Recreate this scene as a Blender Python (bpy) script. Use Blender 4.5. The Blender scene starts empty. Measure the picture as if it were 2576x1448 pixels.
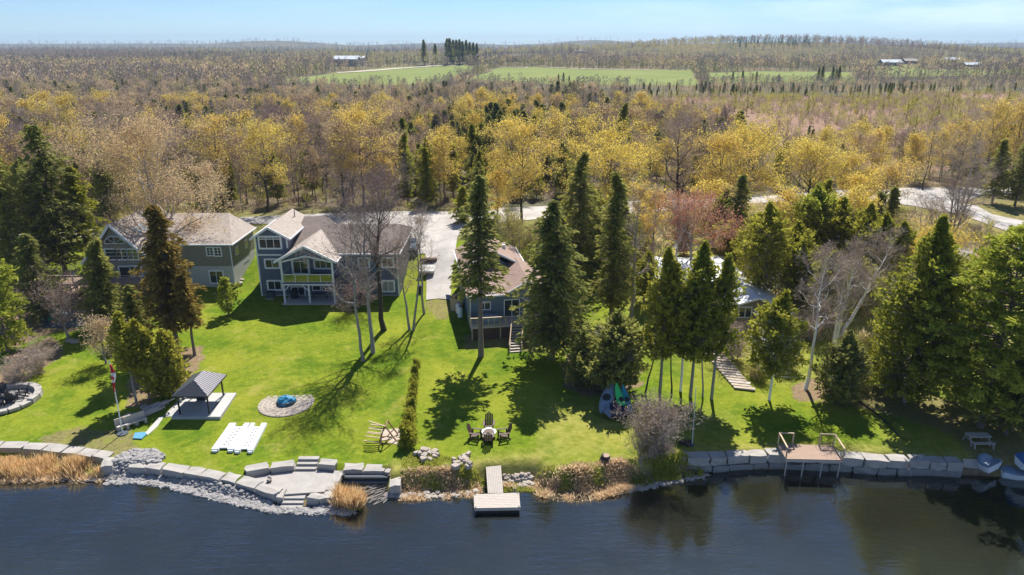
import bpy, bmesh, math, random
import numpy as np
from mathutils import Vector, Matrix
R = math.radians
random.seed(7)
SC = bpy.context.scene
COL = SC.collection
# ---------------------------------------------------------------- camera
CF, CU, CV, CH, TH = 1760.0, 1288.0, 724.0, 32.0, R(19.17)
FWD = Vector((0, math.cos(TH), -math.sin(TH))); UP = Vector((0, math.sin(TH), math.cos(TH)))
CAM = Vector((0, 0, CH))
cd = bpy.data.cameras.new('camera'); cam = bpy.data.objects.new('camera', cd); COL.objects.link(cam)
cam.location = CAM; cam.rotation_euler = (R(90) - TH, 0, 0)
cd.sensor_width = 36.0; cd.lens = 36.0 * CF / 2576.0; cd.clip_end = 30000; cd.clip_start = 0.5
SC.camera = cam
def ray(u, v):
    return FWD + Vector((1, 0, 0)) * ((u - CU) / CF) - UP * ((v - CV) / CF)
def PZ(u, v, z):                # the point at height z seen at (u, v)
    d = ray(u, v); return CAM + d * ((z - CH) / d.z)
def PY(u, v, y):                # the point at distance y seen at (u, v)
    d = ray(u, v); return CAM + d * (y / d.y)
def interp_poly(pts, n):
    out = []
    for i in range(len(pts) - 1):
        for k in range(n): out.append(Vector(pts[i]).lerp(Vector(pts[i + 1]), k / n))
    out.append(Vector(pts[-1])); return out
# ---------------------------------------------------------------- terrain
SHORE_PX = [(-500,1212),(0,1206),(130,1212),(250,1206),(330,1204),(420,1216),(560,1250),(680,1274),(800,1281),(850,1286),(905,1292),(960,1258),
            (1010,1244),(1100,1243),(1190,1236),(1215,1222),(1260,1218),(1335,1214),(1360,1234),(1430,1246),(1500,1243),(1560,1225),
            (1620,1212),(1700,1206),(1770,1190),(1850,1184),(2000,1184),(2200,1188),(2450,1200),(2576,1204),(3100,1215)]
SHORE = np.array([[p.x, p.y] for p in (PZ(u, v, 0.0) for u, v in SHORE_PX)])
def sdist(x, y):                # signed distance to the water's edge, + = inland
    x = np.asarray(x, float); y = np.asarray(y, float)
    best = np.full(x.shape, 1e9); 
    for i in range(len(SHORE) - 1):
        a = SHORE[i]; b = SHORE[i + 1]; e = b - a; L = e @ e
        t = np.clip(((x - a[0]) * e[0] + (y - a[1]) * e[1]) / L, 0, 1)
        d = np.hypot(x - a[0] - t * e[0], y - a[1] - t * e[1])
        best = np.minimum(best, d)
    ys = np.interp(x, SHORE[:, 0], SHORE[:, 1])
    return np.where(y > ys, best, -best)
def sm(a, b, x):
    t = np.clip((np.asarray(x, float) - a) / (b - a), 0, 1); return t * t * (3 - 2 * t)
def vnoise(x, y, s, seed=0):
    x = np.asarray(x, float) / s + seed * 17.3; y = np.asarray(y, float) / s + seed * 5.1
    xi = np.floor(x); yi = np.floor(y); fx = x - xi; fy = y - yi
    fx = fx * fx * (3 - 2 * fx); fy = fy * fy * (3 - 2 * fy)
    def h(a, b):
        n = np.sin(a * 127.1 + b * 311.7 + seed * 74.7) * 43758.5453; return n - np.floor(n)
    return (h(xi, yi) * (1 - fx) + h(xi + 1, yi) * fx) * (1 - fy) + (h(xi, yi + 1) * (1 - fx) + h(xi + 1, yi + 1) * fx) * fy
def inpoly(x, y, poly):
    c = np.zeros(x.shape, bool); n = len(poly)
    for i in range(n):
        x0, y0 = poly[i]; x1, y1 = poly[(i + 1) % n]
        if y0 == y1: continue
        k = ((y0 > y) != (y1 > y)) & (x < (x1 - x0) * (y - y0) / (y1 - y0) + x0); c ^= k
    return c
PITS = [([(p.x, p.y) for p in (PZ(u, v, z) for u, v in px)], zz) for px, z, zz in (
    ([(600,1222),(622,1199),(660,1190),(720,1181),(745,1176),(796,1176),(850,1182),(866,1186),(862,1220),(850,1275),(690,1262),(640,1240)], .5, .12),
    ([(-300,1135),(0,1134),(80,1135),(156,1145),(192,1149),(239,1156),(262,1162),(262,1225),(0,1225),(-300,1225)], .5, .12),
    ([(864,1200),(984,1200),(984,1262),(850,1285)], .2, -.08))]
def G(x, y):
    x = np.asarray(x, float); y = np.asarray(y, float)
    d = np.where(y < 200, sdist(x, np.minimum(y, 200)), 100.0)
    lake = -0.12 - np.minimum(2.6, 0.16 * np.abs(d)) 
    wd = 1.0 + .5 * sm(14, 9, x) - .2 * sm(-9, -12, x); hb = 1.32 - .48 * sm(-9.0, -11.5, x); bank = -0.12 + hb * sm(0.0, wd, d)
    z = np.where(d < 0, lake, bank)
    z = z + 0.028 * np.clip(y - 56, 0, 28) * (d > 0) * sm(0, 4, d)
    rise_l = 2.3 * sm(85, 98, y)
    rise_r = 3.2 * sm(66, 86, y)
    w = sm(12, 24, x)
    z = z + (rise_l * (1 - w) + rise_r * w)
    z = z + 0.08 * (vnoise(x, y, 7.0, 1) - .5) * sm(1, 4, d) * (1 - sm(80, 84, y) * (1 - sm(98, 104, y)))
    for P, zz in PITS:
        m = (np.abs(x) < 60) & (y < 72)
        if m.any(): k = np.zeros(x.shape, bool); k[m] = inpoly(x[m], y[m], P); z = np.where(k & (z > zz), zz, z)
    far = sm(118, 190, y)
    z = z - 1.2 * far + 1.6 * (vnoise(x, y, 60, 2) - .5) * far + 6 * (vnoise(x, y, 420, 3) - .5) * sm(900, 1600, y)
    z = z + 3 * sm(600, 1000, y)
    # wooded rise on the right, and the far hills
    z = z + 30 * np.exp(-(((x - 470) / 330) ** 2)) * sm(900, 1250, y) * (1 - sm(1450, 1900, y))
    def hill(cx, cy, wx, wy, h): return h * np.exp(-((x - cx) / wx) ** 2 - ((y - cy) / wy) ** 2)
    z = z + hill(-1500, 4600, 500, 500, 44) + hill(-2300, 5200, 900, 500, 26) + hill(620, 5400, 420, 500, 50) + hill(-550, 5700, 700, 500, 34)
    z = z + hill(-3600, 5200, 1000, 600, 26) + hill(3800, 5400, 900, 600, 36) + hill(1900, 5600, 900, 500, 22)
    return z
def PF(u, v, y0=250.0, y1=3000.0):   # far ground seen at (u, v): first crossing along the ray
    Y = np.linspace(y0, y1, 1400); d = ray(u, v); T = Y / d.y; zr = CH + d.z * T; k = np.where(zr <= G(d.x * T, Y))[0]
    i = k[0] if len(k) else len(Y) - 1; return CAM + d * float(T[i])
def g(x, y): return float(G(np.array([x]), np.array([y]))[0])
def PG(u, v, dz=0.0):           # the point of the ground seen at (u, v)
    z = 2.0
    for _ in range(25):
        p = PZ(u, v, z + dz); z = 0.5 * z + 0.5 * g(p.x, p.y)
    return Vector((p.x, p.y, z + dz))
# ---------------------------------------------------------------- materials
def newmat(name):
    m = bpy.data.materials.new(name); m.use_nodes = True
    nt = m.node_tree; nt.nodes.clear(); return m, nt, nt.nodes, nt.links
def N(nt, t, **kw):
    n = nt.nodes.new(t)
    for k, v in kw.items():
        if k in n.inputs.keys() if hasattr(n.inputs, 'keys') else False: n.inputs[k].default_value = v
        else: setattr(n, k, v)
    return n
def c4(c): return (c[0], c[1], c[2], 1.0)
def mixc(nt, fac, a, b):
    n = nt.nodes.new('ShaderNodeMix'); n.data_type = 'RGBA'
    def put(s, v):
        if isinstance(v, (tuple, list)): s.default_value = c4(v)
        elif isinstance(v, (int, float)): s.default_value = v
        else: nt.links.new(v, s)
    put(n.inputs[0], fac); put(n.inputs[6], a); put(n.inputs[7], b); return n.outputs[2]
def noise(nt, scale, detail=3, rough=.6, coord='Object', stretch=None):
    tc = nt.nodes.new('ShaderNodeTexCoord'); out = tc.outputs[coord]
    if stretch:
        mp = nt.nodes.new('ShaderNodeMapping'); mp.inputs['Scale'].default_value = stretch; nt.links.new(out, mp.inputs[0]); out = mp.outputs[0]
    n = nt.nodes.new('ShaderNodeTexNoise'); n.inputs['Scale'].default_value = scale; n.inputs['Detail'].default_value = detail; n.inputs['Roughness'].default_value = rough
    nt.links.new(out, n.inputs['Vector']); return n.outputs['Fac']
def ramp(nt, src, a, b):
    n = nt.nodes.new('ShaderNodeMapRange'); n.inputs[1].default_value = a; n.inputs[2].default_value = b; nt.links.new(src, n.inputs[0]); n.clamp = True; return n.outputs[0]
def mth(nt, op, a, b=None):
    n = nt.nodes.new('ShaderNodeMath'); n.operation = op
    for s, v in ((n.inputs[0], a), (n.inputs[1], b)):
        if v is None: continue
        if isinstance(v, (int, float)): s.default_value = v
        else: nt.links.new(v, s)
    return n.outputs[0]
def bump(nt, h, strength=.5, dist=.05):
    n = nt.nodes.new('ShaderNodeBump'); n.inputs['Strength'].default_value = strength; n.inputs['Distance'].default_value = dist; nt.links.new(h, n.inputs['Height']); return n.outputs[0]
def finish(nt, col, rough=.8, normal=None, spec=.3, metal=0):
    p = nt.nodes.new('ShaderNodeBsdfPrincipled'); o = nt.nodes.new('ShaderNodeOutputMaterial')
    if isinstance(col, (tuple, list)): p.inputs['Base Color'].default_value = c4(col)
    else: nt.links.new(col, p.inputs['Base Color'])
    p.inputs['Roughness'].default_value = rough; p.inputs['Specular IOR Level'].default_value = spec; p.inputs['Metallic'].default_value = metal
    if normal is not None: nt.links.new(normal, p.inputs['Normal'])
    nt.links.new(p.outputs[0], o.inputs[0]); return p
MAT = {}
def plain(name, col, rough=.7, var=.15, scale=3, bs=0, spec=.3, metal=0, bscale=20):
    m, nt, _, L = newmat(name)
    f = noise(nt, scale)
    c = mixc(nt, f, tuple(x * (1 - var) for x in col), tuple(min(1, x * (1 + var)) for x in col))
    nrm = bump(nt, noise(nt, bscale), bs, .03) if bs else None
    finish(nt, c, rough, nrm, spec, metal); MAT[name] = m; return m
def siding(name, col, pitch=.15):
    m, nt, _, L = newmat(name)
    tc = nt.nodes.new('ShaderNodeTexCoord'); sx = nt.nodes.new('ShaderNodeSeparateXYZ'); L.new(tc.outputs['Object'], sx.inputs[0])
    fr = mth(nt, 'FRACT', mth(nt, 'DIVIDE', sx.outputs[2], pitch))
    f = noise(nt, 1.3)
    c = mixc(nt, f, tuple(x * .85 for x in col), tuple(x * 1.12 for x in col))
    c = mixc(nt, ramp(nt, fr, .12, .0), c, tuple(x * .5 for x in col))
    finish(nt, c, .55, bump(nt, fr, .6, .02), .3); MAT[name] = m; return m
def shingle(name, c1, c2):
    m, nt, _, L = newmat(name)
    tc = nt.nodes.new('ShaderNodeTexCoord')
    b = nt.nodes.new('ShaderNodeTexVoronoi'); mp = nt.nodes.new('ShaderNodeMapping'); mp.inputs['Scale'].default_value = (3.0, 5.0, 5.0)
    L.new(tc.outputs['Object'], mp.inputs[0]); L.new(mp.outputs[0], b.inputs['Vector']); b.inputs['Scale'].default_value = 1.0
    sx = nt.nodes.new('ShaderNodeSeparateXYZ'); L.new(b.outputs['Color'], sx.inputs[0])
    big = noise(nt, .5, 4)
    f = mth(nt, 'ADD', mth(nt, 'MULTIPLY', sx.outputs[0], .55), mth(nt, 'MULTIPLY', big, .5))
    c = mixc(nt, f, c1, c2)
    finish(nt, c, .85, bump(nt, sx.outputs[1], .4, .02), .25); MAT[name] = m; return m
def leafmat(name, c1, c2, c3=None, trans=.4, rough=.6):
    """c1..c2 by the leaf's own tint, whole crowns drift toward c3 by object"""
    m, nt, _, L = newmat(name)
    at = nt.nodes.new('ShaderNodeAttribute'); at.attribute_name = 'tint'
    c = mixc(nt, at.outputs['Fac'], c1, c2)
    if c3:
        oi = nt.nodes.new('ShaderNodeObjectInfo'); c = mixc(nt, mth(nt, 'MULTIPLY', oi.outputs['Random'], .55), c, c3)
    d = nt.nodes.new('ShaderNodeBsdfDiffuse'); t = nt.nodes.new('ShaderNodeBsdfTranslucent'); x = nt.nodes.new('ShaderNodeMixShader'); o = nt.nodes.new('ShaderNodeOutputMaterial')
    L.new(c, d.inputs[0]); L.new(c, t.inputs[0]); x.inputs[0].default_value = trans
    L.new(d.outputs[0], x.inputs[1]); L.new(t.outputs[0], x.inputs[2]); L.new(x.outputs[0], o.inputs[0]); MAT[name] = m; return m
siding('siding_slate', (.13, .155, .215)); siding('siding_taupe', (.30, .275, .245)); siding('siding_blue', (.15, .20, .26)); siding('siding_olive', (.25, .225, .18))
shingle('shingle_beige', (.26, .215, .18), (.46, .395, .34)); shingle('shingle_brown', (.12, .095, .08), (.22, .175, .15)); shingle('shingle_red', (.22, .15, .12), (.36, .255, .205))
plain('white_trim', (.78, .79, .80), .5, .05); plain('metal_roof', (.62, .65, .66), .35, .1, 1, spec=.5)
plain('foundation', (.36, .33, .29), .9, .2, 4, .4); plain('concrete', (.46, .45, .43), .9, .12, 1.5, .2)
plain('stone', (.25, .24, .225), .9, .35, 1.6, .8, bscale=4); plain('stone_pale', (.37, .345, .315), .9, .25, 1.1, .7, bscale=3)
plain('riprap', (.30, .285, .275), .9, .6, 2.5, .3); plain('flagstone', (.46, .39, .31), .9, .22, 1.6, .3)
plain('wood_weathered', (.46, .41, .36), .8, .18, 4, .2); plain('wood_deck', (.36, .255, .19), .8, .2, 3, .2); plain('wood_tan', (.50, .39, .26), .75, .2, 5)
plain('wood_dark', (.10, .06, .045), .6, .25, 6); plain('wood_rust', (.27, .15, .08), .6, .25, 6); plain('black_metal', (.025, .026, .03), .45, .2)
plain('dark_steel', (.07, .09, .11), .5, .3, 3); plain('glass', (.045, .05, .055), .04, .9, 1.4, spec=1.0); plain('curtain', (.35, .33, .30), .8, .2)  # glass: light and dark patches in its colour imitate reflections and curtains
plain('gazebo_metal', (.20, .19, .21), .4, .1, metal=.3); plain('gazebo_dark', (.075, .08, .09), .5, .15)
plain('plastic_white', (.80, .82, .83), .45, .04); plain('plastic_black', (.03, .03, .03), .5); plain('blue_cover', (.04, .25, .42), .5, .25, 4)
plain('blue_tarp', (.20, .26, .34), .5, .25, 3, .4, bscale=5); plain('blue_board', (.10, .30, .45), .5, .2, 8); plain('green_plastic', (.03, .22, .15), .5, .1)
plain('green_kayak', (.05, .60, .16), .35, .1); plain('teal_kayak', (.03, .24, .30), .35, .1); plain('navy_cloth', (.02, .025, .06), .8, .2)
plain('blue_cloth', (.06, .17, .42), .8, .2); plain('flag_red', (.60, .03, .05), .7, .08); plain('flag_white', (.82, .82, .82), .7, .04)
plain('bark', (.19, .155, .13), .9, .3, 5, .5); plain('bark_grey', (.30, .275, .25), .9, .3, 4, .4); plain('bark_dark', (.055, .045, .038), .9, .3, 5, .5)
plain('twig', (.42, .33, .265), .9, .2, 3); plain('twig_mauve', (.30, .215, .185), .9, .2, 3); plain('reed', (.52, .35, .17), .8, .2, 2); plain('mulch', (.15, .09, .06), .95, .3, 3, .4)
plain('car_blue', (.03, .05, .09), .25, .05, spec=.6); plain('car_glass', (.25, .32, .38), .1, .05, spec=.9); plain('tyre', (.02, .02, .02), .8); plain('chrome', (.5, .5, .5), .25, .05, metal=.9)
plain('lamp_red', (.35, .02, .02), .3, .1); plain('boulder', (.37, .32, .27), .9, .2, 1.5, .5, bscale=4); plain('skylight', (.30, .36, .42), .1, .1, spec=.8)
plain('earth_red', (.30, .17, .11), .95, .3, 2, .4)
def birch():
    m, nt, _, L = newmat('bark_birch')
    f = noise(nt, 3.0, 3, .6, stretch=(1, 1, 5)); c = mixc(nt, ramp(nt, f, .60, .66), (.90, .88, .85), (.12, .10, .09))
    finish(nt, c, .7); MAT['bark_birch'] = m
birch()
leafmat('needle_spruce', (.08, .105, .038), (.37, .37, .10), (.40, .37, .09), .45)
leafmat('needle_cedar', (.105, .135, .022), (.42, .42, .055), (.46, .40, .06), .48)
leafmat('needle_rust', (.12, .085, .025), (.36, .26, .07), None, .42)
leafmat('needle_pine', (.12, .16, .022), (.48, .50, .07), (.42, .45, .07), .45)
leafmat('bud_yellow', (.54, .42, .06), (.94, .77, .17), (.86, .60, .15), .52)
leafmat('bud_mid', (.36, .29, .14), (.64, .53, .26), None, .45)
leafmat('bud_orange', (.44, .30, .15), (.74, .55, .31), (.66, .52, .33), .45)
leafmat('bud_olive', (.26, .26, .06), (.50, .47, .12), (.55, .42, .14), .45)
leafmat('bud_red', (.42, .17, .11), (.60, .32, .20), None, .45)
leafmat('bud_brown', (.27, .205, .16), (.50, .38, .29), (.36, .25, .18), .35)
leafmat('leaf_green', (.07, .15, .02), (.17, .29, .04), None, .45)
leafmat('leaf_gold', (.60, .42, .05), (.85, .66, .12), None, .5)
leafmat('reed_gold', (.56, .38, .17), (.92, .68, .38), None, .45)
leafmat('reed_green', (.28, .34, .05), (.58, .55, .12), None, .5)
leafmat('dead_grass', (.55, .40, .24), (.92, .74, .50), None, .5)
leafmat('wood_far_bare', (.23, .185, .15), (.42, .34, .27), None, .3)
leafmat('wood_far_green', (.045, .08, .05), (.11, .15, .07), None, .25)
leafmat('wood_far_yellow', (.36, .33, .14), (.62, .55, .26), None, .4)
# ---------------------------------------------------------------- objects
def tag(o, label=None, cat=None, group=None, kind=None):
    if label: o['label'] = label
    if cat: o['category'] = cat
    if group: o['group'] = group
    if kind: o['kind'] = kind
    return o
def thing(name, label, cat, loc=(0, 0, 0), group=None):
    o = bpy.data.objects.new(name, None); COL.objects.link(o); o.location = loc; o.empty_display_size = .3
    return tag(o, label, cat, group)
def rootloc(o):
    while o.parent: o = o.parent
    return Vector(o.location)
def link(name, me, parent=None):
    o = bpy.data.objects.new(name, me); COL.objects.link(o)
    if parent is not None: o.parent = parent
    return o
def fastmesh(name, V, F, mats, mi=None, tint=None, smooth=False):
    """V (n,3); F (m,4) or (m,3)"""
    me = bpy.data.meshes.new(name); V = np.asarray(V, np.float32); F = np.asarray(F, np.int32); k = F.shape[1]
    me.vertices.add(len(V)); me.vertices.foreach_set('co', V.ravel())
    me.loops.add(F.size); me.loops.foreach_set('vertex_index', F.ravel())
    me.polygons.add(len(F)); me.polygons.foreach_set('loop_start', np.arange(0, F.size, k, dtype=np.int32)); me.polygons.foreach_set('loop_total', np.full(len(F), k, np.int32))
    for m in mats: me.materials.append(MAT[m] if isinstance(m, str) else m)
    if mi is not None: me.polygons.foreach_set('material_index', np.asarray(mi, np.int32))
    me.polygons.foreach_set('use_smooth', np.full(len(F), smooth, bool))
    me.update(calc_edges=True)
    if tint is not None:
        a = me.attributes.new('tint', 'FLOAT', 'POINT'); a.data.foreach_set('value', np.asarray(tint, np.float32))
    return me
SPLIT = {'post', 'leg', 'dock_post', 'support_post', 'rail_post', 'wheel', 'brace'}
class MB:
    def __init__(s): s.v = []; s.f = []; s.ch = []
    def add(s, vs, fs):
        b = len(s.v); s.ch.append((b, len(s.f))); s.v += [Vector(p) for p in vs]; s.f += [tuple(b + i for i in f) for f in fs]; return s
    def hexa(s, p):  # 8 points: bottom 0-3 ccw, top 4-7
        return s.add(p, [(3, 2, 1, 0), (4, 5, 6, 7), (0, 1, 5, 4), (1, 2, 6, 5), (2, 3, 7, 6), (3, 0, 4, 7)])
    def box(s, x0, x1, y0, y1, z0, z1):
        return s.hexa([(x0, y0, z0), (x1, y0, z0), (x1, y1, z0), (x0, y1, z0), (x0, y0, z1), (x1, y0, z1), (x1, y1, z1), (x0, y1, z1)])
    def bar(s, a, b, w, h=None, up=(0, 0, 1)):
        a = Vector(a); b = Vector(b); h = h or w; d = (b - a).normalized(); sd = d.cross(Vector(up))
        if sd.length < 1e-3: sd = d.cross(Vector((0, 1, 0)))
        sd.normalize(); u = sd.cross(d).normalized(); sd = sd * w / 2; u = u * h / 2
        return s.hexa([a - sd - u, a + sd - u, b + sd - u, b - sd - u, a - sd + u, a + sd + u, b + sd + u, b - sd + u])
    def prism(s, pts, off):  # planar polygon pts extruded by off
        n = len(pts); off = Vector(off); a = [Vector(p) for p in pts]
        return s.add(a + [p + off for p in a], [tuple(range(n))[::-1], tuple(range(n, 2 * n))] + [(i, (i + 1) % n, n + (i + 1) % n, n + i) for i in range(n)])
    def cyl(s, a, b, r0, r1=None, n=10):
        a = Vector(a); b = Vector(b); r1 = r0 if r1 is None else r1; d = (b - a).normalized()
        sd = d.cross(Vector((0, 0, 1))); sd = Vector((1, 0, 0)) if sd.length < 1e-3 else sd.normalized(); u = sd.cross(d)
        vs = [a + (sd * math.cos(t) + u * math.sin(t)) * r0 for t in [i * 2 * math.pi / n for i in range(n)]] + [b + (sd * math.cos(t) + u * math.sin(t)) * r1 for t in [i * 2 * math.pi / n for i in range(n)]]
        return s.add(vs, [(i, (i + 1) % n, n + (i + 1) % n, n + i) for i in range(n)] + [tuple(range(n))[::-1], tuple(range(n, 2 * n))])
    def rock(s, c, sx, sy, sz, rz=0, jit=.18, rnd=.35, seed=None):
        rr = random.Random(seed) if seed is not None else random
        idx = {}; vs = []; c = Vector(c); cs, sn = math.cos(rz), math.sin(rz)
        for i in (-1, 0, 1):
            for j in (-1, 0, 1):
                for k in (-1, 0, 1):
                    if (i, j, k) == (0, 0, 0): continue
                    p = Vector((i, j, k)); q = p.normalized() * 1.15; p = p.lerp(q, rnd)
                    p = Vector((p.x + rr.uniform(-jit, jit), p.y + rr.uniform(-jit, jit), p.z + rr.uniform(-jit, jit)))
                    x, y, z = p.x * sx / 2, p.y * sy / 2, p.z * sz / 2
                    idx[(i, j, k)] = len(vs); vs.append(c + Vector((x * cs - y * sn, x * sn + y * cs, z)))
        fs = []
        for ax in range(3):
            for sg in (-1, 1):
                for a in (-1, 0):
                    for b in (-1, 0):
                        q = []
                        for (da, db) in ((0, 0), (1, 0), (1, 1), (0, 1)):
                            t = [0, 0, 0]; t[ax] = sg; t[(ax + 1) % 3] = a + da; t[(ax + 2) % 3] = b + db; q.append(idx[tuple(t)])
                        fs.append(tuple(q if sg > 0 else q[::-1]))
        return s.add(vs, fs)
    def build(s, name, mat, parent=None, smooth=False, label=None):
        if name in SPLIT and len(s.ch) > 1:
            for i, (v0, f0) in enumerate(s.ch):
                v1, f1 = s.ch[i + 1] if i + 1 < len(s.ch) else (len(s.v), len(s.f)); m = MB(); m.add(s.v[v0:v1], [tuple(k - v0 for k in f) for f in s.f[f0:f1]]); o = m.build(name, mat, parent, smooth, label)
            return o
        off = rootloc(parent) if parent is not None else Vector()
        me = bpy.data.meshes.new(name); me.from_pydata([tuple(p - off) for p in s.v], [], s.f); me.materials.append(MAT[mat] if isinstance(mat, str) else mat)
        if smooth: me.polygons.foreach_set('use_smooth', [True] * len(me.polygons))
        me.update(); o = link(name, me, parent)
        if label: o['label'] = label
        return o
def kids(o): return [c for c in ALLKIDS.get(o.name, [])] if False else list(o.children)
def copy_thing(root, loc, rz=0, sc=1.0, label=None, group=None):
    def rec(o, par):
        c = o.copy(); COL.objects.link(c)
        if par is not None: c.parent = par
        for ch in list(o.children): rec(ch, c)
        return c
    r = rec(root, None); r.location = loc; r.rotation_euler = (0, 0, rz); r.scale = (sc, sc, sc) if not isinstance(sc, tuple) else sc
    if label: r['label'] = label
    if group: r['group'] = group
    return r
# ---------------------------------------------------------------- ground sheet
def inpoly(x, y, poly):
    c = np.zeros(x.shape, bool); n = len(poly)
    for i in range(n):
        x0, y0 = poly[i]; x1, y1 = poly[(i + 1) % n]
        if y0 == y1: continue
        k = ((y0 > y) != (y1 > y)) & (x < (x1 - x0) * (y - y0) / (y1 - y0) + x0); c ^= k
    return c
def pxpoly(px, z): return [(p.x, p.y) for p in (PZ(u, v, z) for u, v in px)]
def farpoly(px, z=0): return [(p.x, p.y) for p in (PF(u, v) for u, v in px)]
def flatpoly(px): return [(p.x, p.y) for p in (PG(u, v) for u, v in px)]
ROAD_PX = [(-100,600),(300,575),(600,549),(760,541),(1000,533),(1170,528),(1380,520),(1560,511),(1900,497),(2100,481),(2300,474),(2457,473),
           (2640,476),(2640,486),(2470,492),(2413,513),(2457,519),(2496,541),(2576,558),(2700,590),
           (2700,640),(2576,600),(2540,586),(2429,546),(2318,523),(2180,503),(2060,505),(1900,513),(1560,548),(1400,549),(1166,570),
           (1150,600),(1145,650),(1136,700),(1134,756),(1072,757),(1073,700),(1070,640),(1012,640),(1006,590),(1004,571),(760,566),(600,564),(300,592),(-100,620)]
ROAD = flatpoly(ROAD_PX)
FIELD1 = farpoly([(690,205),(860,182),(1010,168),(1170,164),(1200,172),(1110,205),(1000,215)], 8)
FIELD2 = farpoly([(1170,200),(1260,170),(1500,175),(1740,178),(1760,216),(1400,214)], 8)
FIELD3 = farpoly([(1780,184),(1900,180),(2140,182),(2150,206),(1780,210)], 8)
FIELD4 = farpoly([(2195,166),(2290,164),(2330,176),(2576,176),(2576,184),(2300,196),(2200,192)], 8)
FIELDS = [FIELD1, FIELD2, FIELD3, FIELD4]
WET = pxpoly([(1900,470),(1830,420),(1760,330),(1500,262),(1700,250),(2576,240),(2800,250),(2800,470),(2576,440)], 3)
SOILS = [flatpoly(p) for p in (
    [(-60,1000),(-60,850),(20,880),(120,840),(200,830),(215,760),(200,700),(-60,700)],
    [(-40,985),(0,975),(100,935),(150,870),(120,850),(0,900)],
    [(120,1135),(150,1090),(240,1065),(320,1080),(330,1135),(290,1150)],
    [(330,900),(500,870),(470,960),(390,1010),(310,1020)],
    [(1400,900),(1590,905),(1600,960),(1520,1000),(1400,985)],
    [(2060,1010),(2240,960),(2420,1010),(2620,1050),(2620,1165),(2470,1160),(2420,1090),(2200,1040)],
    [(2000,950),(2100,940),(2140,1000),(2010,1010)],
    [(1265,1206),(1335,1204),(1340,1214),(1262,1216)],
    [(1145,840),(1330,830),(1330,885),(1170,880)],
    [(1075,757),(1140,757),(1120,800),(1090,800)])]
def build_ground():
    ys = [24.0]; 
    while ys[-1] < 7000: ys.append(ys[-1] + max(.36, (ys[-1] - 60) * .0085 if ys[-1] > 110 else .36))
    ys = np.array(ys); nx = 430
    s = np.linspace(-1, 1, nx)
    X = s[None, :] * (0.86 * ys + 30)[:, None]; Y = np.repeat(ys[:, None], nx, 1)
    Z = G(X.ravel(), Y.ravel()).reshape(X.shape)
    x, y = X.ravel(), Y.ravel()
    d = np.where(y < 200, sdist(x, np.minimum(y, 200)), 100.0)
    n1 = vnoise(x, y, 5, 5); n2 = vnoise(x, y, 1.3, 6); jx = x + (n1 - .5) * 2.2 + (n2 - .5) * 1.0; jy = y + (vnoise(x, y, 5, 8) - .5) * 2.2 + (vnoise(x, y, 1.1, 9) - .5)
    lawn = (d > .5) * (1 - sm(101, 108, jy + 3 * n1)) 
    lawn = np.maximum(lawn, .45 * (d > .5) * (1 - sm(118, 128, jy)))
    soil = np.zeros_like(x)
    for k, P in enumerate(SOILS): soil = np.maximum(soil, inpoly(jx, jy, P) * (1 if k not in (2, 5, 8, 9) else .6))
    soil = np.maximum(soil, sm(.9, .35, d + (n2 - .5) * .6) * (d > -.3))
    field = np.zeros_like(x); m = y > 400
    for P in FIELDS: field[m] = np.maximum(field[m], inpoly(x[m], y[m], P))
    wet = np.zeros_like(x); m = (y > 110) & (y < 800); wet[m] = inpoly(x[m] + (n1[m] - .5) * 20, y[m], WET)
    # olive tone under the shrubs of the right-hand lots
    dry = sm(10, 22, x) * sm(58, 74, y + 10 * (n1 - .5)) * (y < 130) * .9; dry = np.maximum(dry, .6 * sm(3.2, 1.2, d + 2 * (n1 - .5)) * (x > -12) * (d > 0)); dry = np.maximum(dry, .45 * sm(.4, .9, vnoise(x, y, 9, 61)) * (x > 2) * (y < 90) * (d > 1))
    dry = np.maximum(dry, sm(101, 106, y) * (y < 130) * .5)
    nr = len(ys); i = np.arange(nr - 1)[:, None] * nx + np.arange(nx - 1)[None, :]
    F = np.stack([i, i + 1, i + nx + 1, i + nx], -1).reshape(-1, 4)
    m_, nt, _, L = newmat('ground'); MAT['ground'] = m_
    me = fastmesh('ground', np.stack([x, y, Z.ravel()], 1), F, ['ground'], smooth=True)
    a = me.attributes.new('zone', 'FLOAT_COLOR', 'POINT'); a.data.foreach_set('color', np.stack([lawn, soil, field, wet], 1).astype(np.float32).ravel())
    a = me.attributes.new('dry', 'FLOAT', 'POINT'); a.data.foreach_set('value', np.clip(dry, 0, 1).astype(np.float32))
    a = me.attributes.new('bed', 'FLOAT', 'POINT'); a.data.foreach_set('value', (d < -.02).astype(np.float32))
    at = nt.nodes.new('ShaderNodeAttribute'); at.attribute_name = 'zone'; sep = nt.nodes.new('ShaderNodeSeparateColor'); L.new(at.outputs['Color'], sep.inputs[0])
    ad = nt.nodes.new('ShaderNodeAttribute'); ad.attribute_name = 'dry'; ab = nt.nodes.new('ShaderNodeAttribute'); ab.attribute_name = 'bed'
    big = noise(nt, .11, 4, .6); mid = noise(nt, .9, 5, .7); fine = noise(nt, 2.6, 6, .8); far = noise(nt, .012, 5, .65)
    grass = mixc(nt, ramp(nt, mid, .3, .7), (.072, .134, .010), (.18, .24, .018))
    grass = mixc(nt, ramp(nt, big, .42, .72), grass, (.255, .27, .03))
    grass = mixc(nt, mth(nt, 'MULTIPLY', ramp(nt, fine, .54, .70), .6), grass, (.36, .37, .06))
    grass = mixc(nt, mth(nt, 'MULTIPLY', ramp(nt, fine, .46, .26), .85), grass, (.035, .075, .006))
    olive = mixc(nt, ramp(nt, mid, .35, .65), (.17, .18, .03), (.46, .37, .14))
    olive = mixc(nt, ramp(nt, fine, .4, .2), olive, (.08, .09, .02))
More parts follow.
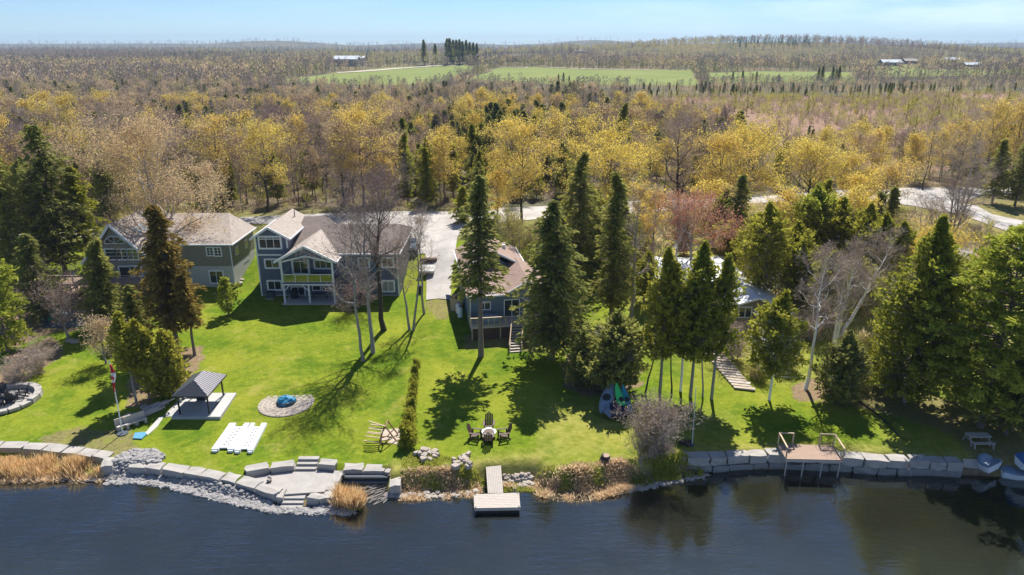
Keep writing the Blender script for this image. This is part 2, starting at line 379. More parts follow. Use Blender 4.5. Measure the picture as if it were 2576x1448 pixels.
    grass = mixc(nt, mth(nt, 'MULTIPLY', ramp(nt, noise(nt, .35, 5, .7), .57, .70), .6), grass, (.34, .30, .08))
    grass = mixc(nt, mth(nt, 'MULTIPLY', ramp(nt, noise(nt, .22, 4, .7), .46, .34), .5), grass, (.06, .13, .012))
    grass = mixc(nt, ad.outputs['Fac'], grass, olive)
    floor = mixc(nt, ramp(nt, mid, .3, .7), (.12, .085, .055), (.27, .21, .13)); floor = mixc(nt, mth(nt, 'MULTIPLY', ramp(nt, big, .45, .6), .5), floor, (.20, .20, .06))
    floor = mixc(nt, ramp(nt, far, .42, .6), floor, (.12, .115, .075))
    c = mixc(nt, sep.outputs[0], floor, grass)
    soilc = mixc(nt, ramp(nt, fine, .3, .7), (.13, .085, .05), (.34, .25, .16)); soilc = mixc(nt, ramp(nt, mid, .55, .7), soilc, (.22, .22, .05))
    c = mixc(nt, sep.outputs[1], c, soilc)
    fld = mixc(nt, noise(nt, .02, 3), (.15, .19, .06), (.26, .285, .10)); c = mixc(nt, sep.outputs[2], c, fld)
    wetc = mixc(nt, ramp(nt, mid, .3, .7), (.20, .12, .085), (.36, .25, .18)); c = mixc(nt, at.outputs['Alpha'], c, wetc)
    bedc = mixc(nt, ramp(nt, mid, .3, .7), (.10, .085, .02), (.26, .21, .06)); c = mixc(nt, ab.outputs['Fac'], c, bedc)
    h = mth(nt, 'ADD', mth(nt, 'MULTIPLY', fine, 1.0), mid)
    finish(nt, c, 1.0, bump(nt, h, .55, .14), .02)
    tag(link('ground', me), kind='structure')
build_ground()
def drape(name, poly, dz, matname, step=2.5, kind='structure', parent=None):
    bm = bmesh.new(); vs = [bm.verts.new((x, y, 0)) for x, y in poly]; bm.faces.new(vs)
    xs = [p[0] for p in poly]; ys = [p[1] for p in poly]
    k = min(xs) + step
    while k < max(xs): bmesh.ops.bisect_plane(bm, geom=bm.verts[:] + bm.edges[:] + bm.faces[:], plane_co=(k, 0, 0), plane_no=(1, 0, 0)); k += step
    k = min(ys) + step
    while k < max(ys): bmesh.ops.bisect_plane(bm, geom=bm.verts[:] + bm.edges[:] + bm.faces[:], plane_co=(0, k, 0), plane_no=(0, 1, 0)); k += step
    bmesh.ops.triangulate(bm, faces=bm.faces[:])
    X = np.array([v.co.x for v in bm.verts]); Y = np.array([v.co.y for v in bm.verts]); Z = G(X, Y)
    for v, z in zip(bm.verts, Z): v.co.z = z + dz
    bmesh.ops.recalc_face_normals(bm, faces=bm.faces[:])
    for f in bm.faces:
        if f.normal.z < 0: f.normal_flip()
    me = bpy.data.meshes.new(name); bm.to_mesh(me); bm.free(); me.materials.append(MAT[matname]); o = link(name, me, parent)
    if kind: o['kind'] = kind
    return o
def roadmat():
    m, nt, _, L = newmat('gravel_road'); MAT['gravel_road'] = m
    c = mixc(nt, ramp(nt, noise(nt, .25, 5, .65), .35, .65), (.33, .305, .28), (.48, .45, .415))
    c = mixc(nt, mth(nt, 'MULTIPLY', ramp(nt, noise(nt, .5, 3, .5, stretch=(.15, 1, 1)), .55, .7), .35), c, (.30, .27, .24))
    c = mixc(nt, mth(nt, 'MULTIPLY', ramp(nt, noise(nt, 8, 3), .5, .8), .4), c, (.62, .58, .54))
    finish(nt, c, .9, bump(nt, noise(nt, 9, 4), .3, .04), .2)
roadmat()
drape('road', ROAD, .09, 'gravel_road', 1.1)
drape('farm_lane', farpoly([(850,185.2),(960,178.6),(1100,167),(1160,165.6),(1160,164.8),(1090,165.8),(940,177),(845,183.6)], 8), .4, 'flagstone', 30)
drape('farm_lane', farpoly([(1255,170.6),(1500,175.6),(1640,177.4),(1640,176.6),(1500,174.8),(1255,169.6)], 8), .4, 'flagstone', 30)
drape('driveway', flatpoly([(2330,610),(2420,600),(2600,640),(2620,690),(2480,660),(2350,640)]), .05, 'gravel_road', 2.5)
# ---------------------------------------------------------------- water
def build_water():
    m, nt, _, L = newmat('lake_water'); MAT['lake_water'] = m
    xs = np.linspace(-75, 75, 151); ys = np.concatenate([np.arange(14, 68, .6)])
    X, Y = np.meshgrid(xs, ys); x = X.ravel(); y = Y.ravel(); nx = len(xs)
    dep = np.clip(-sdist(x, y), 0, 40)
    i = np.arange(len(ys) - 1)[:, None] * nx + np.arange(nx - 1)[None, :]; F = np.stack([i, i + 1, i + nx + 1, i + nx], -1).reshape(-1, 4)
    me = fastmesh('lake', np.stack([x, y, 0 * x], 1), F, ['lake_water'], smooth=True)
    a = me.attributes.new('depth', 'FLOAT', 'POINT'); a.data.foreach_set('value', dep.astype(np.float32))
    at = nt.nodes.new('ShaderNodeAttribute'); at.attribute_name = 'depth'
    wob = mth(nt, 'MULTIPLY', mth(nt, 'SUBTRACT', noise(nt, .12, 3), .5), 9)
    dd = mth(nt, 'ADD', at.outputs['Fac'], wob)
    f = ramp(nt, dd, 0.5, 15.0)
    murk = nt.nodes.new('ShaderNodeBsdfDiffuse'); L.new(mixc(nt, noise(nt, .05, 3), (.026, .032, .026), (.040, .044, .028)), murk.inputs[0])
    tr = nt.nodes.new('ShaderNodeBsdfTransparent'); tr.inputs[0].default_value = (.55, .48, .27, 1)
    mx = nt.nodes.new('ShaderNodeMixShader'); L.new(mth(nt, 'MAXIMUM', f, .45), mx.inputs[0]); L.new(tr.outputs[0], mx.inputs[1]); L.new(murk.outputs[0], mx.inputs[2])
    w1 = noise(nt, 1.1, 4, .6, stretch=(.55, 1.3, 1)); w2 = noise(nt, 4.5, 3, .6, stretch=(.6, 1.3, 1)); w3 = noise(nt, .22, 2, .5)
    amp = ramp(nt, w3, .38, .62)
    h = mth(nt, 'MULTIPLY', mth(nt, 'ADD', w1, mth(nt, 'MULTIPLY', w2, .35)), mth(nt, 'ADD', mth(nt, 'MULTIPLY', amp, .8), .35))
    nrm = bump(nt, h, .15, .12)
    gl = nt.nodes.new('ShaderNodeBsdfGlossy'); gl.inputs['Roughness'].default_value = .035; L.new(nrm, gl.inputs['Normal'])
    fr = nt.nodes.new('ShaderNodeFresnel'); fr.inputs[0].default_value = 2.15; w4 = noise(nt, 1.7, 5, .65, stretch=(.35, 1.5, 1)); L.new(bump(nt, mth(nt, 'ADD', mth(nt, 'MULTIPLY', w4, mth(nt, 'ADD', mth(nt, 'MULTIPLY', amp, 1.1), .3)), mth(nt, 'MULTIPLY', w2, .4)), .55, .30), fr.inputs['Normal'])
    m2 = nt.nodes.new('ShaderNodeMixShader'); L.new(fr.outputs[0], m2.inputs[0]); L.new(mx.outputs[0], m2.inputs[1]); L.new(gl.outputs[0], m2.inputs[2])
    o = nt.nodes.new('ShaderNodeOutputMaterial'); L.new(m2.outputs[0], o.inputs[0])
    tag(link('lake_water', me), kind='structure')
build_water()
# ---------------------------------------------------------------- light
SUN_EL, SUN_AZ = R(50), R(11.0)   # azimuth measured from +Y toward +X
def build_light():
    w = bpy.data.worlds.new('World'); SC.world = w; w.use_nodes = True; nt = w.node_tree; nt.nodes.clear(); L = nt.links
    sky = nt.nodes.new('ShaderNodeTexSky'); sky.sky_type = 'NISHITA'; sky.sun_disc = False; sky.sun_elevation = SUN_EL; sky.sun_rotation = SUN_AZ
    sky.altitude = 1500; sky.air_density = 1.0; sky.dust_density = .1; sky.ozone_density = 5.5
    # thin cirrus wisps
    tc = nt.nodes.new('ShaderNodeTexCoord'); mp = nt.nodes.new('ShaderNodeMapping'); mp.inputs['Scale'].default_value = (1.6, 1.6, 9); mp.inputs['Location'].default_value = (.35, .2, .1); L.new(tc.outputs['Generated'], mp.inputs[0])
    nz = nt.nodes.new('ShaderNodeTexNoise'); nz.inputs['Scale'].default_value = 2.2; nz.inputs['Detail'].default_value = 6; nz.inputs['Roughness'].default_value = .55; L.new(mp.outputs[0], nz.inputs['Vector'])
    sx = nt.nodes.new('ShaderNodeSeparateXYZ'); L.new(tc.outputs['Generated'], sx.inputs[0]); f = mth(nt, 'MULTIPLY', ramp(nt, nz.outputs['Fac'], .50, .64), mth(nt, 'ADD', .15, ramp(nt, sx.outputs[0], .05, .5)))
    mx = mixc(nt, mth(nt, 'MULTIPLY', f, .5), sky.outputs[0], (11, 11.5, 12))
    vm = nt.nodes.new('ShaderNodeVectorMath'); vm.operation = 'MULTIPLY'; vm.inputs[1].default_value = (.87, .98, 1.14); L.new(mx, vm.inputs[0]); bg = nt.nodes.new('ShaderNodeBackground'); bg.inputs[1].default_value = SKY_STRENGTH; L.new(vm.outputs[0], bg.inputs[0])
    o = nt.nodes.new('ShaderNodeOutputWorld'); L.new(bg.outputs[0], o.inputs[0])
    s = bpy.data.lights.new('sun', 'SUN'); s.energy = SUN_STRENGTH; s.angle = R(.5); s.color = (1, .955, .88); so = bpy.data.objects.new('sun', s); COL.objects.link(so)
    d = Vector((math.sin(SUN_AZ) * math.cos(SUN_EL), math.cos(SUN_AZ) * math.cos(SUN_EL), math.sin(SUN_EL)))
    so.rotation_euler = d.to_track_quat('Z', 'Y').to_euler(); so.location = (0, 60, 80)
SKY_STRENGTH, SUN_STRENGTH = .063, 5.0
build_light()
SC.view_settings.view_transform = 'Standard'; SC.view_settings.look = 'None'; SC.view_settings.exposure = .76; SC.view_settings.gamma = 1
SC.render.engine = 'CYCLES'; SC.cycles.max_bounces = 6; SC.cycles.transparent_max_bounces = 12; SC.cycles.volume_bounces = 0; SC.cycles.use_denoising = True
SC.render.film_transparent = False
def build_haze():
    m, nt, _, L = newmat('haze'); MAT['haze'] = m
    p = nt.nodes.new('ShaderNodeVolumePrincipled'); p.inputs['Color'].default_value = (.48, .70, 1.0, 1); p.inputs['Density'].default_value = .00010
    o = nt.nodes.new('ShaderNodeOutputMaterial'); L.new(p.outputs[0], o.inputs['Volume'])
    MB().box(-7500, 7500, -30, 7400, -6, 112).build('haze', 'haze')['kind'] = 'stuff'
    bpy.data.objects['haze'].display_type = 'WIRE'
build_haze()
# ---------------------------------------------------------------- tree shapes (numpy)
def tubes(segs, n=4, blade=False):
    S = np.array(segs, float)
    if len(S) == 0: return np.zeros((0, 3)), np.zeros((0, 4), int)
    p0, p1, r0, r1 = S[:, :3], S[:, 3:6], S[:, 6], S[:, 7]
    d = p1 - p0; d /= np.maximum(np.linalg.norm(d, axis=1, keepdims=True), 1e-6)
    ref = np.where(np.abs(d[:, 2:3]) > .9, np.array([[1., 0, 0]]), np.array([[0, 0, 1.]]))
    u = np.cross(d, ref); u /= np.linalg.norm(u, axis=1, keepdims=True); v = np.cross(d, u)
    k = len(S); a = np.arange(n) * 2 * np.pi / n
    ring = u[:, None, :] * np.cos(a)[None, :, None] + v[:, None, :] * np.sin(a)[None, :, None]
    V = np.concatenate([p0[:, None] + ring * r0[:, None, None], p1[:, None] + ring * r1[:, None, None]], 1).reshape(-1, 3)
    b = np.arange(k)[:, None] * 2 * n; i = np.arange(n)[None, :]; j = (i + 1) % n
    F = np.stack([b + i, b + j, b + n + j, b + n + i], -1).reshape(-1, 4)
    return V, F
def cards(C, A, B):  # diamond quads: centre, half axes
    k = len(C); V = np.stack([C - A, C + B, C + A, C - B], 1).reshape(-1, 3); F = np.arange(k * 4).reshape(-1, 4); return V, F
def unit(r, k):
    d = r.normal(size=(k, 3)); return d / np.linalg.norm(d, axis=1, keepdims=True)
def rotv(d, ax, a): return d * math.cos(a) + np.cross(ax, d) * math.sin(a) + ax * (ax @ d) * (1 - math.cos(a))
def decid(seed, h, w, cb=.25, nl=12, kids=(5, 5, 3), leaves=0, lsize=.16, stems=1, lean=(0, 0), up=.35, twig=1.0, spreadleaf=.35, r0=None, curve=.2, topfrac=1.0, vase=0):
    """returns trunk arrays (trunk + limbs), crown arrays (twigs, leaves)"""
    r = np.random.default_rng(seed); TR = []; TW = []; tips = []
    r0 = r0 or h * .014 + .06
    def grow(p, d, L, rad, lvl):
        ns = 4 if lvl <= 1 else 3; pts = [p]; q = p.copy(); dd = d.copy(); st = L / ns; rr = rad
        for k in range(ns):
            dd = dd + r.normal(size=3) * (.16 + curve * .3) + np.array([0, 0, up * .35]); dd /= np.linalg.norm(dd)
            nq = q + dd * st; r1 = rad * (1 - (k + 1) / ns * .75)
            (TR if lvl <= 1 else TW).append([*q, *nq, rr, r1]); q = nq; rr = r1; pts.append(q)
        if lvl >= len(kids): tips.append((pts[-2], pts[-1])); return
        n = kids[lvl]
        for k in range(n):
            t = .28 + .72 * (k + r.random() * .8) / n; t = min(t, .99); a = int(t * ns); f = t * ns - a; b0 = pts[a] * (1 - f) + pts[min(a + 1, ns)] * f
            ax = r.normal(size=3); ax -= ax @ dd * dd; ax /= np.linalg.norm(ax)
            nd = rotv(dd, ax, r.uniform(.45, .95)); nd[2] += up * .3; nd /= np.linalg.norm(nd)
            grow(b0, nd, L * r.uniform(.42, .66), max(.008, rad * (1 - .7 * t) * .6), lvl + 1)
    for s in range(stems):
        base = np.array([0., 0, -.3]); dirn = np.array([lean[0], lean[1], 1.0])
        if stems > 1:
            a = s * 2.4 + seed; dirn += np.array([math.cos(a), math.sin(a), 0]) * (.22 if h < 7 else .10); base += np.array([math.cos(a), math.sin(a), 0]) * .25
        dirn /= np.linalg.norm(dirn); H = h * (1 if s == 0 else r.uniform(.75, .95)); ns = 9; q = base; dd = dirn; pts = [q]; rr = r0 * 1.25
        for k in range(ns):
            dd = dirn + r.normal(size=3) * np.array([.07, .07, 0]); dd /= np.linalg.norm(dd); nq = q + dd * (H * topfrac + .3) / ns; r1 = r0 * max(.08, (1 - (k + 1) / ns)) ** .8
            TR.append([*q, *nq, rr, r1]); q = nq; rr = r1; pts.append(q)
        for k in range(nl):
            t = cb + (1 - cb) * ((k + r.random()) / nl); fa = t * ns; a = min(int(fa), ns - 1); f = fa - a; b0 = pts[a] * (1 - f) + pts[a + 1] * f
            az = k * 2.4 + seed + r.normal() * .3; rel = (t - cb) / (1 - cb)
            prof = (.55 + .75 * rel) if vase else math.sin(math.pi * (.22 + .70 * rel)) ** .8
            el = r.uniform(.35, .75) + .5 * rel
            nd = np.array([math.cos(az) * math.cos(el), math.sin(az) * math.cos(el), math.sin(el)])
            L = w / 2 * prof * r.uniform(.75, 1.1) / max(.55, math.cos(el)) * .85
            grow(b0, nd, L, max(.02, r0 * (1 - t) * .65 + .012), 1)
    S = np.array(TW) if TW else np.zeros((0, 8)); S[:, 6:] *= twig; TR = np.array(TR)
    T = np.array([np.concatenate(t) for t in tips]); zt = np.percentile(T[:, 5], 98); sz = h * .97 / zt
    lx = lean[0] * T[:, 5]; rad = np.percentile(np.hypot(T[:, 3] - lx, T[:, 4]), 88); sx = (w * .5) / rad
    for A_ in (TR, S):
        for o_ in (0, 3):
            A_[:, o_ + 2] *= sz; q_ = lean[0] * A_[:, o_ + 2] / sz; k_ = sx + (1 - sx) * np.exp(-(np.hypot(A_[:, o_] - q_, A_[:, o_ + 1]) / (.05 * w + .1)) ** 2) * 0
            A_[:, o_] = lean[0] * A_[:, o_ + 2] + (A_[:, o_] - q_) * k_; A_[:, o_ + 1] *= k_
    for o_ in (0, 3): q_ = lean[0] * T[:, o_ + 2]; T[:, o_ + 2] *= sz; T[:, o_] = lean[0] * T[:, o_ + 2] + (T[:, o_] - q_) * sx; T[:, o_ + 1] *= sx
    V, F = tubes(TR, 5); trunk = (V, F, r.random(len(V)) * 0)
    V1, F1 = tubes(S, 3); F1m = np.zeros(len(F1), int)
    # fine twigs: slivers fanning from each tip
    nf = 3; C0 = np.repeat(T[:, 3:6], nf, 0); D = np.repeat(T[:, 3:6] - T[:, :3], nf, 0); D /= np.maximum(np.linalg.norm(D, axis=1, keepdims=True), 1e-6)
    D = D + r.normal(size=D.shape) * .55; D /= np.linalg.norm(D, axis=1, keepdims=True); ln = r.uniform(.25, .6, (len(D), 1)) * (h / 15) ** .5
    side = np.cross(D, unit(r, len(D))); side /= np.maximum(np.linalg.norm(side, axis=1, keepdims=True), 1e-6)
    V2, F2 = cards(C0 + D * ln / 2, D * ln / 2, side * .011 * twig)
    V = np.concatenate([V1, V2]); F = np.concatenate([F1, F2 + len(V1)]); mi = np.zeros(len(F), int); tint = r.random(len(V))
    if leaves:
        leaves = int(leaves * 1.7); lsize = lsize * .70
        ix = r.integers(0, len(T), leaves); t = r.uniform(-.6, 1.5, (leaves, 1)); C = T[ix, :3] * (1 - t) + T[ix, 3:6] * t + r.normal(size=(leaves, 3)) * spreadleaf * np.array([1, 1, .8])
        s = lsize * r.uniform(.5, 1.2, (leaves, 1)); A = unit(r, leaves); B = np.cross(A, unit(r, leaves)); B /= np.maximum(np.linalg.norm(B, axis=1, keepdims=True), 1e-6)
        V3, F3 = cards(C, A * s, B * s * .6); cl = r.random(len(T)); tt = np.clip(cl[ix] * .6 + r.random(leaves) * .4, 0, 1)
        F = np.concatenate([F, F3 + len(V)]); V = np.concatenate([V, V3]); mi = np.concatenate([mi, np.ones(len(F3), int)]); tint = np.concatenate([tint, np.repeat(tt, 4)])
    return trunk, (V, F, mi, tint)
def conif(seed, h, w, cb=.1, style='spruce', dens=1.0, size=1.0, cstop=None):
    r = np.random.default_rng(seed); TR = []; C = []; A = []; B = []; TT = []
    r0 = h * .013 + .05 if style != 'cedar' else h * .008 + .04; w = w * {'spruce': 1.32, 'cedar': 1.22, 'pine': 1.05}[style]; ns = 8; q = np.array([0., 0, -.3]); pts = [q]; rr = r0 * 1.2
    for k in range(ns):
        nq = np.array([r.normal() * .05 * k * .5, r.normal() * .05 * k * .5, h * .985 * (k + 1) / ns]); r1 = r0 * (1 - (k + 1) / ns) + .015
        TR.append([*q, *nq, rr, r1]); q = nq; rr = r1; pts.append(q)
    P = np.array(pts)
    def at(z): return np.array([np.interp(z, P[:, 2], P[:, 0]), np.interp(z, P[:, 2], P[:, 1]), z])
    gap = {'spruce': .42, 'cedar': .30, 'pine': .62}[style] * (h / 15) ** .4 / dens ** .5
    z = h * cb; lev = 0; ph = r.random() * 6
    while z < h * .985:
        t = (z / h - cb) / (1 - cb)
        if style == 'spruce': R_ = w / 2 * (1 - t) ** .72 * (.55 + .45 * min(1, t / .12)) + .12
        elif style == 'cedar': R_ = w / 2 * (math.sin(math.pi * min(1, .25 + .75 * t)) ** .6 * (1 - t * .25)) * (1 if t < .75 else (1 - t) / .25 * .85 + .15) + .08
        else: R_ = w / 2 * (.65 + .35 * math.sin(math.pi * min(1, t * 1.1))) * (1 if t < .6 else .2 + .8 * ((1 - t) / .4) ** .7)
        nb = max(4, int({'spruce': 9, 'cedar': 10, 'pine': 6}[style] * dens ** .5))
        for b in range(nb):
            az = ph + lev * 2.1 + b * 2 * math.pi / nb + r.normal() * .25
            gapn = .5 + .5 * math.sin(az * 2 + z * .9 + seed) * math.sin(z * 1.7 + seed * 2 + az)
            L = R_ * r.uniform(.45, 1.25) * (.66 + .5 * gapn)
            if r.random() < (.13 if style != 'pine' else .16): continue
            dr = {'spruce': -.28 + .55 * t, 'cedar': .45, 'pine': .12 + .3 * t}[style] + r.normal() * .08
            o = at(z); hd = np.array([math.cos(az), math.sin(az), 0]); sg = np.array([-math.sin(az), math.cos(az), 0])
            end = o + hd * L + np.array([0, 0, L * dr * (.7 if style == 'cedar' else .6)])
            if L > .9: TR.append([*o, *end, .018 + L * .009, .008])
            m = max(2, int(L / (.42 * size) * dens ** .3)); u = (np.arange(m) + r.random(m)) / m
            u = .12 + .9 * u if style != 'pine' else .35 + .68 * u
            if style == 'cedar': u = u ** .6
            for uu in u:
                c0 = o + (end - o) * uu + np.array([0, 0, .18 * L * math.sin(math.pi * uu) * (1 if style == 'spruce' else .3)])
                if m > 2 and math.sin(c0[0] * 2.1 + seed) * math.sin(c0[1] * 2.3 + seed * 2) * math.sin(c0[2] * 1.9 + seed * 3) < -.14: continue
                wd = (.12 + .34 * L * (uu * (1.15 - uu)) ) * (1 if style != 'cedar' else .75)
                nq_ = {'spruce': 5, 'cedar': 5, 'pine': 8}[style]
                for _ in range(nq_):
                    s_ = r.uniform(-1, 1); c = c0 + sg * s_ * wd + r.normal(size=3) * np.array([.07, .07, .10 if style != 'cedar' else .2])
                    if style == 'spruce': dv = hd + sg * s_ * .8 + r.normal(size=3) * .3 + np.array([0, 0, -.25]); la, lb = .30, .10
                    elif style == 'cedar': dv = hd * .5 + r.normal(size=3) * .45 + np.array([0, 0, .45]); la, lb = .24, .10
                    else: dv = hd * .8 + sg * s_ * .7 + r.normal(size=3) * .55 + np.array([0, 0, .35]); la, lb = .30, .085; c = c + np.array([0, 0, r.uniform(-.05, .25)])
                    dv /= np.linalg.norm(dv); C.append(c); k_ = r.uniform(.7, 1.3) * size; A.append(dv * la * k_); B.append((lb * k_, r.random() * 3))
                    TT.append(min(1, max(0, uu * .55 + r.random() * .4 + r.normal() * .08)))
        z += gap * (1 - .45 * t) * r.uniform(.85, 1.15); lev += 1
    C = np.array(C); A = np.array(A); Bb = np.array([b[0] for b in B]); th = np.array([b[1] for b in B])
    side = np.cross(A, unit(r, len(A))); side /= np.maximum(np.linalg.norm(side, axis=1, keepdims=True), 1e-6)
    V3, F3 = cards(C, A, side * Bb[:, None]); V, F = tubes(TR, 5)
    return (V, F, V[:, 0] * 0), (V3, F3, np.zeros(len(F3), int), np.repeat(np.array(TT), 4))
def make_tree(name, data, bark, crownmats, label=None, cat='tree', group=None, crown='crown', trunkname='trunk'):
    tr, cr = data; root = thing(name, label, cat, (0, 0, 0), group)
    link(trunkname, fastmesh(trunkname, tr[0], tr[1], [bark], smooth=True), root)
    if len(cr[1]): link(crown, fastmesh(crown, cr[0], cr[1], crownmats, cr[2], cr[3]), root)
    return root
PROTO = {}; USED = set()
COUNTS = {}
def proto(key, fn):
    if key not in PROTO: PROTO[key] = fn()
    return PROTO[key]
def place(key, loc, rz=0, sc=1.0, label=None, group=None, name=None):
    r = PROTO[key][0]
    if key in USED: r = copy_thing(r, loc, rz, sc, label, group)
    else:
        USED.add(key); r.location = loc; r.rotation_euler = (0, 0, rz); r.scale = (sc, sc, sc) if not isinstance(sc, tuple) else sc
        if label: r['label'] = label
        if group: r['group'] = group
    if name: r.name = name
    return r
def measure(bu, bv, tv, wpx=None, left=None):
    """base pixel + top pixel row -> location, height, width in metres"""
    p = PG(bu, bv); top = PY(bu, tv, p.y); h = top.z - p.z
    zd = (p - CAM).dot(FWD) - h * .3 * math.sin(TH); w = wpx * zd / CF if wpx else None
    return p, h, w
SEED = [100]
def tree_at(kind, bu, bv, tv, wpx, label, name=None, tu=None, group=None, **kw):
    """a hand-placed tree standing at a given spot with its own shape"""
    p, h, w = measure(bu, bv, tv, wpx); SEED[0] += 1; sd = SEED[0]
    if tu is not None: kw['lean'] = ((PY(tu, tv, p.y).x - p.x) / h, 0)
    if kind in ('spruce', 'cedar', 'pine', 'rust'):
        st = 'spruce' if kind == 'rust' else kind; kw.pop('lean', None)
        mt = {'spruce': 'needle_spruce', 'cedar': 'needle_cedar', 'pine': 'needle_pine', 'rust': 'needle_rust'}[kind]
        mt = kw.pop('mat', mt); bark = kw.pop('bark', 'bark_grey' if kind == 'cedar' else 'bark')
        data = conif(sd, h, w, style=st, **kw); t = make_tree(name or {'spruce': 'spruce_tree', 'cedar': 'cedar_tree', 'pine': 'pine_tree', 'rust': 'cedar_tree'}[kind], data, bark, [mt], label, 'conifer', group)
    else:
        bark = kw.pop('bark', 'bark_grey'); tw = kw.pop('twigmat', 'twig'); mt = kw.pop('mat', 'bud_yellow'); cat = kw.pop('cat', 'tree')
        data = decid(sd, h, w, **kw); t = make_tree(name or 'bare_tree', data, bark, [tw, mt], label, cat, group)
    t.location = p; COUNTS[t.name.split('.')[0]] = COUNTS.get(t.name.split('.')[0], 0) + 1
    return t
BIGK = dict(kids=(0, 5, 5, 3))
YK = dict(kids=(0, 5, 5, 2), leaves=5200, lsize=.17)
# ---- trees of the left-hand lot
tree_at('spruce', 62, 742, 372, 165, 'tall dark spruce at the left edge of the photo, behind the bright pine', cb=.08)
tree_at('spruce', 168, 700, 312, 190, 'tallest dark spruce left of the arched-window house', cb=.10)
tree_at('spruce', 5, 715, 352, 150, 'dark spruce cut off by the left edge of the photo', cb=.1)
tree_at('spruce', 226, 672, 420, 105, 'slim olive-green spruce closest to the arched-window house roof', cb=.22, mat='needle_cedar')
tree_at('spruce', 118, 690, 430, 120, 'shorter spruce squeezed between the two tall spruces on the left', cb=.12)
tree_at('spruce', 110, 800, 590, 120, 'dark spruce shading the paved terrace left of the green chair', cb=.05)
tree_at('pine', 22, 885, 640, 150, 'bright green layered pine at the left edge above the garden bed', cb=.06, dens=1.5)
tree_at('spruce', 274, 822, 602, 104, 'dense dark spruce in front of the arched-window house', cb=.03, dens=1.4)
tree_at('spruce', 350, 850, 720, 80, 'small dark spruce just right of the dense spruce before the arched-window house', cb=.05)
tree_at('rust', 447, 880, 512, 140, 'rust-brown cedar tree hiding the middle of the arched-window house', cb=.16, dens=1.5)
tree_at('rust', 490, 895, 690, 60, 'short rust-brown cedar with bare lower trunk on the lawn side', cb=.38)
tree_at('cedar', 343, 1012, 790, 62, 'thin green cedar with a bare grey trunk behind the flagpole', cb=.36)
tree_at('cedar', 376, 1003, 810, 62, 'green cedar with bare lower trunk, between the flagpole and the gazebo', cb=.30)
tree_at('cedar', 437, 996, 835, 84, 'bushy green cedar directly behind the gazebo', cb=.05, dens=1.2)
tree_at('cedar', 405, 1000, 850, 70, 'low dark cedar left of the gazebo roof', cb=.06)
tree_at('budded', 268, 915, 800, 80, 'small rust-orange budding tree at the edge of the left lawn', name='budding_tree', cb=.12, kids=(0, 4, 4, 3), nl=14, leaves=2200, lsize=.12, mat='bud_orange', cat='small tree')
tree_at('pine', 575, 793, 704, 62, 'small young pine alone on the lawn left of the slate-blue house', cb=.12, size=.8, dens=1.4)
tree_at('bare', 172, 850, 672, 150, 'low spreading bare tree beside the green chair', cb=.3, nl=13, kids=(0, 6, 5, 3), twigmat='twig_mauve', bark='bark_grey', vase=1, twig=1.3, cat='small tree')
tree_at('bare', 45, 965, 896, 80, 'brown leafless bush above the stone fire circle', name='bare_bush', cb=.05, nl=12, kids=(0, 5, 4, 3), stems=3, vase=1, r0=.05, cat='bush')
tree_at('bare', 92, 938, 862, 80, 'brown leafless bush right of the boulder in the garden bed', name='bare_bush', cb=.05, nl=12, kids=(0, 5, 4, 3), stems=3, vase=1, r0=.05, cat='bush')
tree_at('budded', 428, 690, 285, 300, 'huge orange-budding tree rising above the arched-window house', name='budding_tree', cb=.08, nl=20, kids=(0, 6, 5, 3), leaves=15000, lsize=.17, mat='bud_orange', up=.3, spreadleaf=.45, r0=.38)
tree_at('budded', 530, 585, 400, 120, 'orange-budding tree rising behind the beige-roofed wing', name='budding_tree', cb=.2, nl=12, kids=(0, 5, 5, 3), leaves=3000, lsize=.16, mat='bud_orange')
# ---- bare trees on the middle lawn
tree_at('bare', 915, 908, 520, 130, 'leftmost bare tree on the lawn before the slate-blue house', cb=.42, nl=12, kids=(0, 5, 4, 3), tu=868, r0=.19, twig=1.2)
tree_at('bare', 938, 888, 412, 175, 'tall bare tree second from left before the slate-blue house', cb=.4, nl=16, kids=(0, 5, 5, 3), tu=925, r0=.24, twigmat='twig_mauve', twig=1.2)
tree_at('bare', 966, 832, 392, 200, 'thickest dark bare tree before the right end of the slate-blue house', cb=.45, nl=18, kids=(0, 5, 5, 3), tu=978, r0=.33, bark='bark_dark', twigmat='twig_mauve', twig=1.2)
tree_at('bare', 1035, 832, 540, 95, 'slim bare tree with a forked trunk right of the slate-blue house', cb=.45, nl=10, kids=(0, 5, 4, 3), stems=2, r0=.17, tu=1022)
tree_at('bare', 1068, 790, 510, 95, 'slim bare tree nearest to the gravel driveway', cb=.4, nl=10, kids=(0, 5, 4, 3), r0=.17, tu=1060)
tree_at('bare', 905, 775, 690, 130, 'low mauve-twigged bare tree against the wall of the slate-blue house', cb=.1, nl=14, kids=(0, 5, 5, 3), stems=2, vase=1, r0=.07, twigmat='twig_mauve', twig=1.4, cat='small tree')
